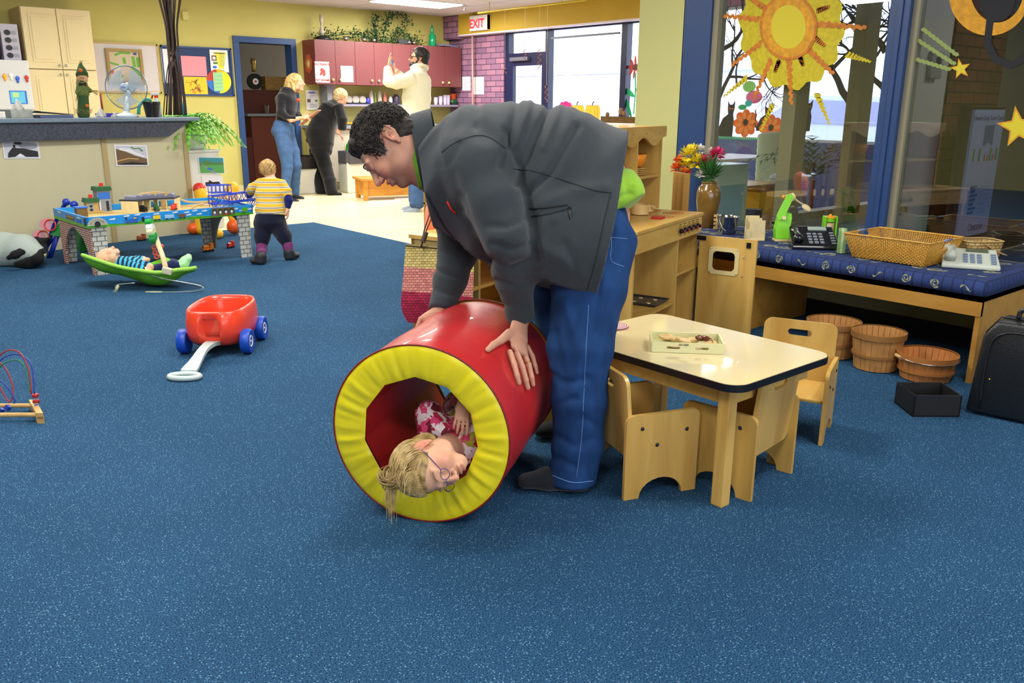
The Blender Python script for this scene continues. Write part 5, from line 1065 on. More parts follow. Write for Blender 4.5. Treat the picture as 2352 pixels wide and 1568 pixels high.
M_keyl=mat('blue_grey_key','6d7f9c',rough=.4);M_keyd=mat('silver_grey_key','8b93a0',rough=.4)
phone(1866,568,mat('glossy_black_phone','14171e',rough=.2,coat=.4),mat('silver_display','9fb0a8',rough=.3),'black desk telephone with silver display on the bench',-.12,1.12)
phone(2226,612,mat('pale_grey_phone','c3cabd',rough=.4),mat('dim_display','5a614e',rough=.3),'pale grey desk telephone near the right end of the bench',-.42,1.12,True)
c=P(1902,548,z=BZ);t=thing('toy_coffee_maker','toy coffee maker with lime green posts and orange lid behind the black phone','toy coffee maker',tuple(c))
for s_ in(-1,1):b=MB();b.box(c+vx*s_*.032+V3(0,0,.065),(.010,.045,.13),Rv,bev=.003);b.build('post',M_grn,t)
b=MB();b.lathe([(.028,.098),(.028,.118),(.001,.118)],c,24);b.build('basket',M_grn,t,smooth=True,auto=40);b=MB();b.lathe([(.031,.118),(.031,.128),(.012,.131),(.001,.131)],c,24);b.lathe([(.007,.131),(.008,.138),(.001,.142)],c,12);b.build('lid',M_yb,t,smooth=True,auto=40)
b=MB();b.lathe([(.024,.034),(.027,.06),(.026,.092),(.025,.092),(.024,.04)],c,24,cap=False);b.build('jug',mat('amber_jug','b9a47a',rough=.15),t,smooth=True)
b=MB();b.lathe([(.030,.010),(.034,.030),(.030,.032),(.026,.014)],c,24);b.build('cup',M_bpl,t,smooth=True);b=MB();b.box(c+V3(0,0,.005),(.075,.06,.010),Rv,bev=.002);b.build('base',M_pal,t)
c=P(1941,582,z=BZ);b=MB();b.m(mat('soft_green_card','7fa868',rough=.7));b.box(c+vy*.06+V3(0,0,.058),(.040,.13,.114),Rv@rotz(-.35),bev=.002);b.m(mat('pale_green_card','b9cfa0',rough=.7));b.box(c+vy*.06+V3(0,0,.058),(.012,.132,.1145),Rv@rotz(-.35));tag(b.build('striped_box',None),'green and cream striped narrow box left of the wicker basket','box')
def weave_mat(name,c1,c2,sx,sy,bump=1.0):
 m=mat(name,c1,rough=.6,spec=.3);N,L,b=nodes(m);at=N.new('ShaderNodeUVMap');at.uv_map='UVMap';ck=N.new('ShaderNodeTexBrick');mp=N.new('ShaderNodeMapping');mp.inputs['Scale'].default_value=(sx,sy,1);L.new(at.outputs[0],mp.inputs[0]);L.new(mp.outputs[0],ck.inputs['Vector'])
 ck.inputs['Scale'].default_value=1;ck.inputs['Brick Width'].default_value=1;ck.inputs['Row Height'].default_value=.5;ck.inputs['Mortar Size'].default_value=.06;ck.inputs['Mortar Smooth'].default_value=.8;ck.inputs['Color1'].default_value=(*rgb(c1),1);ck.inputs['Color2'].default_value=(*rgb(c2),1);ck.inputs['Mortar'].default_value=(*[x*.3 for x in rgb(c2)],1)
 L.new(ck.outputs['Color'],b.inputs['Base Color']);bp=N.new('ShaderNodeBump');bp.invert=True;bp.inputs['Strength'].default_value=bump;bp.inputs['Distance'].default_value=.006;L.new(ck.outputs['Fac'],bp.inputs['Height']);L.new(bp.outputs[0],b.inputs['Normal']);return m
def uvquad(o,fn):
 me=o.data;uv=me.uv_layers.new(name='UVMap');off=np.array(o['_o']if o.parent is None else o.parent['_o'])
 for l in me.loops:uv.data[l.index].uv=fn(np.array(me.vertices[l.vertex_index].co)+off)
wA,wB,wC=P(1958,590,z=BZ),P(2120,614,z=BZ),P(2165,585,z=BZ);wxv=nrm(wB-wA);wl=np.linalg.norm(wB-wA);wyv=V3(-wxv[1],wxv[0],0);wd_=.27
t=thing('wicker_basket','large shallow rectangular golden wicker basket on the bench','basket',tuple(wA+wxv*wl/2+wyv*wd_/2));M_wk=mat('golden_wicker','c9983c',rough=.45,var=.2,scale=60);b=MB()
H_=.115;fl_=.035
def wp(s_,v):
 i=int(s_)%4;f=s_-int(s_);q=[(0,0),(wl,0),(wl,wd_),(0,wd_)];a,c_=q[i],q[(i+1)%4];x=a[0]+(c_[0]-a[0])*f;y=a[1]+(c_[1]-a[1])*f
 x+=(x/wl-.5)*2*fl_*v;y+=(y/wd_-.5)*2*fl_*v;return wA+wxv*x+wyv*y+V3(0,0,.002+H_*v)
nst=150
for k_ in range(nst):
 s_=4*k_/nst;hnd=(int(s_)in(1,3))and .35<s_-int(s_)<.65
 b.tube([wp(s_,0),wp(s_,.62 if hnd else 1)],.0022,5)
for j in range(15):
 v=(j+.5)/15.5;pts=[]
 for k_ in range(nst*2):
  s_=4*k_/(nst*2);hnd=(int(s_)in(1,3))and .37<s_-int(s_)<.63 and v>.62;i=int(s_);nr=[-wyv,wxv,wyv,-wxv][i]
  if hnd:
   if len(pts)>1:b.tube(pts,.0021,4)
   pts=[];continue
  pts.append(wp(s_,v)+nr*.0030*math.cos(PI*k_/2+PI*(j%2)*1.0))
 if len(pts)>1:b.tube(pts,.0021,4)
b.build('basket_wall',M_wk,t,fixn=False,smooth=True)
b=MB();b.tube([wp(4*k_/80,1.02)for k_ in range(80)],.0048,8,closed=True);b.build('rim',M_wk,t,smooth=True)
b=MB();b.add([wp(i,0.03)for i in range(4)],[(0,1,2,3)]);b.build('floor_panel',M_wk,t)
for i in(1,3):b=MB();b.tube([wp(i+.38,1.03),wp(i+.62,1.03)],.0058,8);b.build('handle_wrap',mat('blue_grey_wrap','7a86b0',rough=.4),t,smooth=True)
c0=P(2248,600,z=BZ)+vy*.02;ax2=nrm(vx*.95+vy*.1);ay2=V3(-ax2[1],ax2[0],0);t=thing('splint_basket','small pale woven splint basket with a folded strap handle behind the grey phone','basket',tuple(c0));M_sp=weave_mat('pale_splint','cdb27a','b09055',1,1)
b=MB();L2,W2,H2=.19,.13,.10
def sp_(u,v):
 x,y=sq(u,L2/2*(.86+.14*v),W2/2*(.86+.14*v),5);return c0+ax2*x+ay2*y+V3(0,0,.002+H2*v)
b.grid(sp_,60,10,cu=True);bk=b.build('basket_wall',M_sp,t,smooth=True,solid=.004)
uvquad(bk,lambda p:(math.atan2((p-c0)@ay2,(p-c0)@ax2)*4,(p[2]-c0[2])*36))
b=MB();b.tube([sp_(i/40,1.0)for i in range(40)],.006,6,closed=True,flat=.6);b.build('rim',M_pine,t,smooth=True)
b=MB();h0=sp_(.72,.85)-ay2*.004;pts=[c0+ax2*(L2/2*math.cos(a)*1.0+.0)-ay2*(W2/2+.006)*1+ax2*.0 for a in(0,)]
hp=[c0+V3(0,0,.088)-ay2*.068-ax2*.012,c0+V3(0,0,.055)-ay2*.082+ax2*.045,c0+V3(0,0,.035)-ay2*.05+ax2*.112,c0+V3(0,0,.04)+ay2*.02+ax2*.125,c0+V3(0,0,.07)+ay2*.068+ax2*.06,c0+V3(0,0,.088)+ay2*.07]
b.tube(spline(hp,5),.0085,6,flat=.25);b.build('handle',M_pine,t,smooth=True)
def bushel(px,py,r0,r1,h,label,handle=False,tone=('b58246','8e6230')):
 c=P(px,py,z=0);c=c+vy*r0*1.0;t=thing('bushel_basket',label,'basket',tuple(c));n_=26
 M_a=mat('stave_'+tone[0],tone[0],rough=.7,var=.2,scale=12,bump=.2,bscale=80);M_b=mat('hoop_'+tone[1],tone[1],rough=.6,var=.12,scale=14)
 b=MB()
 for i in range(n_):
  a0=2*PI*i/n_;a1=a0+2*PI/n_*.93;o_=.0015*(i%2)
  q=[c+V3(math.cos(a)*(r+o_),math.sin(a)*(r+o_),z)for(a,r,z)in((a0,r0,.004),(a1,r0,.004),(a1,r1,h),(a0,r1,h))];q2=[c+V3(math.cos(a)*(r-.004),math.sin(a)*(r-.004),z)for(a,r,z)in((a0,r0,.004),(a1,r0,.004),(a1,r1,h),(a0,r1,h))]
  b.add(q+q2,[(0,1,2,3),(7,6,5,4),(0,3,7,4),(1,5,6,2),(3,2,6,7),(0,4,5,1)])
 b.build('staves',M_a,t)
 for z,dz in((h*.96,.016),(h*.42,.008)):
  r=r0+(r1-r0)*z/h;b=MB();b.lathe([(r+.003-.0005,z-dz),(r+.007,z-dz),(r+.008,z+dz*.7),(r+.002,z+dz*.7)],c,40,cap=False);b.build('hoop',M_b,t,smooth=True,auto=40)
 b=MB();b.lathe([(r0*.98,.006),(.001,.006)],c,30,cap=False);b.build('base_disc',M_a,t)
 if handle:
  b=MB();b.tube([c+V3(0,0,h*.93)+(-vx*math.cos(a)*(r1+.012))-vy*math.sin(a)*(r1+.006)-V3(0,0,.01)*math.sin(a)for a in np.linspace(0,PI,18)],.0018,6);b.build('wire_handle',M_steel,t,smooth=True)
  b=MB();g=c+V3(0,0,h*.93)-vx*(r1+.014);b.cyl(g-vy*.0+V3(0,0,.006)-vx*.012,g+V3(0,0,-.012)+vx*.02-vy*.02,.008);b.build('grip',M_pine,t,smooth=True,auto=40)
bushel(1925,828,.105,.125,.175,'bushel basket farthest left under the bench, half behind the chair')
bushel(2028,858,.095,.118,.180,'bushel basket in the middle of three, in front of the bench')
bushel(2148,884,.105,.125,.115,'low reddish bushel basket with wire handle, nearest the briefcase',True,('b9783c','a86a30'))
b=MB();k1,k2,k3=P(2052,925,z=0),P(2095,957,z=0),P(2222,958,z=0);ex=nrm(k3-k2);ew=.17;ey=V3(-ex[1],ex[0],0);M_bb=mat('black_fabric_box','090a0d',rough=.6)
t=thing('storage_box','open black square fabric storage box on the carpet by the baskets','box',tuple(k2+ex*.09+ey*.08));Rb_=np.stack([ex,ey,V3(0,0,1)],1);kc=k2+ex*.095+ey*.085
for(o_,s_)in((-ey*.082,(.19,.006,.09)),(ey*.082,(.19,.006,.09)),(-ex*.092,(.006,.17,.09)),(ex*.092,(.006,.17,.09))):b=MB();b.box(kc+o_+V3(0,0,.045),s_,Rb_);b.build('side',M_bb,t)
b=MB();b.box(kc+V3(0,0,.004),(.19,.17,.006),Rb_);b.build('base',M_bb,t)
b=MB();b.tube([kc+ex*a*.0935+ey*c_*.0835+V3(0,0,.09)for a,c_ in((-1,-1),(1,-1),(1,1),(-1,1))],.0025,5,closed=True);b.build('rim',mat('black_rim','22252b',rough=.35),t)
M_lth=mat('black_leather','15171b',rough=.32,coat=.25,bump=.3,bscale=260,var=.1);s0=P(2215,948,z=0);s1=P(2392,985,z=0);sx_=nrm(s1-s0);sy_=V3(-sx_[1],sx_[0],0);Ls=.38
t=thing('briefcase','black leather upright case with top handle, cut by the right edge','briefcase',tuple(s0+sx_*Ls/2+sy_*.09));Rs=np.stack([sx_,sy_,V3(0,0,1)],1)
def case(y0_,y1_,nm,in_=0):
 b=MB();pr=[(.0+in_,.01),(Ls-in_,.01),(Ls-.012-in_,.33),(Ls-.05-in_,.395),(.065+in_,.395),(.022+in_,.33)];b.prism(pr,s0+sy_*(y0_+y1_)/2,sx_,(0,0,1),y1_-y0_);o=b.build(nm,M_lth,t);md=o.modifiers.new('b','BEVEL');md.width=.014;md.segments=3;o.data.polygons.foreach_set('use_smooth',[True]*len(o.data.polygons));return o
case(0,.085,'case_body');case(.09,.175,'case_lid',.004)
b=MB();b.tube([s0+sy_*.0875+sx_*(x)+V3(0,0,z)for x,z in((-.002,.02),(.018,.33),(.062,.398),(Ls-.05,.398),(Ls-.010,.33),(Ls+.002,.02))],.004,6);b.build('zip',M_blk,t,smooth=True)
b=MB();b.tube(spline([s0+sy_*.088+sx_*x+V3(0,0,z)for x,z in((.12,.40),(.13,.435),(.19,.445),(.25,.435),(.26,.40))],5),.010,8,flat=.7);b.build('handle',M_lth,t,smooth=True)
b=MB();b.tube(spline([s0-sy_*.004+sx_*x+V3(0,0,z)for x,z in((.05,.03),(.05,.27),(.09,.35),(.2,.36),(.33,.345),(.345,.27),(.345,.03))],5),.0035,6);b.build('front_piping',M_lth,t,smooth=True)
b=MB();b.ell(s0+sx_*.07+V3(0,0,.16)-sy_*.003,.004);b.build('stud',mat('brass','c9a040',rough=.3,metal=1),t,smooth=True)
bd=4.2;t=thing('straw_tote','woven straw tote bag striped cream, salmon and crimson, hanging behind the man','bag',tuple(D(1000,650,bd)))
def bagm(nm,c1,c2):return weave_mat(nm,c1,c2,1,1,.8)
rows=[(563,612,932,1090,bagm('straw_cream','d3bf7c','b39c56')),(612,668,925,1087,bagm('straw_salmon','d48c80','bb6c66')),(668,740,918,1083,bagm('straw_crimson','b01f48','8c1536'))]
for(ya,yb_,xa,xb,m_)in rows:
 b=MB()
 def fn(u,v,ya=ya,yb_=yb_):
  py=ya+(yb_-ya)*v+14*(u-.0);xl=932-(py-563)*.085;xr=1090-(py-563)*.03;bot=max(0,(py-690)/50);rr_=20*bot**2
  px=xl+rr_+(xr-xl-2*rr_)*u;return D(px,py,bd-.045*math.sin(PI*u)*(1-.6*bot))
 b.grid(fn,24,12)
 def fn2(u,v,fn=fn):p=fn(u,v);return p+cF*.10*math.sin(PI*u)**.5
 b.grid(fn2,24,12);o=b.build('woven_band',m_,t,smooth=True,fixn=False);o.data.name='woven_band'
 uvquad(o,lambda p:((lambda x,y:(x/9,y/12))(*[float(z[0])for z in pxy(p[None,:])])))
b=MB();cs=[D(932+158*u-0,563+14*u,bd-.045*math.sin(PI*u))for u in np.linspace(0,1,20)];b.tube(cs,.006,6);b.build('rim',rows[0][4],t,smooth=True)
b=MB();b.tube(spline([D(966,568,bd-.05),D(970,555,bd-.05),D(974,530,bd-.06),D(987,490,bd-.06),D(998,440,bd-.02)],4),.003,6);b.tube(spline([D(968,568,bd-.05),D(975,540,bd-.06),D(995,490,bd-.06),D(1006,440,bd-.02)],4),.003,6);b.build('strap',mat('brown_cord','2e1c14',rough=.6),t,smooth=True)
b=MB();b.cyl(D(971,556,bd-.06),D(979,533,bd-.06),.012);b.build('toggle',mat('dark_brown_wood','35241a',rough=.4),t,smooth=True,auto=40)
e0=D(1082,690,4.38);t=thing('low_shelf','low wooden shelf unit behind the straw bag and the bending man','shelf',(e0[0]+.3,e0[1]-.3,0));ux3=nrm(kx);uy3=ky;e0=e0*V3(1,1,0);Rl=np.stack([ux3,uy3,V3(0,0,1)],1)
def lb_(b,a,c,bev=0):a=np.array(a,float);c=np.array(c,float);b.box(e0+ux3*((a+c)/2)[0]+uy3*((a+c)/2)[1]+V3(0,0,((a+c)/2)[2]),np.abs(c-a),Rl,bev)
for q3 in(((0,0,0),(.018,.38,.52)),((.90,0,0),(.918,.38,.52)),((.10,.02,0),(.118,.38,.50))):b=MB();lb_(b,*q3);b.build('side_panel',wood('olive_tan_wood','b5a063','a08b4f'),t)
b=MB();lb_(b,(0,.36,0),(.91,.38,.52));b.build('back_panel',mat('orange_tan_board','c8933c',rough=.5),t)
b=MB();lb_(b,(-.01,-.01,.52),(.93,.39,.54));b.build('top',M_birchx,t)
for z in(.03,.27):b=MB();lb_(b,(.01,.01,z),(.91,.36,z+.016));b.build('shelf',M_birchx,t)
g0=P(975,562,z=.06);t=thing('rolling_shelf','tan wooden rolling shelf on casters beside the pale floor, behind the orange bag','shelf',tuple(g0*V3(1,1,0)));b=MB();g1=g0*V3(1,1,0)
for yy in(0,-.58):b=MB();b.bb(g1+V3(.0,yy-.02,.06),g1+V3(.45,yy,.78));b.build('side_panel',wood('tan_shelf_wood','c39b4e','ae8438'),t)
b=MB();b.bb(g1+V3(0,-.6,.06),g1+V3(.45,0,.08));b.bb(g1+V3(0,-.6,.76),g1+V3(.45,0,.78));b.bb(g1+V3(0,-.6,.4),g1+V3(.45,0,.415));b.build('shelf',M_birchx,t)
for yy in(-.04,-.56):
 for xx in(.05,.40):b=MB();b.cyl(g1+V3(xx-.012,yy,.03),g1+V3(xx+.012,yy,.03),.03);b.build('caster',M_blk,t,smooth=True,auto=40)
ob=D(1003,512,4.75);M_ov=mat('orange_velvet','e8692c',rough=.8,sheen=.5,var=.1,scale=20);t=thing('velvet_bag','ribbed orange velvet bag hanging behind the dark jacket front','bag',tuple(ob))
b=MB();b.grid(lambda u,v:ob+(cR*math.cos(2*PI*u)*.085*math.sin(PI*v)**.45*(1+.02*math.sin(24*u*PI))+cF*math.sin(2*PI*u)*.06*math.sin(PI*v)**.5)+cU*(.12*math.cos(PI*v))+cR*.02*math.sin(v*3)*(1),96,24,cu=True);b.build('bag_body',M_ov,t,smooth=True)
b=MB();b.tube(spline([ob+cU*.10,ob+cU*.16+cR*.02,ob+cU*.2+cR*.05],4),.006,6);b.build('strap',M_ov,t,smooth=True)
b=MB();st=D(995,548,4.9);st0=P(1000,588,z=0)
for dx_ in(0,.09):b.tube([st0+V3(dx_,.04,.0),st0+V3(dx_*.9,0,.22)],.011,8)
b.bb(st0+V3(-.03,-.06,.22),st0+V3(.14,.06,.235));tag(b.build('small_stool',mat('cream_paint','d8d2b4',rough=.5)),'small cream stool leg showing under the orange bag','stool')
# LEFT SIDE: COUNTER, TRAIN TABLE, BOUNCER, TODDLER
cA=P(449,533,z=0);ca=math.radians(13.5);cx=V3(math.cos(ca),math.sin(ca),0);cy=V3(-cx[1],cx[0],0);Rc=np.stack([cx,cy,V3(0,0,1)],1)
def cq(x,y,z):return cA+cx*x+cy*y+V3(0,0,z)
def cbox(b,a,c,bev=0):a=np.array(a,float);c=np.array(c,float);b.box(cq(*((a+c)/2)),np.abs(c-a),Rc,bev);return b
M_cp=mat('cream_counter_panel','bdb897',rough=.55,var=.03,scale=6,stretch=(1,1,.2));M_gran=mat('dark_speckled_laminate','39404e',rough=.4,var=.5,scale=60);M_gtop=mat('grey_blue_laminate','6d7f92',rough=.3,var=.15,scale=50)
t=thing('office_counter','long cream panelled counter with dark speckled band and grey top','counter',tuple(cq(-1.5,.2,0)))
b=MB();cbox(b,(-3.2,0,0),(0,.5,1.03));b.build('cabinet',M_cp,t)
for xs in(0,-.79,-1.96):b=MB();cbox(b,(xs-.045,-.010,0),(xs,.008,.93));b.build('panel_strip',mat('tan_strip','a8966a',rough=.5),t)
b=MB();b.prism([(-3.2,.895),(-.22,.905),(.02,1.042),(-3.2,1.042)],cq(0,-.045,0),cx,(0,0,1),.03);b.build('front_band',M_gran,t)
b=MB();cbox(b,(-3.2,-.085,1.042),(.10,.55,1.075),.006);b.build('countertop',M_gtop,t)
def art(name,label,o,ux,uy,fn,cat='picture',parent=None,group=None):
 a=Art(o,ux,uy);fn(a);ob=a.build(name,parent)
 if parent is None:tag(ob,label,cat,group)
 return ob
MW=mat('photo_paper','dcdde6',rough=.5);M_sm=mat('ink_dark','1c2026',rough=.6);M_gr=mat('ink_grey','8a8f9c',rough=.6);M_lg=mat('ink_pale_grey','b9c0cc',rough=.6);M_gn=mat('ink_green','4a7a3c',rough=.6);M_bl=mat('ink_blue','2a6ac8',rough=.6);M_br=mat('ink_brown','6a5236',rough=.6);M_tn=mat('ink_tan','b89858',rough=.6);M_rd=mat('ink_red','b8342c',rough=.6)
def on_counter(px0,py0,px1,py1,fn,label):
 n=cy;d0=cA
 def hit(px,py):d=cF*FPX+cR*(px-1176)-cU*(py-784);o=V3(0,0,CH);return o+d*(((cA-cy*.004-o)@cy)/(d@cy))
 a,c,e=hit(px0,py1),hit(px1,py1),hit(px0,py0);return art('train_photo',label,a,(c-a)/1.0,V3(0,0,np.linalg.norm(e-a)),fn)
def ph1(a):a.rect(MW,0,0,1,1);a.rect(M_lg,.03,.04,.97,.96);a.el(M_gr,.7,.75,.27,.2);a.el(MW,.45,.25,.2,.14);a.sh(M_sm,[(.1,.05),(.12,.3),(.25,.62),(.55,.6),(.95,.42),(.95,.1),(.6,.1),(.45,.3),(.3,.1)]);a.rect(M_sm,.28,.6,.34,.8);a.el(M_sm,.42,.88,.12,.08);a.el(M_sm,.3,.38,.09,.12)
def ph2(a):a.rect(MW,0,0,1,1);a.rect(M_lg,.04,.05,.96,.95);a.sh(M_br,[(.04,.3),(.04,.8),(.3,.7),(.6,.5),(.96,.35),(.96,.05),(.04,.05)]);a.sh(MW,[(.15,.85),(.45,.8),(.92,.45),(.85,.42),(.4,.66),(.15,.75)]);a.line(M_tn,[(.04,.22),(.4,.36),(.7,.33)],.05);a.sh(M_sm,[(.1,.1),(.5,.2),(.95,.12),(.95,.06),(.1,.06)]);a.line(M_gn,[(.5,.9),(.6,.82),(.75,.85),(.85,.7)],.05)
def ph3(a):a.rect(MW,0,0,1,1);a.rect(mat('ink_teal','2f8a9c',rough=.6),.03,.6,.97,.96);a.rect(mat('ink_meadow','4f9a52',rough=.6),.03,.04,.97,.66);a.sh(M_gn,[(.03,.62),(.3,.8),(.55,.66),(.97,.7),(.97,.55),(.03,.5)]);a.line(M_gr,[(.1,.62),(.2,.45),(.45,.2),(.62,.04)],[.03,.05,.08,.12]);a.el(M_bl,.42,.28,.12,.06,a=-.5)
def ph4(a):a.rect(MW,0,0,1,1);a.sh(M_sm,[(.15,.4),(.15,.6),(.3,.62),(.35,.75),(.5,.62),(.8,.66),(.88,.5),(.85,.38),(.2,.34)])
on_counter(10,324,93,364,ph1,'photo of a black steam train on the counter front, farthest left');on_counter(267,332,342,381,ph2,'photo of a steam train on a hillside, right of the strip on the counter front')
M_wu=mat('white_melamine','d5d8d2',rough=.4);t=thing('low_cabinet','white low cabinet at the end of the counter under the fern','cabinet',tuple(cq(.28,.3,0)))
b=MB();cbox(b,(.02,.05,0),(.37,.5,.745));b.build('body',M_wu,t);b=MB();cbox(b,(.005,.04,.745),(.385,.51,.765));b.build('top',M_wu,t)
def cz(px,py,off=-.052):
 d=cF*FPX+cR*(px-1176)-cU*(py-784);o=V3(0,0,CH);return o+d*(((cA+cy*(.046)-o)@cy)/(d@cy))
for(q4,fn,lb)in(((458,360,517,399),ph3,'photo of a blue train in green hills on the white low cabinet'),((466,404,514,440),ph4,'photo of a dark locomotive on white, lower on the white low cabinet')):
 a,c,e=cz(q4[0],q4[3]),cz(q4[2],q4[3]),cz(q4[0],q4[1]);art('train_photo',lb,a,c-a,V3(0,0,np.linalg.norm(e-a)),fn)
fb=cq(.19,.24,.765);t=thing('potted_fern','bright green fern in a white pot standing in the white tub','plant',tuple(fb));M_fern=mat('fern_green','6db33a',rough=.5,var=.25,scale=20);rr=random.Random(5)
b=MB()
for k_ in range(110):
 a=rr.uniform(0,2*PI);L_=rr.uniform(.25,.52);h_=rr.uniform(.18,.50);s0=fb+V3(0,0,.17);dr=V3(math.cos(a),math.sin(a),0);pts=[s0+dr*L_*u+V3(0,0,h_*1.6*u-(h_*1.2+.22*L_)*u*u*1.3)for u in np.linspace(0,1,12)]
 sd_=V3(-dr[1],dr[0],0)
 for i in range(1,12):
  w_=.030*math.sin(PI*(i/12)**.8)+.004
  for s_ in(-1,1):p=pts[i];fw=(pts[i]-pts[i-1]);b.add([p,p-fw*.35+sd_*s_*w_*.6,p+sd_*s_*w_-V3(0,0,w_*.35)+fw*.3,p+fw*.45+sd_*s_*w_*.4],[(0,1,2,3)])
 b.tube(pts,.0016,3)
b.build('fronds',M_fern,t,fixn=False)
b=MB();b.lathe([(.07,.03),(.095,.165),(.10,.17),(.09,.165),(.001,.15)],fb,28);b.build('pot',M_wh,t,smooth=True,auto=40)
b=MB();n_=48
def tubp(u,v):x,y=sq(u,.155*(.86+.14*v),.105*(.86+.14*v),4);return fb+cx*x+cy*y+V3(0,0,.003+.125*v)
b.grid(tubp,48,6,cu=True);b.add([tubp(i/48,0)for i in range(48)],[tuple(range(48))]);tb=b.build('plastic_tub',M_wh,None,smooth=True,auto=50,solid=.004);tag(tb,'white plastic tub with a small label holding the fern pot','tub')
b=MB();b.tube([tubp(i/48,1.0)for i in range(48)],.006,6,closed=True);b.build('rim',M_wh,tb,smooth=True)
text('BEAR\nPLANTS',fb+cx*.06-cy*.101+V3(0,0,.075),cx,(0,0,1),.022,M_sm,'lettering',tb)
CZ=1.076
def ct(px,py,back=0.0):
 """point on the counter top under a photo column, back = distance behind the front edge"""
 d=cF*FPX+cR*(px-1176)-cU*(py-784);o=V3(0,0,CH);n=cy;q=o+d*(((cA+cy*(back-.085)-o)@n)/(d@n));q[2]=CZ;return q
fp=ct(290,262,.25);t=thing('desk_fan','white desk fan with round wire guard on the counter','fan',tuple(fp));M_fw_=mat('pale_blue_white_plastic','c6d6e2',rough=.35);M_gd=mat('fan_guard_wire','6f8fa8',rough=.3,metal=.4)
fax=nrm(-cF*V3(1,1,0)+V3(0,0,.05));fc=D(290,201,depth(fp))+V3(0,0,0);fr=48/FPX*depth(fp);x_,y_,_=frame(fax)
b=MB();b.lathe([(.10,0),(.105,.012),(.07,.028),(.03,.038),(.026,.05),(.001,.05)],fp,32);b.build('base',M_fw_,t,smooth=True);b=MB();b.tube([fp+V3(0,0,.03),fc-fax*.045-V3(0,0,.03)],[.028,.020],14);b.build('stand',M_fw_,t,smooth=True)
b=MB();b.tube([fc-fax*.10,fc-fax*.09,fc-fax*.04],[.03,.045,.05],20);b.build('motor',M_fw_,t,smooth=True)
b=MB();b.tube([fc+(x_*math.cos(a)+y_*math.sin(a))*fr for a in np.linspace(0,2*PI,48,endpoint=False)],.005,6,closed=True)
for k_ in range(60):
 a=2*PI*k_/60;e=x_*math.cos(a)+y_*math.sin(a);b.tube([fc+e*.032+fax*.045,fc+e*fr*.7+fax*.035,fc+e*fr],.0010,3);b.tube([fc+e*.05-fax*.05,fc+e*fr*.75-fax*.045,fc+e*fr],.0010,3)
b.build('wire_guard',M_gd,t,smooth=True)
b=MB()
for k_ in range(3):
 def bl(u,v,k_=k_):a=2*PI*k_/3+.5+(v-.5)*(1.1+.9*u)*.8;r_=.035+(fr*.86-.035)*u;return fc+(x_*math.cos(a)+y_*math.sin(a))*r_+fax*(.020*(v-.5)*1.5)
 b.grid(bl,10,8)
b.build('blades',mat('translucent_blade','cfdde8',rough=.2,alpha=.75),t,smooth=True,fixn=False);b=MB();b.lathe([(.034,0),(.034,.008),(.028,.014),(.001,.016)],fc+fax*.042,24,fax);b.build('hub_badge',mat('badge_blue_grey','a9c0d4',rough=.3),t,smooth=True)
text('Classic',fc+fax*.060-V3(0,0,.006),-x_ if x_@cR<0 else x_,(0,0,1),.020,M_bl,'lettering',t)
sp0=ct(195,262,.22);sd0=depth(sp0);t=thing('scarecrow_doll','small scarecrow doll in green hat and patched overalls on the counter','doll',tuple(sp0))
def spx(px,py,o=0):return D(px,py,sd0+o)
sc_=sd0/FPX;M_sg=mat('scarecrow_green_cloth','2f4a24',rough=.9,var=.3,scale=40);M_straw=mat('straw','b39a5c',rough=.8,var=.2,scale=80)
S=SDF(.005,.012);S.limb(spx(192,262),spx(191,215),13*sc_,11*sc_);S.build('overalls',M_sg,t);S=SDF(.005,.012);S.limb(spx(190,214),spx(189,196),14*sc_,12*sc_);S.limb(spx(196,200),spx(207,208),6*sc_,5*sc_);S.limb(spx(182,200),spx(178,212),6*sc_,5*sc_);S.build('plaid_shirt',mat('olive_plaid','5c6a34',rough=.9,var=.5,scale=90),t)
b=MB();b.ell(spx(189,181),12*sc_);b.build('head',mat('cloth_skin','c49a72',rough=.9),t,smooth=True)
b=MB();b.tube([spx(189,176),spx(188,168),spx(187,158),spx(185,150),spx(186,143)],[13*sc_,12*sc_,9*sc_,5*sc_,2*sc_],16);b.tube([spx(176,172),spx(201,168)],[5*sc_,3*sc_],8);b.build('hat',M_sg,t,smooth=True)
b=MB()
for(x,y)in((186,179),(191,179)):b.ell(spx(x,y,-.04),1.3*sc_)
b.tube([spx(185,185,-.04),spx(188,187,-.04),spx(192,185,-.04)],.4*sc_+.001,4);b.build('face_marks',M_blk,t)
b=MB();b.ell(spx(185,162,-.04),4.5*sc_);b.build('hat_flower',mat('orange_patch','c46a24',rough=.9),t,smooth=True);b=MB();b.ell(spx(200,243,-.04),(4*sc_));b.build('patch',mat('orange_patch','c46a24',rough=.9),t,smooth=True)
b=MB()
for k_ in range(70):
 a=rr.uniform(0,6.28);b.tube([spx(192,262),spx(192,258)+V3(math.cos(a),math.sin(a),rr.uniform(-.1,.5))*.075],.0014,3)
for k_ in range(24):b.tube([spx(207,207),spx(207+rr.uniform(14,22),208+rr.uniform(-1,12))],.0013,3);b.tube([spx(178,212),spx(178+rr.uniform(-4,4),212+rr.uniform(12,26))],.0013,3);b.tube([spx(186,148),spx(186+rr.uniform(-6,6),148-rr.uniform(4,12))],.0013,3)
for k_ in range(20):b.tube([spx(178+rr.uniform(-2,2),176),spx(175+rr.uniform(-2,4),194)],.0013,3)
b.build('straw',M_straw,t,fixn=False)
b=MB();b.prism([(-.03,-.012),(-.03,.012),(0,.004),(.03,.012),(.03,-.012),(0,-.004)],spx(190,193,-.06),cR,cU,.01);b.build('bow_tie',M_blk,t)
tb0=ct(402,262,.28);td_=depth(tb0);M_twig=mat('dark_twig','3a2a22',rough=.8,var=.3,scale=40);b=MB()
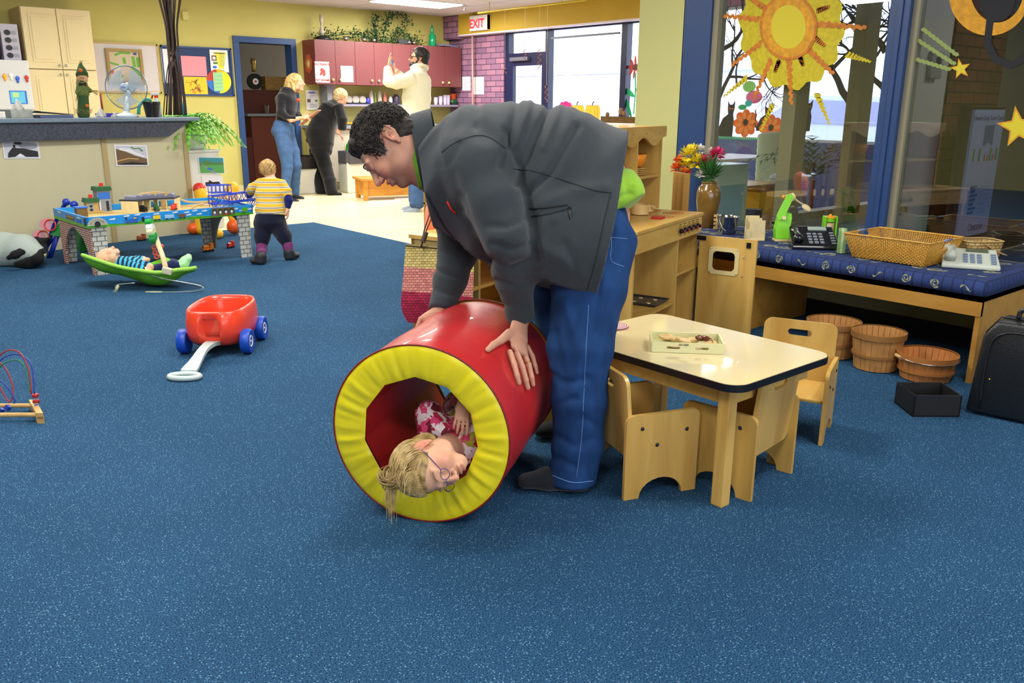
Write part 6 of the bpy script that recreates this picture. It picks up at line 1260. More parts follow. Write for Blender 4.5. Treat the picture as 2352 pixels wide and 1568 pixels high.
for k_ in range(34):
 u=rr.uniform(-1,1);v=rr.uniform(-1,1);cx0=400+u*32;pts=[]
 for(py,w_,mx_)in((264,1.0,400),(215,.85,400),(160,.55,398),(110,.42,396),(60,.45,392),(10,.75,388),(-45,1.1,384),(-90,1.4,382)):
  pts.append(D(mx_+(u*30 if py>150 else(u*.5+.6*math.sin(u*7+2))*34)*w_,py,td_+v*.07*w_))
 b.tube(spline(pts,3),.0055,5)
tag(b.build('twig_bundle',M_twig,None,smooth=True,fixn=False),'tall bundle of dark brown twigs standing on the counter end','branches')
pb=ct(350,262,.12);t=thing('plant_pot','black plastic plant pot on the counter near the twigs','pot',tuple(pb));b=MB();b.lathe([(.055,0),(.073,.115),(.078,.118),(.078,.135),(.07,.135),(.06,.06),(.001,.06)],pb,28);b.build('pot_body',M_blk,t,smooth=True,auto=45)
pb2=ct(363,262,.30);t=thing('spray_bottle','spray bottle with white and red trigger behind the black pot','spray bottle',tuple(pb2));b=MB();b.lathe([(.032,0),(.034,.10),(.024,.14),(.013,.17),(.013,.19),(.001,.19)],pb2,20);b.build('bottle',mat('clear_bottle','b9c8c4',rough=.15),t,smooth=True)
b=MB();b.box(pb2+V3(0,0,.205)-cR*.01,(.075,.028,.026),Rv,bev=.006);b.build('spray_head',M_wh,t);b=MB();b.box(pb2+V3(0,0,.185)-cR*.035,(.010,.018,.05),Rv@rot(0,.4,0));b.cyl(pb2+V3(0,0,.17),pb2+V3(0,0,.192),.017);b.build('trigger',M_rdp,t)
b=MB();c=ct(425,262,.35);b.lathe([(.022,0),(.024,.09),(.012,.12),(.012,.14),(.001,.14)],c,16);tag(b.build('blue_bottle',mat('cyan_bottle','3ab4d8',rough=.2),None,smooth=True),'slim cyan blue bottle seen through the foot of the twigs','bottle')
b=MB();c=ct(120,262,.15);b.box(c+V3(0,0,.012),(.26,.20,.024),Rc@rotz(-.1),bev=.004);b.m(M_blk);tag(b.build('ring_binder',mat('blue_grey_folder','4a5a80',rough=.5)),'dark blue grey ring binder lying closed on the counter','binder')
b=MB();b.grid(lambda u,v:c+cx*(-.14+.28*u)+cy*(-.10+.2*v)+V3(0,0,.027+.022*(1-u)*(1+.3*math.sin(v*5))),10,8);tag(b.build('open_folder',mat('dark_cover','2a2c2e',rough=.35),None,smooth=True,solid=.004),'curled black plastic cover lying over the ring binder','folder')
c=ct(44,262,.2);t=thing('tissue_box','pale tissue box with a tissue sticking up at the left of the counter','tissue box',tuple(c));b=MB();b.box(c+V3(0,0,.032),(.17,.10,.064),Rc,bev=.003);b.build('carton',mat('pale_carton','9aa09a',rough=.6,var=.15,scale=30),t)
def tis(nm,c,s_,par,lab=None):
 b=MB();b.grid(lambda u,v:c+cx*((u-.5)*s_*(1-.5*v))+cy*(.02*math.sin(u*9+v*4))*(1-v*.3)+V3(0,0,v*s_*(.9-abs(u-.45)*.8)+.002),12,8);o=b.build(nm,mat('tissue_white','d9dad6',rough=.9),par,smooth=True,solid=.002)
 if lab:tag(o,lab,'tissue')
tis('tissue',c+V3(0,0,.06),.10,t);tis('crumpled_tissue',ct(232,262,.18),.095,None,'white crumpled tissue standing beside the scarecrow');tis('crumpled_tissue',ct(262,262,.12),.05,None,'low white crumpled tissue at the foot of the fan')
b=MB();c=ct(258,258,.42);b.box(c+V3(0,0,.016),(.30,.05,.032),Rc,bev=.004);tag(b.build('purple_case',mat('violet_plastic','3a2aa8',rough=.4)),'violet flat case behind the fan base','case')
b=MB();c=ct(237,262,.40);b.tube([c,c+V3(0,0,.20)-cx*.005],.009,8);tag(b.build('red_rod',mat('dark_red_handle','8a2a20',rough=.5),None,smooth=True),'upright dark red handle behind the scarecrow arm','handle')
b=MB();c=ct(318,262,.40);b.tube(spline([c+V3(0,0,.02),c+V3(0,0,.10)+cx*.02,c+cx*.08+V3(0,0,.15),c+cx*.14+V3(0,0,.15)],5),.016,10);tag(b.build('teal_hose',mat('teal_rubber','3a9a86',rough=.5),None,smooth=True),'teal curved hose behind the fan and black pot','hose')
t=thing('fridge','white fridge with magnets and a blue note at the left edge','fridge',(1.95,11.3,0));M_fr=mat('fridge_white','c4c8cc',rough=.3)
b=MB();b.bb((1.5,10.95,0),(2.28,11.65,1.64),.02);b.build('body',M_fr,t);b=MB();b.bb((1.5,10.90,1.12),(2.28,10.945,1.64),.012);b.bb((1.5,10.90,.05),(2.28,10.945,1.10),.012);b.build('door',M_fr,t)
ar=Art((1.5,10.898,0),(1,0,0),(0,0,1));ar.rect(M_bl,.55,1.18,.72,1.32);ar.rect(mat('ink_cyan','58b4d8',rough=.6),.56,1.19,.70,1.31);ar.rect(mat('note_green','a8cf8c',rough=.6),.58,1.25,.64,1.30);ar.build('note',t)
for(x,z,m_)in((2.03,1.47,M_yb),(2.09,1.48,M_wh),(2.15,1.45,mat('magnet_blue','2458c8',rough=.4)),(2.24,1.46,M_rd)):
 b=MB();b.ell((x,10.89,z),(.022,.012,.024));b.ell((x,10.888,z-.03),(.014,.010,.02));b.build('magnet',m_,t,smooth=True)
b=MB();b.bb((1.90,11.1,1.645),(2.06,11.5,2.02),.05);tag(b.build('backpack',mat('purple_nylon','4a2470',rough=.7,var=.4,scale=5)),'purple and maroon backpack standing on the fridge','backpack')
b=MB();b.bb((1.80,11.12,1.645),(1.89,11.4,1.86),.03);tag(b.build('salmon_bag',mat('salmon_cloth','c8786a',rough=.8)),'salmon coloured bag at the very left on the fridge','bag')
b=MB();b.bb((2.08,11.05,1.645),(2.25,11.4,2.02),.004);bx=b.build('printed_box',mat('box_lavender_white','a9a8bc',rough=.5));tag(bx,'white box with dark printed pictures on top of the fridge','box')
ar=Art((2.09,11.048,1.65),(.15,0,0),(0,0,.36))
for z in(.12,.34,.56,.78):ar.el(M_sm,.35,z,.22,.08);ar.rect(M_gr,.62,z-.05,.92,z+.05)
ar.build('print',bx)
M_maple=mat('cream_foil_doors','cfc096',rough=.45);t=thing('tall_cabinet','tall cream cabinet with four panelled doors beside the fridge','cabinet',(2.7,11.4,0))
b=MB();b.bb((2.31,11.13,0),(3.03,11.68,2.22));b.build('carcass',mat('dull_cream','b9a880',rough=.5),t)  # carcass in a duller cream than the doors
for(xa,xb)in((2.315,2.665),(2.672,3.028)):
 for(za,zb)in((.1,1.555),(1.565,2.215)):
  b=MB();b.bb((xa,11.105,za),(xb,11.128,zb),.003);b.bb((xa+.06,11.098,za+.07),(xb-.06,11.108,zb-.07),.006);b.bb((xa+.085,11.092,za+.10),(xb-.085,11.10,zb-.10),.008);dr_=b.build('door',M_maple,t)
  b=MB();kx_=xb-.03 if xa<2.5 else xa+.03;b.cyl((kx_,11.105,zb-.05 if zb<2 else za+.04),(kx_,11.08,zb-.05 if zb<2 else za+.04),.008,.013);b.build('knob',M_steel,dr_,smooth=True)
YB=11.695
t=thing('whiteboard','large white board with thin tan frame behind the fan','whiteboard',(3.5,11.69,1.3));b=MB();b.bb((3.06,11.675,1.335),(3.93,11.695,1.905));b.build('panel',mat('board_lilac_white','c2bcc0',rough=.4),t)
b=MB();b.bb((3.05,11.668,1.90),(3.945,11.7,1.92));b.bb((3.05,11.668,1.32),(3.945,11.7,1.34));b.bb((3.93,11.668,1.32),(3.947,11.7,1.92));b.build('frame',mat('tan_wood_trim','b49a60',rough=.5),t)
t=thing('framed_picture','gilt framed picture of green brush strokes hung on the white board','picture',(3.55,11.66,1.4));xA,zA,xB,zB=P(250,190,y=11.66)[0],1.42,P(324,110,y=11.66)[0],P(285,112,y=11.66)[2]
b=MB();fo=[(xA,zA),(xB,zA),(xB,zB),(xA,zB)];fi=[(xA+.035,zA+.035),(xA+.035,zB-.035),(xB-.035,zB-.035),(xB-.035,zA+.035)];b.holed(fo,[fi],(0,11.655,0),(1,0,0),(0,0,1),.025);b.build('frame',mat('gilt_frame','8f7434',rough=.4),t)
ar=Art((xA+.03,11.660,zA+.03),(xB-xA-.06,0,0),(0,0,zB-zA-.06));ar.rect(mat('canvas','b8ab94',rough=.8),0,0,1,1);gr_=mat('brush_green','5a9a2c',rough=.6)
ar.line(gr_,[(.2,.86),(.4,.95),(.7,.94)],.07);ar.line(gr_,[(.48,.8),(.5,.6)],.1);ar.line(gr_,[(.78,.84),(.8,.5)],.1);ar.line(gr_,[(.93,.82),(.93,.5)],.1);ar.line(gr_,[(.02,.62),(.3,.55)],.06);ar.line(gr_,[(.7,.5),(.8,.4),(.95,.25),(.8,.12)],.08);ar.rect(M_rd,.02,.25,.12,.38);ar.el(mat('ink_navy','22307a',rough=.6),.85,.93,.06,.04);ar.el(M_rd,.3,.32,.06,.04);ar.line(gr_,[(.2,.2),(.3,.15),(.42,.22)],.05);ar.build('painting',t)
t=thing('notice_board','dark blue notice board pinned with papers, left of the doorway','notice board',(4.45,11.69,1.3));b=MB();b.bb((3.99,11.68,1.30),(4.915,11.70,1.91));b.build('panel',mat('navy_felt','2e3f66',rough=.9),t)
b=MB()
for a,c in(((3.985,11.668,1.895),(4.92,11.70,1.915)),((3.985,11.668,1.295),(4.92,11.70,1.315)),((4.90,11.668,1.295),(4.92,11.70,1.915)),((3.985,11.668,1.295),(4.003,11.70,1.915))):b.bb(a,c)
b.build('frame',M_blue,t)
def sheet(nm,label,q4,fn,y=11.672,cat='paper'):
 a,c,e=P(q4[0],q4[3],y=y),P(q4[2],q4[3],y=y),P(q4[0],q4[1],y=y);return art(nm,label,a,V3(c[0]-a[0],0,0),V3(0,0,e[2]-a[2]),fn,cat)
sheet('pink_paper','plain pink sheet on the blue notice board',(419,128,476,174),lambda a:a.rect(mat('pink_paper','d88c9c',rough=.7),0,0,1,1))
def yelp(a):
 a.rect(mat('yellow_paper','e2bc2c',rough=.7),0,0,1,1);r_=random.Random(3)
 for i in range(16):x,y=r_.uniform(.15,.7),r_.uniform(.3,.9);a.line(M_br if i%3 else M_rd,[(x,y),(x+r_.uniform(-.2,.2),y-r_.uniform(.05,.3)),(x+r_.uniform(-.2,.2),y-r_.uniform(.0,.3))],.025)
sheet('scribbled_paper','yellow paper with brown scribbles under the pink sheet',(425,176,478,217),yelp)
def disc(a):a.el(mat('paper_yellow_disc','e6d21c',rough=.7),.5,.5,.5,.5,32);a.sh(M_bl,[(.5,.5)]+[(.5+.5*math.cos(t_),.5+.5*math.sin(t_))for t_ in np.linspace(PI*.98,PI*1.5,10)]);a.sh(M_rd,[(.5,.5)]+[(.5+.5*math.cos(t_),.5+.5*math.sin(t_))for t_ in np.linspace(PI*.55,PI*.98,10)])
sheet('paper_disc','round yellow, red and blue paper disc at the lower right of the notice board',(477,158,533,214),disc)
sheet('green_slip','narrow pale green slip in front of the round paper disc',(492,166,514,209),lambda a:(a.rect(mat('mint_paper','93c795',rough=.7),0,0,1,1),[a.rect(mat('mint_line','6fae7c',rough=.7),.1,z,.9,z+.02)for z in(.2,.4,.6,.8)]),11.664)
def poster(a):
 a.rect(MW,0,0,1,1);a.sh(mat('poster_yellow','d8d83a',rough=.6),[(.25,.9),(.9,.9),(.72,.15),(.45,.15)]);a.rect(mat('poster_brown','7a5a44',rough=.6),.08,.5,.36,.75);a.el(MW,.22,.62,.09,.07);a.rect(M_gn,.15,.36,.40,.45);a.el(M_bl,.22,.22,.12,.06)
 for i in range(12):a.rect(M_gr,.5,.82-.05*i,.8,.83-.05*i)
 a.rect(M_sm,.2,.84,.85,.87)
sheet('event_poster','white and yellow printed poster at the top right of the notice board',(485,114,526,165),poster)
sheet('white_sheet','white sheet half hidden behind the twigs on the notice board',(376,112,410,190),lambda a:a.rect(MW,0,0,1,1))
b=MB();c=P(425,36,y=11.67);b.box(c,(.075,.04,.10),bev=.006);tag(b.build('thermostat',mat('ivory_plastic','c9c27c',rough=.5)),'small ivory box sensor high on the yellow wall','sensor')
tz=.42;q1,q2,q3=P(197,500,z=tz),P(580,470,z=tz),P(123,478,z=tz);tx=nrm(q2-q1);ty=V3(-tx[1],tx[0],0);TLn=np.linalg.norm(q2-q1);TW=max(.74,min(.84,float((q3-q1)@ty)));Rt_=np.stack([tx,ty,V3(0,0,1)],1)
def tq_(x,y,z):return q1*V3(1,1,0)+tx*x+ty*y+V3(0,0,z)
def tbx(b,a,c,bev=0,R2=None):a=np.array(a,float);c=np.array(c,float);b.box(tq_(*((a+c)/2)),np.abs(c-a),Rt_ if R2 is None else Rt_@R2,bev);return b
t=thing('train_table','low play table with painted blue sky sides and brick arch legs','play table',tuple(tq_(TLn/2,TW/2,0)))
M_sky=mat('painted_sky_blue','1f8fe0',rough=.4);M_gras=mat('painted_grass','4fae1c',rough=.4);M_cld=mat('painted_cloud','cfdde6',rough=.4);ap=.075
b=MB();tbx(b,(0,0,tz-ap),(TLn,.016,tz));tbx(b,(0,TW-.016,tz-ap),(TLn,TW,tz));tbx(b,(0,0,tz-ap),(.016,TW,tz));tbx(b,(TLn-.016,0,tz-ap),(TLn,TW,tz));b.build('rim',M_sky,t)
b=MB();tbx(b,(.01,.01,tz-.055),(TLn-.01,TW-.01,tz-.045));b.build('play_board',mat('sandy_play_board','c2a660',rough=.6,var=.2,scale=5),t)
ar=Art(tq_(0,-.0005,tz-ap),tx*TLn,V3(0,0,ap));ar.sh(M_gras,[(0,0),(1,0),(1,.26)]+[(x,.24+.07*math.sin(x*23))for x in np.linspace(.98,.02,40)]+[(0,.3)])
ar.line(mat('painted_track','4a4a44',rough=.5),[(x,.14+.02*math.sin(x*9))for x in np.linspace(.12,.72,20)],.035)
for(x,y)in((.14,.66),(.22,.86),(.28,.9),(.39,.84),(.5,.85),(.57,.76),(.62,.86),(.68,.77),(.58,.5),(.645,.5),(.88,.72),(.92,.5),(.97,.6)):ar.el(M_cld,x,y,.018,.07);ar.el(M_cld,x+.008,y+.05,.009,.06)
ar.sh(mat('painted_stone','a8a898',rough=.5),[(0,.2)]+[(.055+.055*math.cos(a),.2+.75*math.sin(a))for a in np.linspace(PI,0,12)]);ar.el(M_sm,.055,.32,.016,.3);ar.rect(M_sm,.039,.2,.071,.34)
for i in range(26):r_=random.Random(i);a_=r_.uniform(.2,2.9);ar.el(M_gr,.055+.040*math.cos(a_),.25+.52*math.sin(a_),.004,.035)
tb_=mat('painted_train_blue','1560c0',rough=.4);ar.rect(tb_,.205,.33,.27,.58);ar.rect(tb_,.245,.33,.275,.78);ar.rect(M_sm,.205,.55,.215,.75);ar.rect(mat('painted_gold','d8a41c',rough=.4),.25,.58,.268,.72);ar.rect(M_rd,.2,.26,.28,.33)
for x in(.215,.232,.25,.266):ar.el(tb_,x,.27,.008,.07)
ar.rect(M_sm,.295,.33,.35,.68);ar.rect(mat('painted_yellow','e8c81c',rough=.4),.362,.38,.405,.74);ar.rect(mat('painted_pale_blue','8fc4e8',rough=.4),.43,.38,.485,.74);ar.sh(M_br,[(.505,.68),(.56,.68),(.55,.36),(.515,.36)])
for x in(.305,.34,.372,.395,.44,.475,.522,.545):ar.el(M_sm,x,.3,.008,.07)
ar.rect(M_br,.715,.22,.865,.98)
for i,c_ in enumerate(('painted_train_blue',None,None,None)):
 x=.735+.036*i;ar.el(M_gn if False else mat('painted_dark_green','2f4a24',rough=.4),x,.62,.015,.28);ar.el(M_sm,x,.58,.0125,.24);ar.el(M_cld,x,.55,.0085,.15);ar.rect([tb_,M_gn,M_rd,M_gn][i],x-.009,.26,x+.009,.40);ar.rect(M_rd,x-.010,.22,x+.010,.27)
ar.el(M_gras,.93,.62,.02,.26);ar.rect(M_br,.927,.22,.933,.45);ar.build('painted_front',t)
ar=Art(tq_(-.0005,TW,tz-ap),-ty*TW,V3(0,0,ap));ar.rect(M_gras,0,0,1,.3);ar.rect(M_br,.4,.35,.66,.75);ar.rect(M_tn,.42,.55,.64,.7);ar.el(M_cld,.2,.8,.06,.1);ar.el(M_cld,.8,.8,.06,.1);ar.rect(M_bl,.72,.3,.84,.6);ar.rect(M_sm,.94,.2,.98,.9);ar.build('painted_side',t)
M_stone=brick_like('painted_white_stone','xz','c9ccc6','bcc0ba','6a6c68',.055,.035,.0035,bump=0,rough=.5);M_pbrk=brick_like('painted_red_brick','yz','a8402c','93382a','d8ccc4',.05,.016,.004,bump=0,rough=.5);M_conc=mat('painted_grey','8f8f8c',rough=.6)
zt=tz-ap
def legprof(w_,top,inward):return[(0,0),(w_*.55,0)]+[(w_*.55+(inward-w_*.55)*(1-math.cos(a)),zt*.90*math.sin(a))for a in np.linspace(.05,PI/2,10)]+[(inward,zt),(0,zt)]
for(xx,sx_l)in((.03,1),(TLn-.03,-1)):
 for(yy,sy_l)in((.02,1),(TW-.02,-1)):
  ins=xx>.5;w_=.11
  b=MB();b.prism([(p[0]*sy_l,p[1])for p in legprof(w_,zt,TW/2-.02)],tq_(xx,yy,0),ty,(0,0,1),.015);b.build('arch_panel',M_pbrk if not ins else M_conc,t)
  b=MB();b.prism([(-.0,0),(.085*sx_l,0),(.105*sx_l,zt),(-.0,zt)],tq_(xx,yy,0),tx,(0,0,1),.015);b.build('leg',M_stone,t)
PB_=tz-.045
def tt(px,py,z=PB_):return P(px,py,z=z)
def tloc(p):return(float((p-q1)@tx),float((p-q1)@ty))
def house(name,label,px,py,w_,d_,h_,wall,roof,chim,ang=0,base=0.0):
 x,y=tloc(tt(px,py));t=thing(name,label,'toy building',tuple(tq_(x,y,PB_+base)));b=MB();tbx(b,(x-w_/2,y,PB_+base),(x+w_/2,y+d_,PB_+base+h_));b.build('wall',wall,t)
 b=MB();b.prism([(-w_/2-.012,h_-.002),(w_/2+.012,h_-.002),(w_/2+.004,h_+.03),(-w_/2-.004,h_+.03)],tq_(x,y+d_/2,PB_+base),tx,(0,0,1),d_+.02);b.build('roof',roof,t)
 if chim:b=MB();tbx(b,(x-.013,y+d_*.3,PB_+base+h_+.02),(x+.013,y+d_*.5,PB_+base+h_+.055));b.build('chimney',M_rdp,t)
 ar=Art(tq_(x-w_/2,y-.0008,PB_+base),tx*w_,V3(0,0,h_));
 if name=='toy_station':ar.rect(mat('ink_slate','7f98a8',rough=.5),.15,.05,.55,.95);ar.el(M_sm,.35,.62,.14,.12);ar.el(M_sm,.35,.3,.14,.12)
 else:ar.rect(M_bl,.05,.6,.95,.9);ar.rect(MW,.1,.1,.2,.55);ar.rect(M_sm,.6,.05,.8,.5)
 ar.build('painted_front',t)
M_dgr=mat('dark_green_paint','1f5a34',rough=.5);M_wall1=mat('painted_station_wall','8a8f9a',rough=.5)
house('toy_station_house','taller toy station building with green roof and red chimney',243,486,.10,.09,.165,M_wall1,M_dgr,True);house('toy_station','lower toy station with green roof in front of the taller one',215,489,.085,.07,.085,M_tn,M_dgr,True)
x,y=tloc(tt(190,498));t=thing('toy_freight_shed','small toy shed with blue roof at the near corner of the train table','toy building',tuple(tq_(x,y,PB_)));b=MB();tbx(b,(x-.035,y,PB_),(x+.04,y+.06,PB_+.065));b.build('wall',mat('painted_brown_wall','6a5634',rough=.5,var=.4,scale=70),t);b=MB();tbx(b,(x-.042,y-.005,PB_+.065),(x+.046,y+.065,PB_+.075));b.build('roof',M_bl,t)
xa,ya=tloc(tt(270,491));xb,yb=tloc(tt(440,480));t=thing('toy_roundhouse','curved wooden toy engine shed with grey roof blocks on the train table','toy building',tuple(tq_((xa+xb)/2,ya,PB_)));cxr,cyr=(xa+xb)/2,(ya+yb)/2-.22;R1,R0=.30,.17;b=MB()
a0_,a1_=PI-.9,.9
for k_ in range(6):a=a0_+(a1_-a0_)*k_/5;e=V3(math.cos(a),math.sin(a),0);b.box(tq_(cxr+e[0]*.30,cyr+e[1]*.30,PB_+.045),(.14,.006,.09),Rt_@rotz(a))
b.build('stall_wall',M_pal,t)
def rsec(z0,z1,ra,rb_,m_,nm):
 b=MB();n_=20;ps=[(cxr+r_*math.cos(a),cyr+r_*math.sin(a))for r_,rng in((rb_,np.linspace(a0_,a1_,n_)),(ra,np.linspace(a1_,a0_,n_)))for a in rng];b.holed(ps,[],tq_(0,0,PB_+(z0+z1)/2),tx,ty,z1-z0);return b.build(nm,m_,t)
rsec(.0,.006,.20,.38,M_pal,'floor_plate');rsec(.09,.102,.225,.385,mat('dark_slate','2a2e38',rough=.5),'roof')
b=MB()
for k_ in range(5):
 a=a0_+(a1_-a0_)*(k_+.5)/5;e=V3(math.cos(a),math.sin(a),0);c=tq_(cxr+e[0]*.30,cyr+e[1]*.30,PB_+.102);pr=[(-.03,0),(.03,0)]+arc((0,.0),.026,0,PI,7);
 b.prism([(-.03,0),(.03,0)]+[(.026*math.cos(q),.012+.018*math.sin(q))for q in np.linspace(0,PI,8)],c,tx*math.sin(a)-ty*math.cos(a),(0,0,1),.10)
b.build('roof_vent',mat('grey_purple_block','6c6f86',rough=.5),t)
x1b,y1b=tloc(tt(452,478));x2b,y2b=tloc(tt(522,468));t=thing('toy_bridge','blue plastic toy truss bridge at the right end of the train table','toy bridge',tuple(tq_((x1b+x2b)/2,y1b,PB_)));M_pb_=mat('bridge_blue_plastic','1a3fc4',rough=.35);yc=.06
X1,X2=x1b-.03,x2b+.04;b=MB()
for yy in(yc,yc+.07):
 def bp(x,z,yy=yy):return tq_(X1+(X2-X1)*x,yy,PB_+z)
 b.tube([bp(0,.065),bp(1,.075)],.006,6);b.tube([bp(0,.125),bp(.9,.14)],.005,6)
 for i in range(9):x=i/8;b.tube([bp(x,.066),bp(x*.95,.13)],.0028,5)
 for i in range(8):x=i/8;b.tube([bp(x,.066 if i%2 else .13),bp((i+1)/8,.13 if i%2 else .066)],.0028,5)
 b.tube([bp(.22+.56*(i/12),.008+.058*math.sin(PI*i/12))for i in range(13)],.004,6)
 for i in range(3):b.tube([bp(.03+.06*i,.066),bp(.2,.0)],.003,5);b.tube([bp(.97-.06*i,.066),bp(.8,.0)],.003,5)
for i in range(9):x=i/8;b.tube([tq_(X1+(X2-X1)*x,yc,PB_+.066),tq_(X1+(X2-X1)*x,yc+.07,PB_+.066)],.003,5)
X3=X1+.10;
for yy in(yc+.22,yc+.28):
 b.tube([tq_(X3,yy,PB_+.13),tq_(X3+.17,yy,PB_+.125)],.005,6);b.tube([tq_(X3,yy,PB_+.19),tq_(X3+.17,yy,PB_+.185)],.005,6)
 for i in range(6):b.tube([tq_(X3+.034*i,yy,PB_+.13),tq_(X3+.034*i,yy,PB_+.19)],.003,5);b.tube([tq_(X3+.034*i,yy,PB_),tq_(X3+.034*i,yy,PB_+.13)],.003,5)if i in(0,5)else None
b.build('truss',M_pb_,t,smooth=True)
def track(label,pts,w_=.04):
 b=MB();P_=spline(pts,6);V_=[]
 for i,p in enumerate(P_):
  tg=nrm(P_[min(i+1,len(P_)-1)]-P_[max(i-1,0)]);s_=nrm(np.cross(tg,V3(0,0,1)))*w_/2;V_+=[p+s_,p-s_,p-s_-V3(0,0,.012),p+s_-V3(0,0,.012)]
 n_=len(P_);b.add(V_,[(i*4+k,i*4+(k+1)%4,i*4+4+(k+1)%4,i*4+4+k)for i in range(n_-1)for k in range(4)]+[(0,1,2,3),(4*n_-4,4*n_-3,4*n_-2,4*n_-1)]);tag(b.build('wooden_track',M_pine),label,'toy track','wooden train tracks on the table')
def tz_(x,y,z):return tq_(TLn*x,TW*y,PB_+z)
track('raised curved wooden track arching behind the engine shed',[tz_(.40,.85,.02),tz_(.46,.88,.10),tz_(.52,.88,.125),tz_(.64,.88,.125),tz_(.72,.85,.08),tz_(.80,.80,.04),tz_(.95,.70,.04)]);track('wooden ramp track climbing to the blue bridge',[tz_(.55,.20,.014),tz_(.62,.18,.03),tz_(.68,.16,.065),tz_(.72,.14,.075)]);track('flat wooden track beside the blue bridge',[tz_(.60,.35,.014),tz_(.75,.42,.014),tz_(.95,.35,.014)]);track('flat looping wooden track at the left end of the table',[tz_(.06,.30,.014),tz_(.05,.55,.014),tz_(.12,.80,.014),tz_(.26,.85,.014)])
for(x,y)in((.53,.88),(.64,.88)):b=MB();c=tz_(x,y,0);b.box(c+V3(0,0,.055),(.03,.03,.11),Rt_);tag(b.build('track_pier',M_pine),'wooden pier holding the raised track, '+('left one' if x<.6 else 'right one'),'toy track')
def engine(label,c,col,ang=0,sc=1.0):
 R_=Rt_@rotz(ang);t=thing('toy_train',label,'toy train',tuple(c));b=MB();b.box(c+R_@V3(0,0,.016*sc),np.array((.065,.026,.012))*sc,R_,bev=.002);b.cyl(c+R_@V3(-.03,0,.030)*sc,c+R_@V3(.012,0,.030)*sc,.012*sc);b.box(c+R_@V3(.022,0,.034)*sc,np.array((.022,.028,.032))*sc,R_);b.build('body',col,t);b=MB()
 for s_ in(-1,1):
  for x in(-.02,.005,.024):b.cyl(c+R_@V3(x,s_*.012,.008)*sc,c+R_@V3(x,s_*.016,.008)*sc,.008*sc,seg=10)
 b.build('wheels',M_blk,t)
engine('dark green toy engine with red cab in the engine shed',tq_(cxr,cyr+.19,PB_+.007),M_dgr,1.5);engine('black toy engine in the left stall of the engine shed',tq_(cxr-.10,cyr+.19,PB_+.007),M_blk,1.8);engine('red toy engine in the right stall of the engine shed',tq_(cxr+.12,cyr+.15,PB_+.007),M_rdp,.8)
engine('orange brown toy wagon near the counter base on the carpet',P(325,553,z=0.0),mat('brown_toy','8a4a1c',rough=.5),.3,1.2);engine('orange toy tank wagon lying on the carpet under the train table',P(478,578,z=0),mat('orange_toy','d87a24',rough=.4),.05,1.4);engine('small black and red toy engine on the carpet under the table end',P(530,569,z=0),M_rdp,.4,1.1)
rc_=P(480,540,z=0)+V3(.08,.10,0);t=thing('ride_on_toy','yellow and orange plastic ride-on toy behind the train table','ride-on toy',tuple(rc_));M_ry=mat('warm_yellow_plastic','f2b81c',rough=.3);M_ro=mat('orange_ball_plastic','e85a1c',rough=.3);rd=depth(rc_)-.08
def rp_(px,py,o=0):return D(px,py,rd+o)
S=SDF(.01,.03);S.chain([rp_(462,525),rp_(470,470),rp_(460,440),],[.06,.08,.06]);S.chain([rp_(470,470),rp_(525,460),rp_(535,432)],[.08,.07,.06]);S.limb(rp_(525,462),rp_(545,520),.06,.05);S.build('body',M_ry,t)
for nm,q5,r_,m_ in(('wheel',(444,527,-.02),.055,M_ro),('wheel',(538,520,-.02),.07,M_ro),('knob',(458,434,0),.06,M_rdp),('rocker',(502,540,-.25),.045,M_ry)):b=MB();c=rp_(*q5);c[2]=max(c[2],r_);b.ell(c,r_);b.build(nm,m_,t,smooth=True)
sc0=P(120,590,z=0);sdp=depth(sc0)+.12
def sl(px,py,o=0):return D(px,py,sdp-.14-(600-py)*.0012+o)
t=thing('toy_ramp','blue and green plastic ramp toy with red rollers leaning on the counter','toy',tuple(sc0+V3(0.05,.1,0)));M_sb=mat('deep_blue_plastic','1536a8',rough=.35);M_sgp=mat('deep_green_plastic','0f7a34',rough=.35)
for o in(-.0,.12):b=MB();b.tube(spline([sl(92,606,o),sl(110,560,o),sl(130,505,o),sl(152,464,o)],4),[.03]*13,8,flat=.35);b.build('side_rail',M_sb,t,smooth=True)
b=MB();b.tube([sl(152,464,-.02),sl(152,464,.14)],.028,12);b.tube([sl(170,470,-.02),sl(170,470,.1)],.03,12);b.build('hub',M_sb,t,smooth=True)
for q5 in((106,515),(90,541)):b=MB();b.tube([sl(*q5,-.03),sl(*q5,.14)],.046,20);b.build('roller',mat('rosy_clear_plastic','b8606a',rough=.15),t,smooth=True,auto=40);b=MB();b.tube([sl(q5[0]+9,q5[1]+2,-.035)+(cR*math.cos(a)+cU*math.sin(a))*.044 for a in np.linspace(0,2*PI,20,endpoint=False)],.006,6,closed=True);b.build('roller_rim',M_rdp,t,smooth=True)
b=MB();b.prism([(0,0),(.10,.13),(.16,.10),(.34,-.12),(.24,-.14),(.10,-.02)],sl(118,540,-.02),cR,cU,.05);b.build('ramp_plate',M_sgp,t);b=MB();b.tube([sl(110,560,.0),sl(132,540,-.02),sl(112,598,-.02)],.02,8);b.build('brace',M_sb,t,smooth=True)
oc=P(30,610,z=0);od=depth(oc)-.06
def oq(px,py,o=0):return D(px,py,od+o)
def opost(v):v=v.copy();v[:,2]=np.maximum(v[:,2],.004);return v
t=thing('whale_plush','large black and white whale plush toy on the carpet, cut by the left edge','plush toy',tuple(oc+V3(0,.15,0)));S=SDF(.009,.04);k_=od/FPX
S.chain([oq(-30,580,.1),oq(10,574,.08),oq(55,575,.05),oq(82,583,.02)],[36*k_,38*k_,34*k_,22*k_],k=.05);S.build('body',mat('white_plush','a9b6b0',rough=1,bump=.4,bscale=120),t,post=opost)
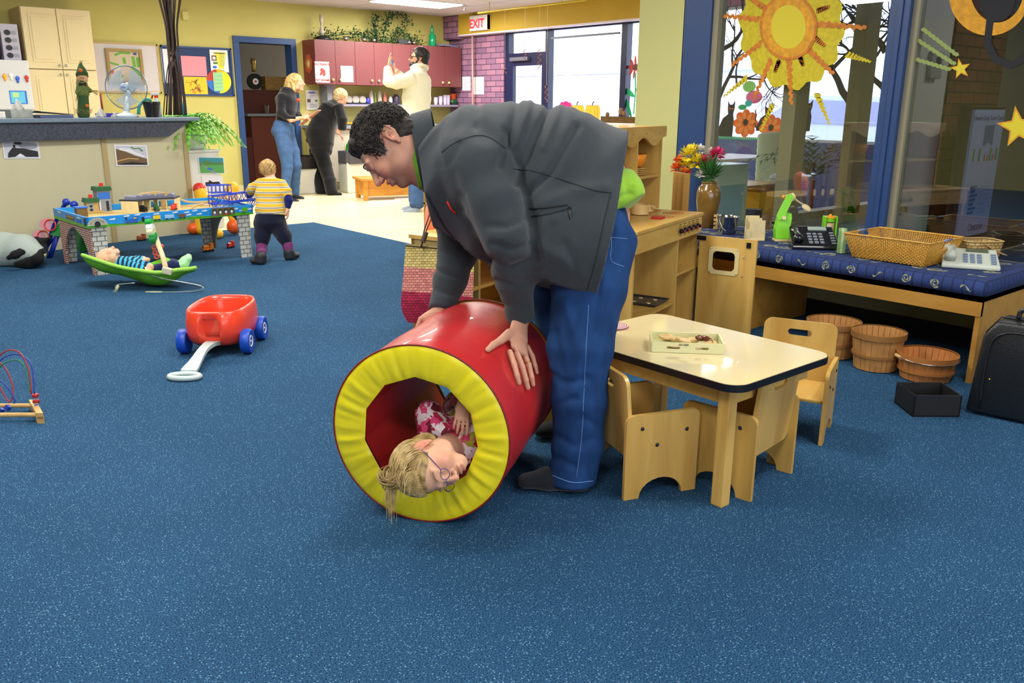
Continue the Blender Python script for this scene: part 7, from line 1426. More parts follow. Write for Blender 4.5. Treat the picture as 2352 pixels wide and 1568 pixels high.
M_bp=mat('black_plush','0d0f12',rough=1,bump=.4,bscale=120);S=SDF(.006,.02);S.chain([oq(42,606,.0),oq(66,604,-.05),oq(88,594,-.07),oq(96,580,-.04),oq(100,573,.0)],[9*k_,12*k_,11*k_,7*k_,4*k_]);S.build('back_patch',M_bp,t,post=opost)
S=SDF(.006,.02);S.chain([oq(20,592,-.17),oq(34,585,-.19),oq(52,579,-.17)],[5*k_,8*k_,6*k_]);S.limb(oq(36,586,-.19),oq(45,574,-.17),6*k_,4*k_);S.build('fin',M_bp,t);S=SDF(.006,.015);S.chain([oq(84,552,.1),oq(98,556,.08),oq(116,546,.05)],[9*k_,9*k_,3*k_]);S.limb(oq(98,556,.08),oq(104,575,.05),8*k_,5*k_);S.build('tail',M_bp,t)
b=MB();b.ell(oq(96,586,-.05),(.03,.02,.02));b.build('nose_patch',mat('cream_yellow_plush','c9b67a',rough=1),t,smooth=True)
bq0=P(330,668,z=0);bdp=depth(bq0)+.12
def bq(px,py,o=0):return D(px,py,bdp+o)
t=thing('baby_bouncer','green baby bouncer seat with toy bar and wire base on the carpet','baby bouncer',tuple(bq0+V3(0,.12,0)))
M_bg=mat('lime_green_fabric','6fbf2a',rough=.85,var=.12,scale=12,bump=.2,bscale=200);M_bbl=mat('sky_blue_fabric','6aa8e0',rough=.85);hwb=.155
prf=spline([(190,588),(205,606),(235,622),(275,630),(310,640),(345,652),(380,652),(405,640),(425,628),(446,622)],4);top_=spline([(190,586),(225,598),(270,612),(320,621),(365,626),(405,620),(430,618),(448,615)],5)
def seat(u,v):
 i=u*(len(prf)-1);a=prf[int(i)];j=u*(len(top_)-1);c=top_[int(j)];w_=math.sin(PI*min(1,max(.03,u*.94+.03)))**.45;s_=abs(2*v-1)**2.2;q=np.array(a)*(1-s_)+np.array(c)*s_;return bq(q[0],q[1],(v-.5)*2*hwb*w_)
b=MB();b.grid(seat,37,25);b.build('seat_sling',M_bg,t,smooth=True,solid=.012,fixn=False)
b=MB();pts=[seat(u,0)for u in np.linspace(0,1,26)]+[seat(u,1)for u in np.linspace(1,0,26)];b.tube(pts,.014,8,closed=True);b.build('padded_edge',mat('pale_lime_edge','93cf4e',rough=.8),t,smooth=True)
b=MB();b.grid(lambda u,v:seat(.02+.16*u,.25+.5*v)+cU*.012,8,8);b.build('head_patch',M_bbl,t,smooth=True,fixn=False)
b=MB();M_wr=mat('grey_wire','9aa5a8',rough=.3,metal=.7)
for o in(-.15,.15):b.tube(spline([bq(345,632,o),bq(380,641,o),bq(430,650,o),bq(462,657,o),bq(465,665,o),bq(445,669,o),bq(380,671,o),bq(270,672,o),bq(266,664,o),bq(270,654,o),bq(310,650,o)],5),.0045,6)
b.tube([bq(266,664,-.15),bq(268,656,.15)],.0045,6)
for i in range(0):pass
o_=b.build('wire_base',M_wr,t,smooth=True)
me=o_.data
zmin=min(v.co.z for v in me.vertices)+o_['_o'][2]if o_.parent is None else min(v.co.z for v in me.vertices)+o_.parent['_o'][2]
b=MB();b.tube([bq(335,672,-.15),bq(372,672,-.15)],.010,8);b.build('foot_pad',mat('pale_rubber','a8b08a',rough=.6),t,smooth=True);b=MB();b.tube([bq(265,672,-.15),bq(272,655,-.15)],.009,8);b.build('wire_clip',mat('pale_rubber','a8b08a',rough=.6),t,smooth=True)
b=MB();b.box(bq(384,622,-.16),(.065,.03,.045),Rv@rot(0,.25,0),bev=.008);b.build('bar_clamp',mat('cream_plastic','d2d0b0',rough=.4),t)
b=MB();b.tube(spline([bq(381,617,-.16),bq(374,590,-.13),bq(365,565,-.08),bq(358,545,-.02)],4),.017,10,flat=.6);b.build('toy_bar',mat('beige_plastic','c9ae84',rough=.4),t,smooth=True)
for q5,r_,m_ in(((357,553),.026,M_sgp),((356,544),.024,mat('mid_green_plastic','1fa040',rough=.3)),((352,535),.032,mat('cream_plastic','d2d0b0')),((350,526),.03,M_wh),((347,512),.024,mat('mid_green_plastic','1fa040')),((345,503),.014,M_bl)):
 b=MB();c=bq(*q5,-.03);b.tube([c-cF*.03-cR*.02,c-cF*.03+cR*.02+cU*.004],r_,14);b.build('toy_piece',m_,t,smooth=True,auto=50)
b=MB();M_rg=mat('orange_ring_plastic','e8552c',rough=.35)
for q5 in((354,568),(370,566),(356,580),(360,590)):b.tube([bq(q5[0],q5[1],-.02)+(cR*math.cos(a)+cU*math.sin(a))*.013 for a in np.linspace(0,2*PI,12,endpoint=False)],.005,6,closed=True)
b.build('dangling_ring',M_rg,t,smooth=True)
t=thing('person','sleeping bald baby in blue striped top lying in the green bouncer','person',tuple(bq(300,640)))
BU=nrm(cR*-.97+cU*.10+cF*.05);BF=nrm(cU*.90+cR*.22-cF*.12);BHd=Head(bq(249,594,-.02),BU,BF,.72);S=SDF(.0045,.012);BHd.add(S,child=1.3,nose=.5,ear=.9)
S.ell(BHd.p(0,-.01,.025),V3(.080,.092,.085)*.74,BHd.R,.01);S.chain([BHd.p(0,-.02,-.06),bq(285,612,0),bq(320,620,0),bq(350,628,0)],[.03,.05,.055,.055],k=.02)
S.chain([bq(296,608,-.09),bq(322,618,-.12),bq(342,622,-.11)],[.028,.022,.016]);S.ell(bq(345,614,-.10),(.024,.018,.028));S.ell(bq(338,622,-.11),(.026,.018,.02));S.chain([bq(298,604,.07),bq(318,600,.05),bq(330,594,.02)],[.026,.02,.018]);S.ell(bq(335,597,-.01),(.030,.02,.018))
S.build('body',skin_mat('baby_skin','e0b193'),t,colfn=lambda p:BHd.colors(p,'dfae90',0,.8));
b=MB()
for sd in(-1,1):b.tube([BHd.p(sd*(.031+.012*math.cos(a)),.094,-.006-.003*math.sin(a))for a in np.linspace(0,PI,7)],.0012,4)
b.build('closed_eyes',mat('lash','1c1512'),t)
M_bs=mat('blue_black_stripes','2a9ad8',rough=.9);N,L,bs=nodes(M_bs);tc=N.new('ShaderNodeTexCoord');wv=N.new('ShaderNodeTexWave');mp=N.new('ShaderNodeMapping');mp.inputs['Rotation'].default_value=(0,0,.7);wv.inputs['Scale'].default_value=10.5;wv.inputs['Distortion'].default_value=1.2;rp=N.new('ShaderNodeValToRGB');rp.color_ramp.interpolation='CONSTANT';rp.color_ramp.elements[0].color=(*rgb('10162e'),1);rp.color_ramp.elements[1].position=.5;rp.color_ramp.elements[1].color=(*rgb('2ba3dc'),1);L.new(tc.outputs['Object'],mp.inputs[0]);L.new(mp.outputs[0],wv.inputs['Vector']);L.new(wv.outputs[0],rp.inputs[0]);L.new(rp.outputs[0],bs.inputs['Base Color'])
S=SDF(.005,.015);S.chain([bq(276,606,0),bq(300,612,0),bq(325,620,0),bq(345,628,0)],[.055,.068,.072,.068],k=.02,end=.5);S.chain([bq(294,608,-.09),bq(318,617,-.115),bq(332,622,-.115)],[.036,.032,.024]);S.chain([bq(296,602,.06),bq(316,597,.05),bq(326,595,.02)],[.034,.028,.023]);S.cut(bq(272,604,0),-cR);S.build('striped_top',M_bs,t)
S=SDF(.005,.015);S.chain([bq(345,628,0),bq(365,622,-.03),bq(398,610,-.05),bq(412,612,-.05)],[.06,.045,.038,.03],k=.015);S.chain([bq(360,622,.05),bq(392,606,.06),bq(406,606,.06)],[.045,.036,.03]);S.build('trousers',fabric('navy_baby_trousers','17224e'),t)
for o in(-.05,.05):S=SDF(.004,.01);S.chain([bq(410,614-(4 if o>0 else 0),o),bq(424,606-(8 if o>0 else 0),o),bq(433,594-(4 if o>0 else 0),o)],[.026,.027,.022]);S.build('sock',fabric('mint_sock','a9dcaa',400),t)
S=SDF(.005,.015);S.chain([bq(352,612,.0),bq(380,604,.03),bq(402,616,-.0)],[.03,.035,.03]);S.build('blanket',M_bg,t)
T0=P(622,602,z=0);T1,T2=P(598,604,z=0),P(662,592,z=0);tdp=depth(P(625,600,z=0))+.05
def tqx(px,py,o=0):return D(px,py,tdp+o)
t=thing('person','toddler in yellow striped top and dark trousers standing with back to the camera','person',tuple(T0));tk=tdp/FPX
THd=Head(tqx(616,388,0),nrm(V3(0,0,1)-cF*.0+cR*-.05),nrm(cF*V3(1,1,0)-V3(0,0,.15)+cR*.1),.66);S=SDF(.0045,.012);THd.add(S,child=1.2)
S.chain([THd.p(0,-.02,-.05),tqx(622,412),tqx(622,440),tqx(624,490)],[.032,.04,.06,.06]);S.chain([tqx(650,424),tqx(660,455),tqx(658,476),tqx(661,484)],[.028,.022,.017,.014]);S.chain([tqx(597,424),tqx(574,434,.05),tqx(572,448,.12)],[.028,.022,.016])
hd0=tqx(660,480);hand(S,hd0,-cU+cR*.15,cR,-cF,.52,(.25,.3,.3,.3),.5)
S.build('body',skin_mat('toddler_skin','dba98c'),t,colfn=lambda p:THd.colors(p,'dba98c',0,.6))
M_th=hair_mat('fine_blond_hair','d8b878','9a7440',60);S=SDF(.0045,.01);S.ell(THd.p(0,-.010,.022),V3(.082,.100,.094)*.69,THd.R);S.ell(THd.p(0,-.05,-.02),V3(.07,.055,.055)*.69,THd.R,.015);S.ell(THd.p(0,.10,-.03),V3(.1,.065,.085)*.66,THd.R,.004,op='s');S.build('hair',M_th,t,disp=lambda v:.002*vnoise(v,120,4))
def thair(i,rr):
 a=rr.uniform(0,6.28);u=rr.uniform(-.6,.9);c=math.sqrt(1-u*u);d=V3(c*math.cos(a),c*math.sin(a)*(1 if math.sin(a)<.3 else .4),u);p0=V3(0,-.01,.022)+d*V3(.084,.10,.095)*1.03;e=p0+d*.012+V3(rr.uniform(-.012,.012),-.002,-.018);return[THd.p(*p0),THd.p(*(p0*.5+e*.5+d*.004)),THd.p(*e)],[.0012,.0012,.0003]
strands(THd,thair,420,M_th,'hair_wisps',t,3)
M_ts=mat('yellow_striped_jersey','e0b430',rough=.9);N,L,bs=nodes(M_ts);tc=N.new('ShaderNodeTexCoord');sp=N.new('ShaderNodeSeparateXYZ');ml=N.new('ShaderNodeMath');ml.operation='MULTIPLY';ml.inputs[1].default_value=26;fr_n=N.new('ShaderNodeMath');fr_n.operation='FRACT';rp=N.new('ShaderNodeValToRGB');rp.color_ramp.interpolation='CONSTANT';el=rp.color_ramp.elements;el[0].color=(*rgb('e0b22c'),1);el[1].position=.45;el[1].color=(*rgb('d8dcd0'),1)
for ps,c_ in((.6,'54483a'),(.72,'d8dcd0'),(.85,'e0b22c')):e=el.new(ps);e.color=(*rgb(c_),1)
L.new(tc.outputs['Object'],sp.inputs[0]);L.new(sp.outputs[2],ml.inputs[0]);L.new(ml.outputs[0],fr_n.inputs[0]);L.new(fr_n.outputs[0],rp.inputs[0]);L.new(rp.outputs[0],bs.inputs['Base Color'])
S=SDF(.005,.02);S.chain([tqx(622,416),tqx(621,445),tqx(622,480),tqx(624,500)],[(30*tk,.07),(33*tk,.085),(34*tk,.09),(35*tk,.09)],up=cF,k=.03,end=.4);S.chain([tqx(645,422),tqx(658,440),tqx(661,450)],[.045,.04,.036],k=.015,end=.5);S.chain([tqx(600,422),tqx(580,432,.04),tqx(574,440,.08)],[.045,.04,.036],k=.015,end=.5);S.cut(tqx(624,495),-cU);S.cutif(THd.p(0,-.02,-.075),V3(0,0,1),THd.p(0,0,-.05),.045);S.build('striped_top',M_ts,t,disp=lambda v:.002*vnoise(v,40,3))
S=SDF(.005,.015);M_nv=fabric('navy_cotton','1c2066');S.chain([tqx(660,448),tqx(663,460),tqx(660,475)],[.036,.034,.028],end=.6);S.chain([tqx(575,440,.08),tqx(572,448,.12)],[.036,.03],end=.6);S.build('undersleeves',M_nv,t)
M_tr=fabric('black_blue_trousers','12162c');S=SDF(.005,.02);S.chain([tqx(620,498),tqx(620,515)],[(34*tk,.09),(36*tk,.10)],up=cF,end=.5);S.chain([tqx(606,515),tqx(602,545),tqx(601,566)],[.075,.062,.042]);S.chain([tqx(636,515),tqx(652,542),tqx(660,562)],[.072,.058,.042]);S.build('trousers',M_tr,t,disp=lambda v:.003*vnoise(v,45,3))
M_btp=mat('patterned_boot_shaft','24246a',rough=.7);N,L,bs=nodes(M_btp);vo=N.new('ShaderNodeTexVoronoi');vo.inputs['Scale'].default_value=60;rp=N.new('ShaderNodeValToRGB');rp.color_ramp.interpolation='CONSTANT';rp.color_ramp.elements[0].color=(*rgb('1c2470'),1);rp.color_ramp.elements[1].position=.62;rp.color_ramp.elements[1].color=(*rgb('a82c4a'),1);sp=N.new('ShaderNodeSeparateColor');L.new(vo.outputs['Color'],sp.inputs[0]);L.new(sp.outputs[0],rp.inputs[0]);L.new(rp.outputs[0],bs.inputs['Base Color'])
for(fp_,kn_,toe)in((P(600,598,z=.03),tqx(601,566),-cR*.9+cF*.1),(P(664,588,z=.03),tqx(660,560),cF*V3(1,1,0)*.6+cR*.6)):
 toe=nrm(toe*V3(1,1,0));S=SDF(.004,.015);S.chain([kn_,kn_*.3+fp_*.7+V3(0,0,.02)],[.044,.040],end=.4);S.build('boot_shaft',M_btp,t);S=SDF(.004,.02);S.limb(fp_+V3(0,0,.03),fp_+V3(0,0,.0),.043,.038);S.limb(fp_,fp_+toe*.065,(.036,.03),(.034,.024));S.cut(V3(0,0,.003),V3(0,0,-1));S.build('boot',mat('grey_rubber_boot','24262c',rough=.6),t)
# KITCHEN AT THE BACK
M_mar=mat('maroon_door','6f3a3c',rough=.4,var=.03,scale=3);M_mars=mat('maroon_side','74322c',rough=.45);M_brs=mat('pale_brass','e0cf8c',rough=.3,metal=.3)
ux0,ux1,uyf=5.985,8.55,11.34;W8=(ux1-ux0)/8
t=thing('wall_cabinet','long maroon wall cabinet with round brass knobs above the kitchen','cabinet',(7.2,11.5,1.47));b=MB();b.bb((ux0,uyf+.02,1.47),(ux1,11.7,2.07));b.build('carcass',M_mars,t)
for i in range(8):
 b=MB();b.bb((ux0+W8*i+.002,uyf,1.47),(ux0+W8*(i+1)-.002,uyf+.018,2.07),.002);dr_=b.build('door',M_mar,t)
 kx_=ux0+W8*(i+1)-.06 if i%2==0 else ux0+W8*i+.06;b=MB();b.ell((kx_,uyf-.018,1.535),.019);b.cyl((kx_,uyf,1.535),(kx_,uyf-.015,1.535),.008);b.build('knob',M_brs,dr_,smooth=True)
ar=Art((ux0-.001,11.66,1.60),(0,-.25,0),(0,0,.30))
for i in range(7):a=2*PI*i/7+.3;ar.el(mat('coral_petal','b8583a',rough=.6),.5+.30*math.cos(a),.5+.30*math.sin(a),.17,.15)
ar.el(mat('flower_gold','c9a040',rough=.6),.5,.5,.22);ar.el(mat('flower_cream','e0d9a8',rough=.6),.5,.5,.13);ar.build('flower_decal',t)
yf=uyf-.003
def lines(a,n=8,x0=.12,x1=.88,y0=.86,dy=.09):
 for i in range(n):a.rect(M_gr,x0,y0-dy*i,x1-.25*(i%3==2),y0-dy*i+.018)
MWp=mat('bright_paper','e6e4ea',rough=.6)
def pea(a):
 a.rect(MWp,0,0,1,1)
 for(x,y,r_)in((.45,.62,.12),(.6,.5,.13),(.4,.42,.12),(.62,.38,.12),(.52,.55,.14)):a.el(M_rd,x,y,r_,r_*.55,a=.6)
o=sheet('allergy_poster','NO PEANUTS NO SESAME poster on the first cabinet door',(725,141,758,189),pea,yf);q=P(741.5,150,y=yf-.006);text('NO PEANUTS',q,(1,0,0),(0,0,1),.042,M_rd,'lettering',o,bold=.001);q=P(742,186,y=yf-.006);text('NO SESAME',q,(1,0,0),(0,0,1),.042,M_rd,'lettering',o,bold=.001)
sheet('cabinet_notice','white printed notice on the third maroon door',(784,151,812,188),lambda a:(a.rect(MWp,0,0,1,1),lines(a)),yf)
def ps(a):a.rect(mat('poster_lilac','d8d4d6',rough=.6),0,0,1,1);a.el(mat('poster_blue_ink','6a7ab0',rough=.6),.5,.88,.3,.06);a.el(M_yb,.12,.85,.06,.03);a.el(M_yb,.85,.85,.06,.03);a.rect(M_br,.1,.38,.35,.55);a.rect(M_gn,.72,.42,.9,.52);lines(a,3,.3,.7,.75,.06);lines(a,3,.3,.8,.25,.07)
sheet('wall_poster','pale printed poster with small pictures on the yellow wall behind the blonde woman',(704,207,733,252),ps,11.69);sheet('wall_notice','grey lilac notice directly under the maroon cabinet',(745,194,771,228),lambda a:(a.rect(mat('lilac_paper','b3aabb',rough=.7),0,0,1,1),lines(a,7)),11.69)
def xsheet(label,q4):
 a,c,e=P(q4[0],q4[3],x=X0-.01),P(q4[2],q4[3],x=X0-.01),P(q4[0],q4[1],x=X0-.01);return art('brick_wall_notice',label,a,V3(0,c[1]-a[1],0),V3(0,0,e[2]-a[2]),lambda a_:(a_.rect(MWp,0,0,1,1),lines(a_,8)),'paper')
xsheet('white notice on the brick wall nearest the maroon cabinet',(1062,176,1081,208));xsheet('white notice on the brick wall nearer the exit door',(1088,177,1112,217))
t=thing('base_cabinet','cream kitchen base cabinets along the back wall','cabinet',(7.2,11.4,0));b=MB();b.bb((5.95,11.10,.08),(8.55,11.68,.86));b.bb((5.95,11.16,0),(8.55,11.68,.08));b.build('carcass',mat('cream_yellow_laminate','d8cc98',rough=.5),t)
for i in range(6):b=MB();b.bb((5.96+.43*i,11.08,.12),(6.38+.43*i,11.098,.84),.003);b.build('door',mat('cream_white_door','d9cfc0',rough=.45),t)
b=MB();b.bb((5.90,11.04,.86),(8.57,11.69,.905),.005);tag(b.build('kitchen_worktop',mat('grey_worktop','8d929c',rough=.35)),'long grey kitchen worktop over the cream base cabinets','worktop')
b=MB();b.bb((6.25,11.45,1.17),(8.56,11.69,1.20));tag(b.build('wall_shelf',mat('lilac_grey_shelf','8c86a0',rough=.5)),'lilac grey shelf under the maroon cabinet holding jars and cups','shelf')
b=MB();b.bb((6.22,11.47,.91),(6.30,11.69,1.45));tag(b.build('grey_post',mat('grey_panel','77787e',rough=.4)),'grey upright panel at the left end of the lilac shelf','panel')
SZ=1.201;M_cg=mat('jar_glass','b8b0a4',rough=.12);M_lv=mat('lavender_plastic','c9c0dd',rough=.35)
def shelf_at(px,y=11.55):return V3(P(px,232,y=y)[0],y,SZ)
for i,px in enumerate((802,818,834)):
 c=shelf_at(px,11.53)+V3(0,0,.062);t=thing('storage_jar',('left','middle','right')[i]+' one of three round glass jars lying on the lilac shelf','jar',tuple(c),'glass jars on the lilac shelf');b=MB();b.lathe([(.055,0),(.06,.01),(.06,.12),(.001,.12)],c,20,(0,1,0));b.build('glass_body',M_cg,t,smooth=True,auto=40);b=MB();b.lathe([(.052,-.012),(.052,0),(.040,-.001),(.038,-.013)],c,20,(0,-1,0),cap=False);b.build('lid_ring',M_steel,t,smooth=True)
b=MB();c=shelf_at(820,11.5);b.bb(c+V3(-.16,-.02,0),c+V3(.20,.03,.022));tag(b.build('jar_rack',M_bolt),'dark rack bar under the three glass jars','rack')
for nm,px,h_,r_,m_,lb in(('blue_jug',845,.10,.04,mat('violet_blue','3a34b8',rough=.3),'violet blue jug right of the glass jars'),('clear_bottle',853,.20,.035,M_cg,'tall clear bottle beside the violet jug'),('green_bottle',862,.20,.02,mat('olive_glass','7a8c3a',rough=.2),'thin olive bottle on the lilac shelf'),('clear_jar',872,.19,.035,M_cg,'clear jar between the olive and salmon bottles'),('salmon_bottle',884,.17,.03,mat('salmon_glass','c87862',rough=.3),'salmon pink bottle on the lilac shelf'),('white_tin',897,.12,.03,M_wh,'small white tin left of the dark mug stack'),('mug_stack',910,.15,.055,mat('dark_mugs','3a3450',rough=.4),'dark stack of patterned mugs left of the cream sweater')):
 c=shelf_at(px);b=MB();b.lathe([(r_*.9,0),(r_,.01),(r_,h_*.7),(r_*.55,h_*.88),(r_*.5,h_),(.001,h_)],c,16);tag(b.build(nm,m_,None,smooth=True,auto=50),lb,'bottle' if 'bottle' in nm else 'container')
for i,(px,n_)in enumerate(((1001,4),(1012,5),(1022,6),(1029,6))):
 c=shelf_at(px,11.5);b=MB()
 for k_ in range(n_):b.lathe([(.026,.018*k_),(.036,.06+.018*k_)],c,16)
 tag(b.build('cup_stack',M_lv,None,smooth=True,auto=40),'stack of pale lavender cups on the shelf, '+('farthest left','second from left','third from left','farthest right')[i],'cups','lavender cup stacks on the lilac shelf')
b=MB();c=shelf_at(1040,11.56);b.lathe([(.045,.03),(.06,.15),(.062,.17),(.001,.17)],c,20);tag(b.build('orange_pot',mat('orange_clay','e8602c',rough=.5),None,smooth=True,auto=50),'orange pot with yellow rim at the right end of the shelf','pot')
b=MB();c=shelf_at(1043,11.48);b.ell(c+V3(0,0,.045),(.07,.04,.045));tag(b.build('green_teapot',mat('dark_green_glaze','1c4a34',rough=.25),None,smooth=True),'dark green teapot in front of the orange pot','teapot')
for(px,py,lb)in((800,277,'plate of yellow food on the worktop'),(812,281,'second plate of yellow food on the worktop')):c=P(px,290,y=11.25+(px-800)*-.005);c[2]=.906;b=MB();b.lathe([(.08,0),(.12,.012),(.001,.012)],c,20);b.m(M_yb);b.ell(c+V3(0,0,.02),(.08,.08,.02));tag(b.build('food_plate',M_wh,None,smooth=True),lb,'plate')
def bin_(px,py,w_,h_,bagc,label):
 c=P(px,py,z=0);t=thing('waste_bin',label,'bin',tuple(c));b=MB();b.box(c+V3(0,-.02,h_/2),(w_,.3,h_),rotz(-.1),bev=.02);b.build('bin_body',mat('pale_bin_plastic','d8dad0',rough=.4),t);b=MB();b.grid(lambda u,v:c+V3(0,-.02,h_-.02+.17*v)+V3(*[(z*(1+.03*math.sin(u*60)))for z in sq(u,w_*.53,.165,5)],0),60,4,cu=True);b.build('bin_bag',bagc,t,smooth=True)
bin_(702,443,.36,.36,mat('black_bag','1a1b1e',rough=.35),'cream waste bin with black bag behind the blonde woman');bin_(818,440,.40,.42,mat('grey_bag','55565c',rough=.3),'pale waste bin with grey bag behind the bending woman')
l0,l1=P(790,456,z=0),P(838,461,z=0);t=thing('low_bench','low chunky pine bench table on the pale floor','bench',tuple(l1));hx=nrm(P(940,457,z=0)-l1);hy=V3(-hx[1],hx[0],0);Rh=np.stack([hx,hy,V3(0,0,1)],1);M_pn=wood('orange_pine','dc9c3c','c07c24','x')
b=MB();c0=l1+hx*.42+hy*.22;b.box(c0+V3(0,0,.265),(.92,.50,.03),Rh,bev=.008);b.build('top',M_pn,t);b=MB();b.box(c0+V3(0,0,.15),(.82,.40,.20),Rh);b.build('apron',M_pn,t)
for a in(-1,1):
 for c in(-1,1):b=MB();b.box(c0+hx*a*.40+hy*c*.2+V3(0,0,.125),(.06,.05,.25),Rh,bev=.005);b.build('leg',M_pn,t)
c=c0-hx*.02+V3(0,0,.281)-hy*.05;b=MB();b.lathe([(.05,0),(.09,.012),(.001,.012)],c,20);b.m(mat('orange_food','e87a34',rough=.6));b.ell(c+V3(0,0,.03),(.05,.04,.03));tag(b.build('snack_plate',mat('lime_plate','c9d48c',rough=.4),None,smooth=True),'small plate with orange snack on the pine bench','plate')
for(q4,lb)in(((845,462,925,468),'white mat nearer the pine bench'),((905,454,950,462),'white mat farther right on the pale floor')):c=P((q4[0]+q4[2])/2,(q4[1]+q4[3])/2,z=0);b=MB();b.box(c+V3(0,0,.006),((q4[2]-q4[0])/200,.22,.012),Rh);tag(b.build('floor_mat',MWp),lb,'mat')
rr=random.Random(31);M_ivy=mat('dark_ivy','1f4a30',rough=.5,var=.4,scale=30)
def ivy(name,label,pts,n_,sp_w):
 b=MB();pp=spline([P(*p,y=11.5)for p in pts],8);b.tube(pp,.006,4)
 for k_ in range(n_):
  c=pp[rr.randrange(len(pp))]+V3(rr.gauss(0,1),rr.gauss(0,.6),rr.gauss(0,1))*sp_w;c[2]=max(c[2],2.09);c[1]=min(c[1],11.67);s_=rr.uniform(.018,.034);d=nrm(V3(rr.uniform(-1,1),rr.uniform(-1,1),rr.uniform(-1,1)));x,y,_=frame(d);b.add([c,c+d*s_*.6+x*s_*.5,c+d*s_*1.4,c+d*s_*.6-x*s_*.5],[(0,1,2,3)])
 tag(b.build(name,M_ivy,None,fixn=False),label,'plant')
ivy('ivy_garland','dark ivy garland trailing along the top of the maroon cabinet',[(730,78),(760,82),(800,78),(830,80),(860,90),(900,97),(940,98),(965,92)],900,.05);ivy('tall_ivy','tall dark ivy sprays standing at the middle of the cabinet top',[(862,88),(860,60),(866,35)],260,.035);ivy('arching_ivy','arching ivy spray leaning right over the cabinet',[(880,92),(885,60),(895,38),(920,34),(940,52)],420,.038);ivy('ivy_sprig','ivy sprigs right of the arching spray',[(905,90),(915,66),(930,78),(945,95)],260,.04)
M_orn=mat('silver_ornament','d0d4dc',rough=.1,metal=1)
for i,(px,py)in enumerate(((794,87),(836,85),(859,91),(939,90),(951,98))):b=MB();c=P(px,py,y=11.42);c[2]=2.108;b.ell(c,.032);tag(b.build('silver_ball',M_orn,None,smooth=True),'silver ball ornament on the cabinet, '+('farthest left','second from left','third from left','fourth from left','farthest right')[i],'ornament','silver balls in the ivy')
b=MB();c=P(740,88,y=11.5);c[2]=2.075;b.lathe([(.13,0),(.12,.03),(.05,.06),(.001,.065)],c,24);tag(b.build('dark_bowl',M_blk,None,smooth=True),'upturned dark bowl at the left end of the cabinet top','bowl')
b=MB();b.tube([c+V3(0,0,z)for z in(.06,.10,.20,.26,.34)],[.02,.045,.012,.03,.02],12);tag(b.build('glass_ornament',M_cg,None,smooth=True),'tall pale glass ornament standing on the dark bowl','ornament')
b=MB();c=P(993,103,y=11.45);c[2]=2.075;b.lathe([(.05,0),(.055,.01),(.055,.16),(.03,.18),(.02,.22),(.024,.24),(.014,.30),(.001,.31)],c,20);tag(b.build('green_bottle',mat('emerald_glass','0c8a5a',rough=.12),None,smooth=True),'tall emerald green bottle on the right of the cabinet top','bottle')
b=MB();c=P(930,97,y=11.36);c[2]=2.085;b.box(c+V3(0,.05,.03),(.16,.01,.08),rot(-.6));tag(b.build('dark_frame',mat('slate_frame','3f4248',rough=.3)),'small dark frame leaning in the ivy','frame')
b=MB();c=P(1020,105,y=11.5);c[2]=2.075;b.box(c+V3(.05,0,.02),(.32,.2,.03),rot(0,.05,.1));tag(b.build('folded_tray',mat('grey_violet_tray','7d7a90',rough=.5)),'flat grey tray lying at the right end of the cabinet top','tray')
t=thing('exit_sign','white EXIT sign with red letters on the ochre header','sign',(8.46,10.7,2.28));e1,e2=P(1082,40,x=8.40),P(1116,66,x=8.40);ya,yb=10.93,10.50;b=MB();b.bb((8.40,yb,2.285),(8.462,ya,2.50),.006);b.build('sign_box',M_white,t);b=MB();b.bb((8.402,yb+.0,2.29),(8.46,yb+.07,2.495));b.build('sign_end',mat('pale_sign_side','d2cfa4',rough=.5),t)  # white sign box with one end in pale yellow
text('EXIT',(8.397,(ya+yb)/2+.035,2.325),(0,-1,0),(0,0,1),.175,mat('exit_red','e8304a',rough=.5,emit=.6),'lettering',t,bold=.004)
t=thing('sprinkler','ceiling sprinkler head near the brass pole','sprinkler',(7.9,9.6,2.5));c=P(1067,18,z=2.52);b=MB();b.lathe([(.012,.0),(.012,.04),(.03,.045),(.03,.05)],c-V3(0,0,.03),14);b.lathe([(.028,-.035),(.028,-.030)],c,14);b.build('sprinkler_head',M_steel,t,smooth=True)
t=thing('hanging_pole','yellow brass pole hung under the ceiling with twisted spirals on strings','pole',(8.0,8.8,2.4));M_bp2=mat('yellow_brass','c9b43a',rough=.35,metal=.5);p1,p2=P(1098,30,x=7.75),P(1310,0,x=7.75);p2=p1+(p2-p1)*1.15;p2[2]=p1[2];b=MB();b.tube([p1,p2],.013,10);b.tube([p1+(p2-p1)*.12,V3(*(p1+(p2-p1)*.12)[:2],2.55)],.005,6);b.tube([p1+(p2-p1)*.8,V3(*(p1+(p2-p1)*.8)[:2],2.55)],.005,6);b.build('pole',M_bp2,t,smooth=True)
for(px,py0,py1,L_)in((1160,28,155,.07),(1206,22,112,.13),(1240,18,112,.25),(1258,16,193,.22)):
 d_=depth(P(px,20,x=7.75));a,c=D(px,py0,d_),D(px,py1,d_);a[2]=p1[2];b=MB();b.tube([a,V3(a[0],a[1],c[2])],.0022,4);b.build('string',MWp,t);b=MB();b.tube([V3(a[0],a[1],c[2])+V3(.018*math.cos(z*90),.018*math.sin(z*90),-z)for z in np.linspace(0,L_,40)],.005,5);b.build('twisted_spiral',mat('copper_spiral','9a5c44' if px!=1240 else 'd8d8e0',rough=.3,metal=.5),t,smooth=True)
b=MB();b.tube([P(1085,80,x=8.5)*V3(1,1,0)+V3(0,0,2.25),P(1085,80,x=8.5)*V3(1,1,0)+V3(0,0,.4)],.014,8);tag(b.build('wall_conduit',mat('pink_beige_conduit','b08c84',rough=.5),None,smooth=True),'thin beige conduit running down the brick wall','pipe')
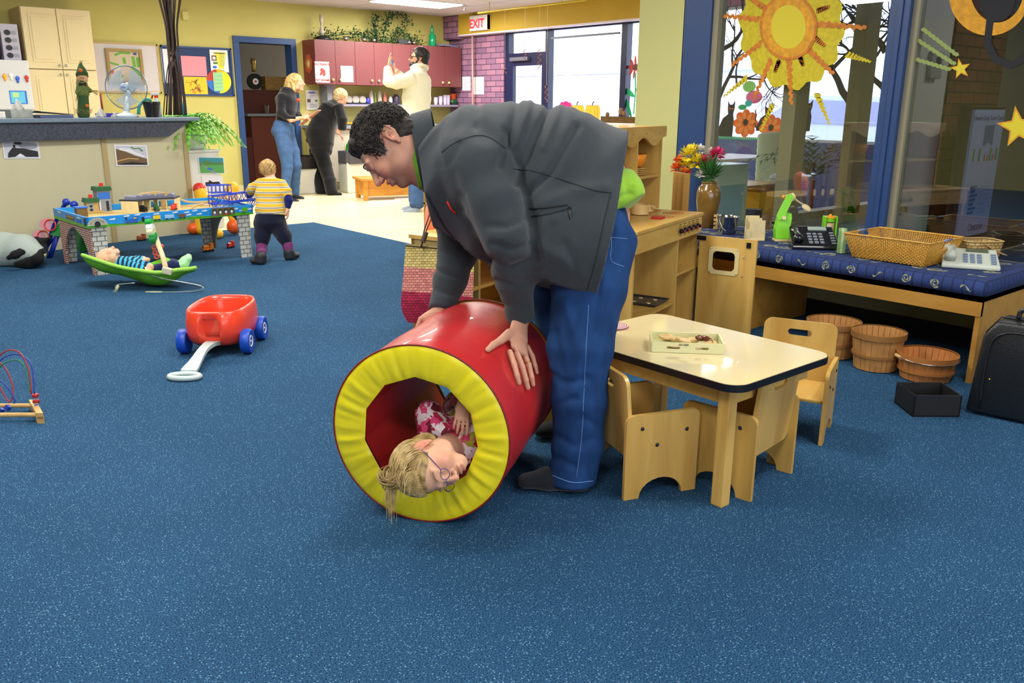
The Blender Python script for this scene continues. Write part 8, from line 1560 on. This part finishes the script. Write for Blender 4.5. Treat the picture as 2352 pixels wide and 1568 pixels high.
def wart(name,label,x,q4,fn,cat='painting'):
 a,c,e=P(q4[0],q4[3],x=x),P(q4[2],q4[3],x=x),P(q4[0],q4[1],x=x);return art(name,label,a,V3(0,c[1]-a[1],0),V3(0,0,e[2]-a[2]),fn,cat)
M_pp=mat('paint_pumpkin_yellow','f0c028',rough=.6);M_po=mat('paint_orange','e8641c',rough=.6);M_pg=mat('paint_green','16b070',rough=.6);M_pk=mat('paint_dark','1a1c24',rough=.7);M_pm=mat('paint_magenta','e0127a',rough=.6);M_prd=mat('paint_brick_red','b8443a',rough=.6)
def pump(a):
 for x,r_ in((.18,.17),(.82,.17),(.34,.17),(.66,.17),(.5,.16)):a.el(M_po,x,.42,r_+.015,.42);a.el(M_pp,x,.42,r_,.40)
 a.line(M_pk,[(.5,.8),(.5,.92),(.6,1.0)],.06)
xg=X0+.07;wart('painted_apple_basket','painted basket of magenta apples on the window glass',xg,(1283,232,1313,268),lambda a:(a.sh(M_prd,[(0,.65),(1,.65),(.85,0),(.15,0)]),a.el(M_pm,.28,.75,.2,.2),a.el(M_pm,.55,.8,.22,.2),a.el(M_pm,.8,.72,.18,.2)))
wart('painted_pumpkin','yellow painted pumpkin on the window glass, left one',xg,(1308,233,1342,279),pump);wart('painted_pumpkin','yellow painted pumpkin on the window glass, right one',xg,(1343,233,1378,279),pump)
def sunf(a):
 for i in range(9):an=2*PI*i/9+.3;a.el(M_prd,.42+.2*math.cos(an),.84+.095*math.sin(an),.12,.042,a=an)
 a.el(mat('paint_brown','6a2c34',rough=.6),.42,.84,.13,.06);a.line(M_pg,[(.42,.74),(.45,.4),(.42,0)],.05)
 for(x,y,an)in((.68,.52,.4),(.18,.40,-.3),(.7,.22,.8),(.2,.12,-.9)):a.el(M_pg,x,y,.26,.055,a=an)
wart('painted_sunflower','painted red sunflower with green leaves on the narrow right window pane',xg,(1432,135,1490,262),sunf)
s0_,s1_=P(1383,278,x=8.50),P(1480,278,x=8.50);t=thing('sill_basket','low brown wicker basket with seed heads on the window sill','basket',(8.52,(s0_[1]+s1_[1])/2,.99));b=MB();b.bb((8.47,s1_[1],.987),(8.58,s0_[1],1.065));o=b.build('basket_wall',brick_like('brown_weave','yz','8a6c3c','6c5228','4a381c',.03,.012,.003,rough=.8),t)
b=MB()
for(u,z,r_)in((.1,1.085,.03),(.42,1.13,.04),(.5,1.10,.03),(.92,1.10,.02)):y=s0_[1]+(s1_[1]-s0_[1])*u;b.ell((8.52,y,z),(.02,r_,r_*1.2));b.tube([(8.52,y,1.05),(8.52,y,z)],.005,5)
b.build('seed_heads',mat('dry_seed_brown','8a6a4c',rough=.9),t,smooth=True)
t=thing('hall_cabinet','dark red brown cabinet with raised back seen through the doorway','cabinet',(5.9,12.6,0));M_dr=mat('dark_mahogany','4a1c18',rough=.4);b=MB();b.bb((5.47,12.45,0),(6.6,12.95,1.02));b.build('body',mat('red_brown_door','5e2a1e',rough=.45),t);b=MB();b.bb((5.42,12.75,1.05),(6.6,13.0,1.40));b.build('upper_back',M_dr,t);b=MB();b.bb((5.40,12.40,1.02),(6.6,12.95,1.055));b.build('top',mat('grey_steel_top','6f7a84',rough=.3),t)
b=MB();b.bb((5.2,12.4,0),(5.44,12.95,.72));tag(b.build('hall_drawer_unit',M_dr),'low dark unit left of the mahogany cabinet in the doorway','cabinet')
b=MB();c=P(587,187,y=12.7);c[2]+=0;b.cyl(c,c+V3(0,.06,0),.115,seg=32);b.m(M_white);b.cyl(c-V3(0,.004,0),c,.045,seg=24);b.m(M_rd);b.cyl(c-V3(0,.006,0),c-V3(0,.004,0),.018);tag(b.build('round_dial',M_blk,None,smooth=True,auto=40),'round black dial with white centre standing on the hall cabinet','clock')
b=MB();c=P(583,165,y=12.75);b.tube([c,c+V3(0,0,.1),c+V3(0,0,.14),c+V3(0,0,.2)],[.03,.028,.045,.03],12);tag(b.build('trophy',mat('gold_trophy','b89a54',rough=.25,metal=.8),None,smooth=True),'small gold trophy above the round black dial','trophy')
b=MB();c=P(630,207,y=12.85);b.bb((c[0]-.17,12.78,1.405),(c[0]+.22,12.95,1.60));tag(b.build('woven_box',brick_like('tan_weave','xz','a8824c','8c6a38','6a4e28',.03,.015,.002,rough=.8)),'tan woven box on the hall cabinet behind the blonde woman','basket')
b=MB();c=P(612,262,y=12.5);c[2]=1.056;b.lathe([(.035,0),(.048,.12),(.001,.12)],c,16);tag(b.build('paper_cup',mat('dark_cup','4a3a30',rough=.5),None,smooth=True,auto=40),'dark patterned cup on the hall cabinet','cup')
b=MB();b.bb((4.42,12.9,.4),(4.62,13.0,1.75));b.bb((5.02,13.3,.3),(5.18,13.35,1.78));tag(b.build('hall_panel',mat('cream_hall_panel','d8cf94',rough=.6)),'cream lit door edge inside the hallway','panel')
def fig(name_lb,base,dpo=0.0):
 f=P(*base,z=0);d_=depth(f)+dpo;return thing('person',name_lb,'person',tuple(f)),d_,(lambda px,py,o=0:D(px,py,d_+o)),d_/FPX
def garment(t,nm,m_,chains,cuts=(),h=.008,k=.025,dn=.003,up=None):
 S=SDF(h,k)
 for pts,rs in chains:S.chain(pts,rs,up=cF,end=.6)
 for c in cuts:S.cut(*c)
 return S.build(nm,m_,t,disp=lambda v:dn*vnoise(v,30,2))
t,d_,q,k_=fig('blonde woman in black top and jeans holding a clipboard',(662,463),.12)
hd=Head(q(680,188),nrm(V3(0,0,1)-cR*.05),nrm(cR*.95-V3(0,0,.3)-cF*.1),.92);S=SDF(.007,.018);hd.add(S);S.chain([hd.p(0,-.02,-.06),q(666,216),q(657,250)],[.045,.055,.08]);S.chain([q(648,222,-.12),q(646,260,-.16),q(668,275,-.2),q(690,271,-.2)],[.045,.036,.03,.022]);hand(S,q(690,271,-.2),cR+cU*.05,cU,-cF,.85);S.chain([q(664,222,.15),q(680,262,.12),q(700,272,-.02)],[.04,.034,.022]);hand(S,q(698,272,-.02),cR*.9+cU*.4,cF,cU,.85,(.6,.6,.6,.6));S.build('body',skin_mat('skin_warm','d8a488'),t,colfn=lambda p:hd.colors(p,'d8a488',0,.6));hd.extras(t,'7a5a34','3a2a20',.4)
garment(t,'black_top',fabric('black_knit','14151a',300),[([q(662,212),q(658,232),q(658,258),q(655,282)],[(.10,.13),(.135,.18),(.12,.15),(.12,.15)]),([q(648,222,-.14),q(645,258,-.17),q(664,274,-.2),q(678,272,-.2)],[.062,.05,.042,.034]),([q(664,222,.14),q(680,258,.12),q(690,270,.0)],[.055,.045,.036])],[(q(655,284),-cU)])
M_j2=mat('faded_denim','34547f',rough=.85,var=.2,scale=18);garment(t,'jeans',M_j2,[([q(652,288),q(650,305)],[(.13,.15),(.15,.16)]),([q(648,308,-.05),q(656,350,-.06),q(660,385,-.05),q(655,430,-.05),q(658,455,-.05)],[.105,.09,.07,.058,.07]),([q(658,308,.08),q(672,350,.1),q(680,380,.1),q(678,420,.2),q(676,445,.25)],[.10,.09,.07,.06,.065])])
for(x,y,o)in((664,462,-.05),(676,455,.22)):S=SDF(.007,.01);S.limb(q(x,y,o),q(x+18,y+1,o-.03),.042,.03);S.build('shoe',M_bolt,t)
M_bh=hair_mat('golden_hair','d0b27a','96743f',40);S=SDF(.007,.02);S.ell(hd.p(0,-.02,.02),V3(.086,.108,.10)*.94,hd.R);S.chain([hd.p(0,-.07,.0),hd.p(0,-.10,-.08),hd.p(.0,-.11,-.155)],[.08,.075,.04]);S.limb(hd.p(.06,-.02,.02),hd.p(.065,-.02,-.12),.035,.03);S.limb(hd.p(-.06,-.02,.02),hd.p(-.065,-.02,-.12),.035,.03);S.ell(hd.p(0,.10,-.04),V3(.075,.075,.095)*.94,hd.R,.005,op='s');S.build('hair',M_bh,t,disp=lambda v:.003*vnoise(v,80,3))
b=MB();b.ell(q(685,230,-.18),.022);b.build('red_flower_pin',M_rd,t,smooth=True);b=MB();b.box(q(712,270,-.06),(.30,.012,.22),np.stack([nrm(cR*.75+cU*.6),nrm(np.cross(nrm(cF*.85+cU*.25),nrm(cR*.75+cU*.6))),nrm(cF*.85+cU*.25)],1));tag(b.build('clipboard',mat('brown_clipboard','9a6a50',rough=.5)),'brown clipboard held by the blonde woman','clipboard')
t,d_,q,k_=fig('woman with short blond hair in black clothes bending over the counter',(750,448),.1)
hd=Head(q(783,222),nrm(V3(0,0,1)+cR*.35),nrm(cR*.75-V3(0,0,.55)+cF*.5),.92);S=SDF(.007,.018);hd.add(S);S.chain([hd.p(0,-.02,-.06),q(765,244),q(745,275)],[.05,.06,.09]);S.chain([q(780,255,-.14),q(784,285,-.15),q(776,303,-.1)],[.045,.036,.026]);hand(S,q(776,303,-.1),cR*.6-cU*.6+cF*.3,cU,-cF,.85);S.build('body',skin_mat('skin_warm','d8a488'),t,colfn=lambda p:hd.colors(p,'dba890',0,.8))
M_bk=fabric('black_jersey','121317',300);garment(t,'black_tunic',M_bk,[([q(770,240),q(762,252),q(745,280),q(735,308),q(738,330)],[(.08,.12),(.15,.21),(.165,.22),(.19,.23),(.17,.22)]),([q(778,246,-.14),q(786,275,-.16),q(786,294,-.15)],[.075,.068,.06]),([q(718,322),q(706,322)],[.08,.03])],[(q(740,345),-cU)])
garment(t,'black_trousers',fabric('black_trousers','16171c',200),[([q(738,330),q(738,345)],[(.16,.18),(.15,.17)]),([q(735,345,-.05),q(746,380,-.05),q(757,415,-.1),q(762,440,-.1)],[.11,.095,.085,.085]),([q(728,345,.1),q(732,390,.1),q(738,438,.05)],[.11,.09,.08])])
for(x,y,o)in((760,447,-.1),(737,446,.05)):S=SDF(.007,.01);S.limb(q(x,y,o),q(x+20,y+1,o),.05,.036);S.build('shoe',M_bk,t)
S=SDF(.006,.012);S.ell(hd.p(0,-.015,.028),V3(.086,.105,.094)*.94,hd.R);S.ell(hd.p(0,-.06,-.03),V3(.075,.05,.06)*.94,hd.R);S.ell(hd.p(0,.10,-.045),V3(.1,.075,.09)*.94,hd.R,.005,op='s');S.build('hair',hair_mat('short_blond_hair','dccfa6','a8874c',50),t,disp=lambda v:.006*vnoise(v,90,3))
t,d_,q,k_=fig('bearded man in cream sweater and glasses holding up a small camera',(955,488),.14)
hd=Head(q(963,132),nrm(V3(0,0,1)+cR*.12),nrm(-cR*.95+V3(0,0,.12)-cF*.12),.95);S=SDF(.007,.018);hd.add(S);S.chain([hd.p(0,-.02,-.06),q(965,160),q(958,195)],[.055,.065,.10])
Lh,Rh_=q(893,152,-.12),q(910,162,.12);S.chain([q(950,187,-.16),q(905,187,-.25),q(893,158,-.13)],[.045,.038,.03]);hand(S,Lh,cU*.95+cR*.1,-cR,cF*-1,.9,(.15,.1,.6,.7));S.chain([q(960,178,.16),q(928,185,.2),q(912,165,.1)],[.05,.04,.03]);hand(S,Rh_,cU*.9-cR*.3,cR,-cF,.9,(.5,.5,.5,.5));S.build('body',skin_mat('skin_warm','d8a488'),t,colfn=lambda p:hd.colors(p,'d09a7c',0,.5))
M_cs=fabric('cream_sweater','dcd8bc',260,.2,.03,sheen=.3);garment(t,'cream_sweater',M_cs,[([q(963,168),q(958,185),q(957,225),q(955,270),q(955,300)],[(.10,.13),(.165,.23),(.165,.21),(.16,.19),(.16,.19)]),([q(945,182,-.2),q(910,190,-.26),q(892,188,-.2),q(891,158,-.13)],[.085,.07,.062,.048]),([q(960,178,.18),q(928,186,.2),q(915,170,.12)],[.07,.06,.048])],[(q(955,302),-cU)]);b=MB();b.tube([q(977,158,-.02),q(950,163,-.06),q(944,168,0)],.03,8);b.tube([hd.c-V3(0,0,.115)+(cR*math.cos(a)*.085+cF*math.sin(a)*.08)for a in np.linspace(0,2*PI,20,endpoint=False)],.028,8,closed=True);b.build('collar',M_cs,t,smooth=True)
garment(t,'jeans',M_j2,[([q(955,305),q(955,330)],[(.15,.17),(.15,.17)]),([q(960,330,-.08),q(962,400,-.08),q(957,470,-.08)],[.11,.09,.085]),([q(950,330,.1),q(955,400,.1),q(955,460,.12)],[.11,.09,.085])])
for(x,y,o)in((955,484,-.08),(952,478,.12)):S=SDF(.007,.01);S.limb(q(x,y,o),q(x-24,y+3,o),.05,.03);S.build('sock',fabric('grey_blue_sock','8a97a4'),t)
M_bd2=hair_mat('black_brown_hair','26201c','0f0d0c',50);S=SDF(.006,.012);S.ell(hd.p(0,-.02,.03),V3(.085,.105,.096),hd.R);S.ell(hd.p(0,-.065,-.03),V3(.07,.05,.06),hd.R);S.ell(hd.p(0,.10,-.03),V3(.1,.07,.095),hd.R,.005,op='s');S.build('hair',M_bd2,t,disp=lambda v:.004*vnoise(v,80,3))
S=SDF(.005,.012);S.ell(hd.p(0,.055,-.095),V3(.066,.055,.045),hd.R);S.limb(hd.p(-.066,.03,-.06),hd.p(-.07,.01,-.02),.012,.008);S.limb(hd.p(.066,.03,-.06),hd.p(.07,.01,-.02),.012,.008);S.ell(hd.p(0,.115,-.065),V3(.028,.03,.018),hd.R,.005,op='s');S.build('beard',M_bd2,t)
b=MB();[b.box(hd.p(s_*.034,.112,-.004),(.05,.006,.032),hd.R)for s_ in(-1,1)];[b.box(hd.p(s_*.08,.04,.0),(.005,.14,.008),hd.R)for s_ in(-1,1)];b.build('glasses',M_blk,t);b=MB();b.box(q(901,143,.0),(.015,.10,.06),np.stack([cR,cF,cU],1));tag(b.build('compact_camera',mat('blue_grey_camera','5a7ab0',rough=.3,metal=.3)),'small blue camera held up by the bearded man','camera')
t,d_,q,k_=fig('child in green top and dark trousers standing behind the pine bench',(815,432),-.35);hd=Head(q(806,305),V3(0,0,1),nrm(cR),.72);S=SDF(.008,.02);hd.add(S,child=1);S.chain([hd.p(0,-.02,-.05),q(810,335),q(812,370)],[.04,.06,.09]);S.build('body',skin_mat('skin_warm','d8a488'),t,colfn=lambda p:hd.colors(p,'d8a488'));S=SDF(.007,.01);S.ell(hd.p(0,-.02,.03),V3(.066,.08,.074),hd.R);S.build('hair',M_bh,t)
garment(t,'green_top',mat('bright_green_jersey','2fa81c',rough=.9),[([q(810,335),q(811,355),q(811,378)],[(.10,.10),(.11,.11),(.12,.11)])],[(q(811,379),-cU)]);garment(t,'trousers',fabric('dark_navy_trousers','141a24'),[([q(811,375),q(812,388)],[(.11,.10),(.11,.10)]),([q(806,388,-.05),q(818,415,-.05),q(812,430,-.05)],[.08,.065,.05]),([q(815,388,.06),q(826,412,.06),q(826,430,.06)],[.075,.06,.05])])
# LOBBY GLASS PAINTINGS AND WHAT STANDS BEYOND
XG=4.600
def gpx(px,py):p=P(px,py,x=XG);return(-p[1],p[2])
def gart(name,label,fn,cat='painting'):a=Art((XG,0,0),(0,-1,0),(0,0,1));fn(a);return tag(a.build(name),label,cat)
M_sy=mat('sun_yellow_paint','c9b818',rough=.6,var=.15,scale=40);M_so=mat('sun_orange_paint','c8781c',rough=.6,var=.25,scale=30);M_sr=mat('sun_light_yellow','d8c82c',rough=.6);M_so2=mat('sun_amber_paint','d89a1c',rough=.6,var=.2,scale=30)
def wavy(x0,y0,x1,y1,n=20,amp=3):
 amp=min(amp,math.hypot(x1-x0,y1-y0)/25);L_=math.hypot(x1-x0,y1-y0);nx,ny=-(y1-y0)/L_,(x1-x0)/L_;return[gpx(x0+(x1-x0)*i/n+nx*amp*math.sin(i*2.2),y0+(y1-y0)*i/n+ny*amp*math.sin(i*2.2))for i in range(n+1)]
def sun(a):
 pts=[]
 for i in range(70):an=2*PI*i/70;r_=1+.05*math.sin(an*14);pts.append(gpx(1818+118*r_*math.cos(an),60+142*r_*math.sin(an)))
 a.sh(M_sy,pts);w_=.032
 for(x0,y0,x1,y1)in((1745,45,1662,36),(1750,98,1680,150),(1772,135,1732,225),(1812,135,1818,240),(1855,112,1915,170),(1875,55,1990,64),(1878,25,1905,15),(1870,85,1895,105),(1790,140,1780,165),(1838,130,1845,150),(1760,20,1715,-10)):a.line(M_so,wavy(x0,y0,x1,y1),[w_*(1.0-.4*i/20)for i in range(21)])
 for rx,ry,m_ in((66,76,M_so),(60,70,M_so2),(40,50,M_sr)):a.sh(m_,[gpx(1812+rx*math.cos(2*PI*i/40),62+ry*math.sin(2*PI*i/40))for i in range(40)])
gart('painted_sun','large yellow and orange painted sun on the lobby glass',sun)
for i,(p_,lb)in enumerate((((1716,178,1662,222),'yellow squiggle painted on glass, low left of the sun'),((1775,240,1748,300),'yellow squiggle painted on glass above the bucket'),((1876,215,1905,285),'yellow squiggle painted on glass right of the sun ray'),((1945,125,2000,142),'yellow squiggle painted on glass nearest the blue post'))):gart('painted_squiggle',lb,lambda a,p_=p_:a.line(M_sy,wavy(*p_,n=22,amp=4),[.034*(1-.75*j/22)for j in range(23)]))
def star(cx_,cy_,r_,a0):
 def f(a):
  for k_,m_ in((1,M_so2),(.78,M_sr)):a.sh(m_,[gpx(cx_+r_*k_*(1 if i%2==0 else .42)*math.cos(a0+PI*i/5),cy_+r_*k_*(1 if i%2==0 else .42)*math.sin(a0+PI*i/5))for i in range(10)])
 return f
gart('painted_star','small painted yellow star with trailing tails on the right glass',star(2206,158,25,-1.75));gart('painted_star','large painted yellow star cut by the right edge',star(2338,292,50,-1.7))
M_tl=mat('pale_green_paint','8ea05c',rough=.7);[gart('painted_tail','pale green comet tail on the right glass, '+('topmost','middle','lowest')[i],lambda a,p_=p_:a.line(M_tl,wavy(*p_,n=26,amp=1.5),.018))for i,p_ in enumerate(((2118,65,2200,128),(2105,90,2194,148),(2090,132,2184,160)))]
def moon(a):
 o_=[gpx(2272+92*math.cos(t_),-10+92*math.sin(t_))for t_ in np.linspace(PI*1.05,-.05,24)];i_=[gpx(2290+62*math.cos(t_),-28+80*math.sin(t_))for t_ in np.linspace(-.0,PI,24)];a.sh(M_so2,o_+i_);a.sh(M_pk,[gpx(2290+42*math.cos(t_),-5+55*math.sin(t_))for t_ in np.linspace(0,2*PI,20)]);a.line(M_pk,[gpx(*p)for p in((2275,40),(2268,100),(2285,135),(2320,150),(2352,135),(2375,100))],.035)
gart('painted_moon','orange painted crescent with a dark shape at the top right glass',moon)
xo=X0+.02
def catp(a):a.sh(M_pk,[(.15,0),(.95,0),(.98,.45),(.92,.62),(.98,.78),(.98,1.0),(.86,.88),(.72,.88),(.62,1.0),(.62,.75),(.66,.62),(.4,.5),(.22,.25)]);a.line(M_pk,[(.2,.08),(.05,.3),(.12,.6),(.02,.8)],.07);a.el(M_po,.74,.77,.05,.02);a.el(M_po,.88,.77,.05,.02)
def pmk(a):
 for i in range(8):an=2*PI*i/8;a.el(M_po,.5+.28*math.cos(an),.48+.28*math.sin(an),.24,.18,a=an)
 for i in range(8):an=2*PI*i/8+.2;a.el(mat('paint_light_orange','f08a3c',rough=.6),.5+.28*math.cos(an),.48+.28*math.sin(an),.14,.08,a=an)
 a.el(M_pk,.5,.52,.1,.12)
wart('painted_cat','black painted sitting cat on the outer lobby window, left end',xo,(1640,230,1684,312),catp);wart('painted_cat','black painted cat head between the painted pumpkins',xo,(1730,240,1768,300),catp);wart('painted_cat','dark painted cat right of the tan post',xo,(1815,228,1862,300),catp)
for q4,lb in(((1683,250,1738,312),'orange painted pumpkin next to the black cat'),((1742,262,1795,325),'orange painted pumpkin partly behind the tan post'),((1815,272,1850,325),'orange painted pumpkin right of the tan post')):wart('painted_pumpkin',lb,xo,q4,pmk)
wart('painted_grass','strip of painted green grass along the bottom of the cat window',xo,(1632,308,1765,322),lambda a:a.sh(M_pg,[(0,.1)]+[(i/60,.35+.5*(i%2))for i in range(61)]+[(1,.1)]));wart('painted_swirl','teal painted leaf swirl above the pumpkin',xo,(1695,228,1728,254),lambda a:(a.el(M_pg,.3,.3,.3,.25),a.el(mat('paint_teal','2fb0b4',rough=.6),.7,.65,.25,.3)))
wart('painted_circle','pink painted circle on the cat window',xo,(1712,208,1750,238),lambda a:a.el(mat('paint_pink','e86a98',rough=.6),.5,.5,.5));wart('painted_circle','lime painted circle above the pink one',xo,(1705,186,1735,212),lambda a:a.el(mat('paint_lime','8ed86a',rough=.6),.5,.5,.5))
def tree(root,seed,span,n0):
 def f(a):
  r_=random.Random(seed);m_=mat('paint_tree_dark','2c2430',rough=.7)
  def br(p,an,L_,w_,dpt):
   pts=[p];q=p
   for i in range(6):an+=r_.uniform(-.35,.35);q=(q[0]+math.cos(an)*L_/6,q[1]+math.sin(an)*L_/6);pts.append(q)
   a.line(m_,pts,[w_*(1-.5*i/6)for i in range(7)])
   if dpt:
    for s_ in(-1,1,.3):br(pts[r_.randrange(3,7)],an+s_*r_.uniform(.4,1.0),L_*.68,w_*.55,dpt-1)
  for rt in root:br(*rt,n0)
 return f
def tart(label,fn):a=Art((xo,0,0),(0,-1,0),(0,0,1));fn(a);tag(a.build('painted_tree'),label,'painting')
def opx(px,py):p=P(px,py,x=xo);return(-p[1],p[2])
tart('dark painted tree branches behind the sun at the left',tree([(opx(1645,240),1.3,.7,.06),(opx(1632,120),.3,.6,.07),(opx(1640,30),.2,.6,.08),(opx(1700,200),1.9,.35,.03)],3,1,3));tart('dark painted tree branches between the tan posts',tree([(opx(1960,260),2.2,.8,.09),(opx(1920,100),1.2,.5,.05),(opx(1880,60),1.0,.5,.05)],8,1,4));tart('dark painted tree branches beside the blue post',tree([(opx(2050,230),2.3,.6,.07),(opx(2040,120),2.0,.6,.07),(opx(2010,60),1.4,.5,.05),(opx(2000,180),1.2,.5,.04)],12,1,4))
t=thing('white_table','white topped table standing beyond the lobby glass','table',(6.9,5.3,0));b=MB();b.bb((6.2,4.85,.70),(7.6,5.45,.73),.01);b.build('tabletop',M_white,t)
for(x,y)in((6.25,4.9),(7.55,4.9),(6.25,5.4),(7.55,5.4)):b=MB();b.bb((x,y,0),(x+.04,y+.04,.70));b.build('leg',M_pine,t)
t=thing('toy_shelf','low pale wooden shelf with blue and yellow bins beyond the glass','shelf',(6.2,4.5,0));b=MB()
for z in(.05,.30,.55):b.bb((5.9,4.15,z),(6.6,4.5,z+.02))
b.bb((5.9,4.15,0),(5.92,4.5,.57));b.bb((6.58,4.15,0),(6.6,4.5,.57));b.build('shelf_frame',M_pine,t);b=MB();b.bb((5.96,4.18,.07),(6.3,4.45,.22));b.build('bin',M_wbl,t);b=MB();b.bb((6.3,4.18,.32),(6.5,4.45,.5));b.build('bin',M_pp,t)
t=thing('high_chair','white high chair with pale padded seat beyond the glass','high chair',(6.9,4.3,0));M_hc=mat('grey_white_plastic','b8bec8',rough=.4);b=MB();b.box((6.9,4.25,.60),(.42,.34,.05),rotz(.4),bev=.02);b.build('tray',M_hc,t);S=SDF(.012,.03);S.limb((6.98,4.5,.52),(7.06,4.6,.95),(.17,.03),(.14,.03),up=(.7,.7,0));S.limb((6.9,4.35,.48),(6.98,4.5,.5),(.17,.04),up=(0,0,1));S.build('padded_seat',mat('pale_green_pad','b8c4a4',rough=.8),t)
for(x,y)in((6.62,4.1),(7.1,4.05),(6.8,4.8),(7.3,4.7)):b=MB();b.tube([(x,y,0),(6.9+(x-6.9)*.4,4.4+(y-4.4)*.4,.55)],.018,8);b.build('leg',M_hc,t)
b=MB();b.bb((5.3,3.9,.0),(5.7,4.1,.78));tag(b.build('frosted_panel',mat('pale_aqua_panel','9cc0b4',rough=.3)),'pale aqua panel standing just beyond the left end of the glass','panel')
rr=random.Random(8);t=thing('potted_palm','dark leaved palm plant beyond the partition glass','plant',(6.3,3.7,0));b=MB()
for k_ in range(26):
 a=rr.uniform(0,6.28);dr=V3(math.cos(a),math.sin(a),0);L_=rr.uniform(.3,.55);hh_=rr.uniform(.2,.5);pts=[V3(6.3,3.7,.62)+dr*L_*u+V3(0,0,hh_*2*u-hh_*1.4*u*u)for u in np.linspace(0,1,9)];sd_=V3(-dr[1],dr[0],0)
 for i in range(1,9):
  for s_ in(-1,1):b.add([pts[i],pts[i]+sd_*s_*.06+(pts[i]-pts[i-1])*1.2-V3(0,0,.03),pts[i]+(pts[i]-pts[i-1])*.25],[(0,1,2)])
b.build('fronds',mat('palm_dark_green','1c4030',rough=.5),t,fixn=False);b=MB();b.lathe([(.12,0),(.17,.32),(.001,.32)],(6.3,3.7,0),20);b.tube([(6.3,3.7,.3),(6.3,3.7,.64)],.02,6);b.build('pot',mat('terracotta','8a4a3a',rough=.7),t,smooth=True,auto=40)
t=thing('banner_board','tall narrow white notice board on a black stand in the lobby','notice board',(7.0,2.7,0));yb_=2.70;bl,br_,tl=P(2199,533,y=yb_),P(2267,524,y=yb_),P(2192,243,y=yb_);b=MB();b.bb((bl[0],yb_,.25),(br_[0],yb_+.02,1.19));b.build('panel',mat('board_blue_white','9298b8',rough=.5),t)
b=MB();b.bb((bl[0]-.14,yb_+.02,.0),(bl[0]-.005,yb_+.05,1.22));b.bb((bl[0]-.01,yb_-.006,.23),(br_[0]+.01,yb_+.02,.25));b.bb((bl[0],yb_,1.19),(br_[0],yb_+.02,1.205));b.bb((bl[0]+.1,yb_,.0),(bl[0]+.14,yb_+.03,.23));b.build('stand',mat('black_stand','15161a',rough=.4),t)
w_=br_[0]-bl[0];ar=Art((bl[0],yb_-.001,.25),(w_,0,0),(0,0,.94));M_ik=mat('ink_blue_grey','4a5880',rough=.6);ar.rect(M_ik,.4,.72,.72,.88);ar.rect(mat('board_blue_white','9298b8'),.5,.62,.64,.74);[ar.line(M_gn,[(x,.6),(x,.7)],.05)for x in(.15,.34,.7,.9)];[ar.rect(M_rd,x,.6,x+.03,.65)for x in(.5,.78,.6)];[ar.rect(M_ik,.2,.15+.035*i,.36+.04*(i%3),.168+.035*i)for i in range(1,8)];[ar.rect(mat('ink_pale_blue','7480a0',rough=.6),.5,.15+.035*i,.92-.1*(i%2),.156+.035*i)for i in range(1,8)];ar.build('printing',t)
text('Ontario Early Years Centre',((bl[0]+br_[0])/2,yb_-.004,1.115),(1,0,0),(0,0,1),.050,M_ik,'lettering',t);text('Ontario',((bl[0]+br_[0])/2+.03,yb_-.004,.29),(1,0,0),(0,0,1),.085,M_ik,'lettering',t)
c1_,c2_=P(2128,180,y=2.89),P(2160,120,y=2.89);b=MB();b.bb((c1_[0],2.86,c1_[2]),(c2_[0],2.9,c2_[2]),.01);t=tag(b.build('wall_intercom',mat('ivory_grey_box','8f8c86',rough=.5)),'grey intercom box on the white lobby wall strip','intercom');b=MB();b.bb((c1_[0]+.05,2.853,c1_[2]+.09),(c2_[0]-.05,2.86,c2_[2]-.04));b.build('speaker_grille',mat('dark_grille','2c2e34',rough=.6),t)
for o in bpy.data.objects:
 if '_o' in o:del o['_o']
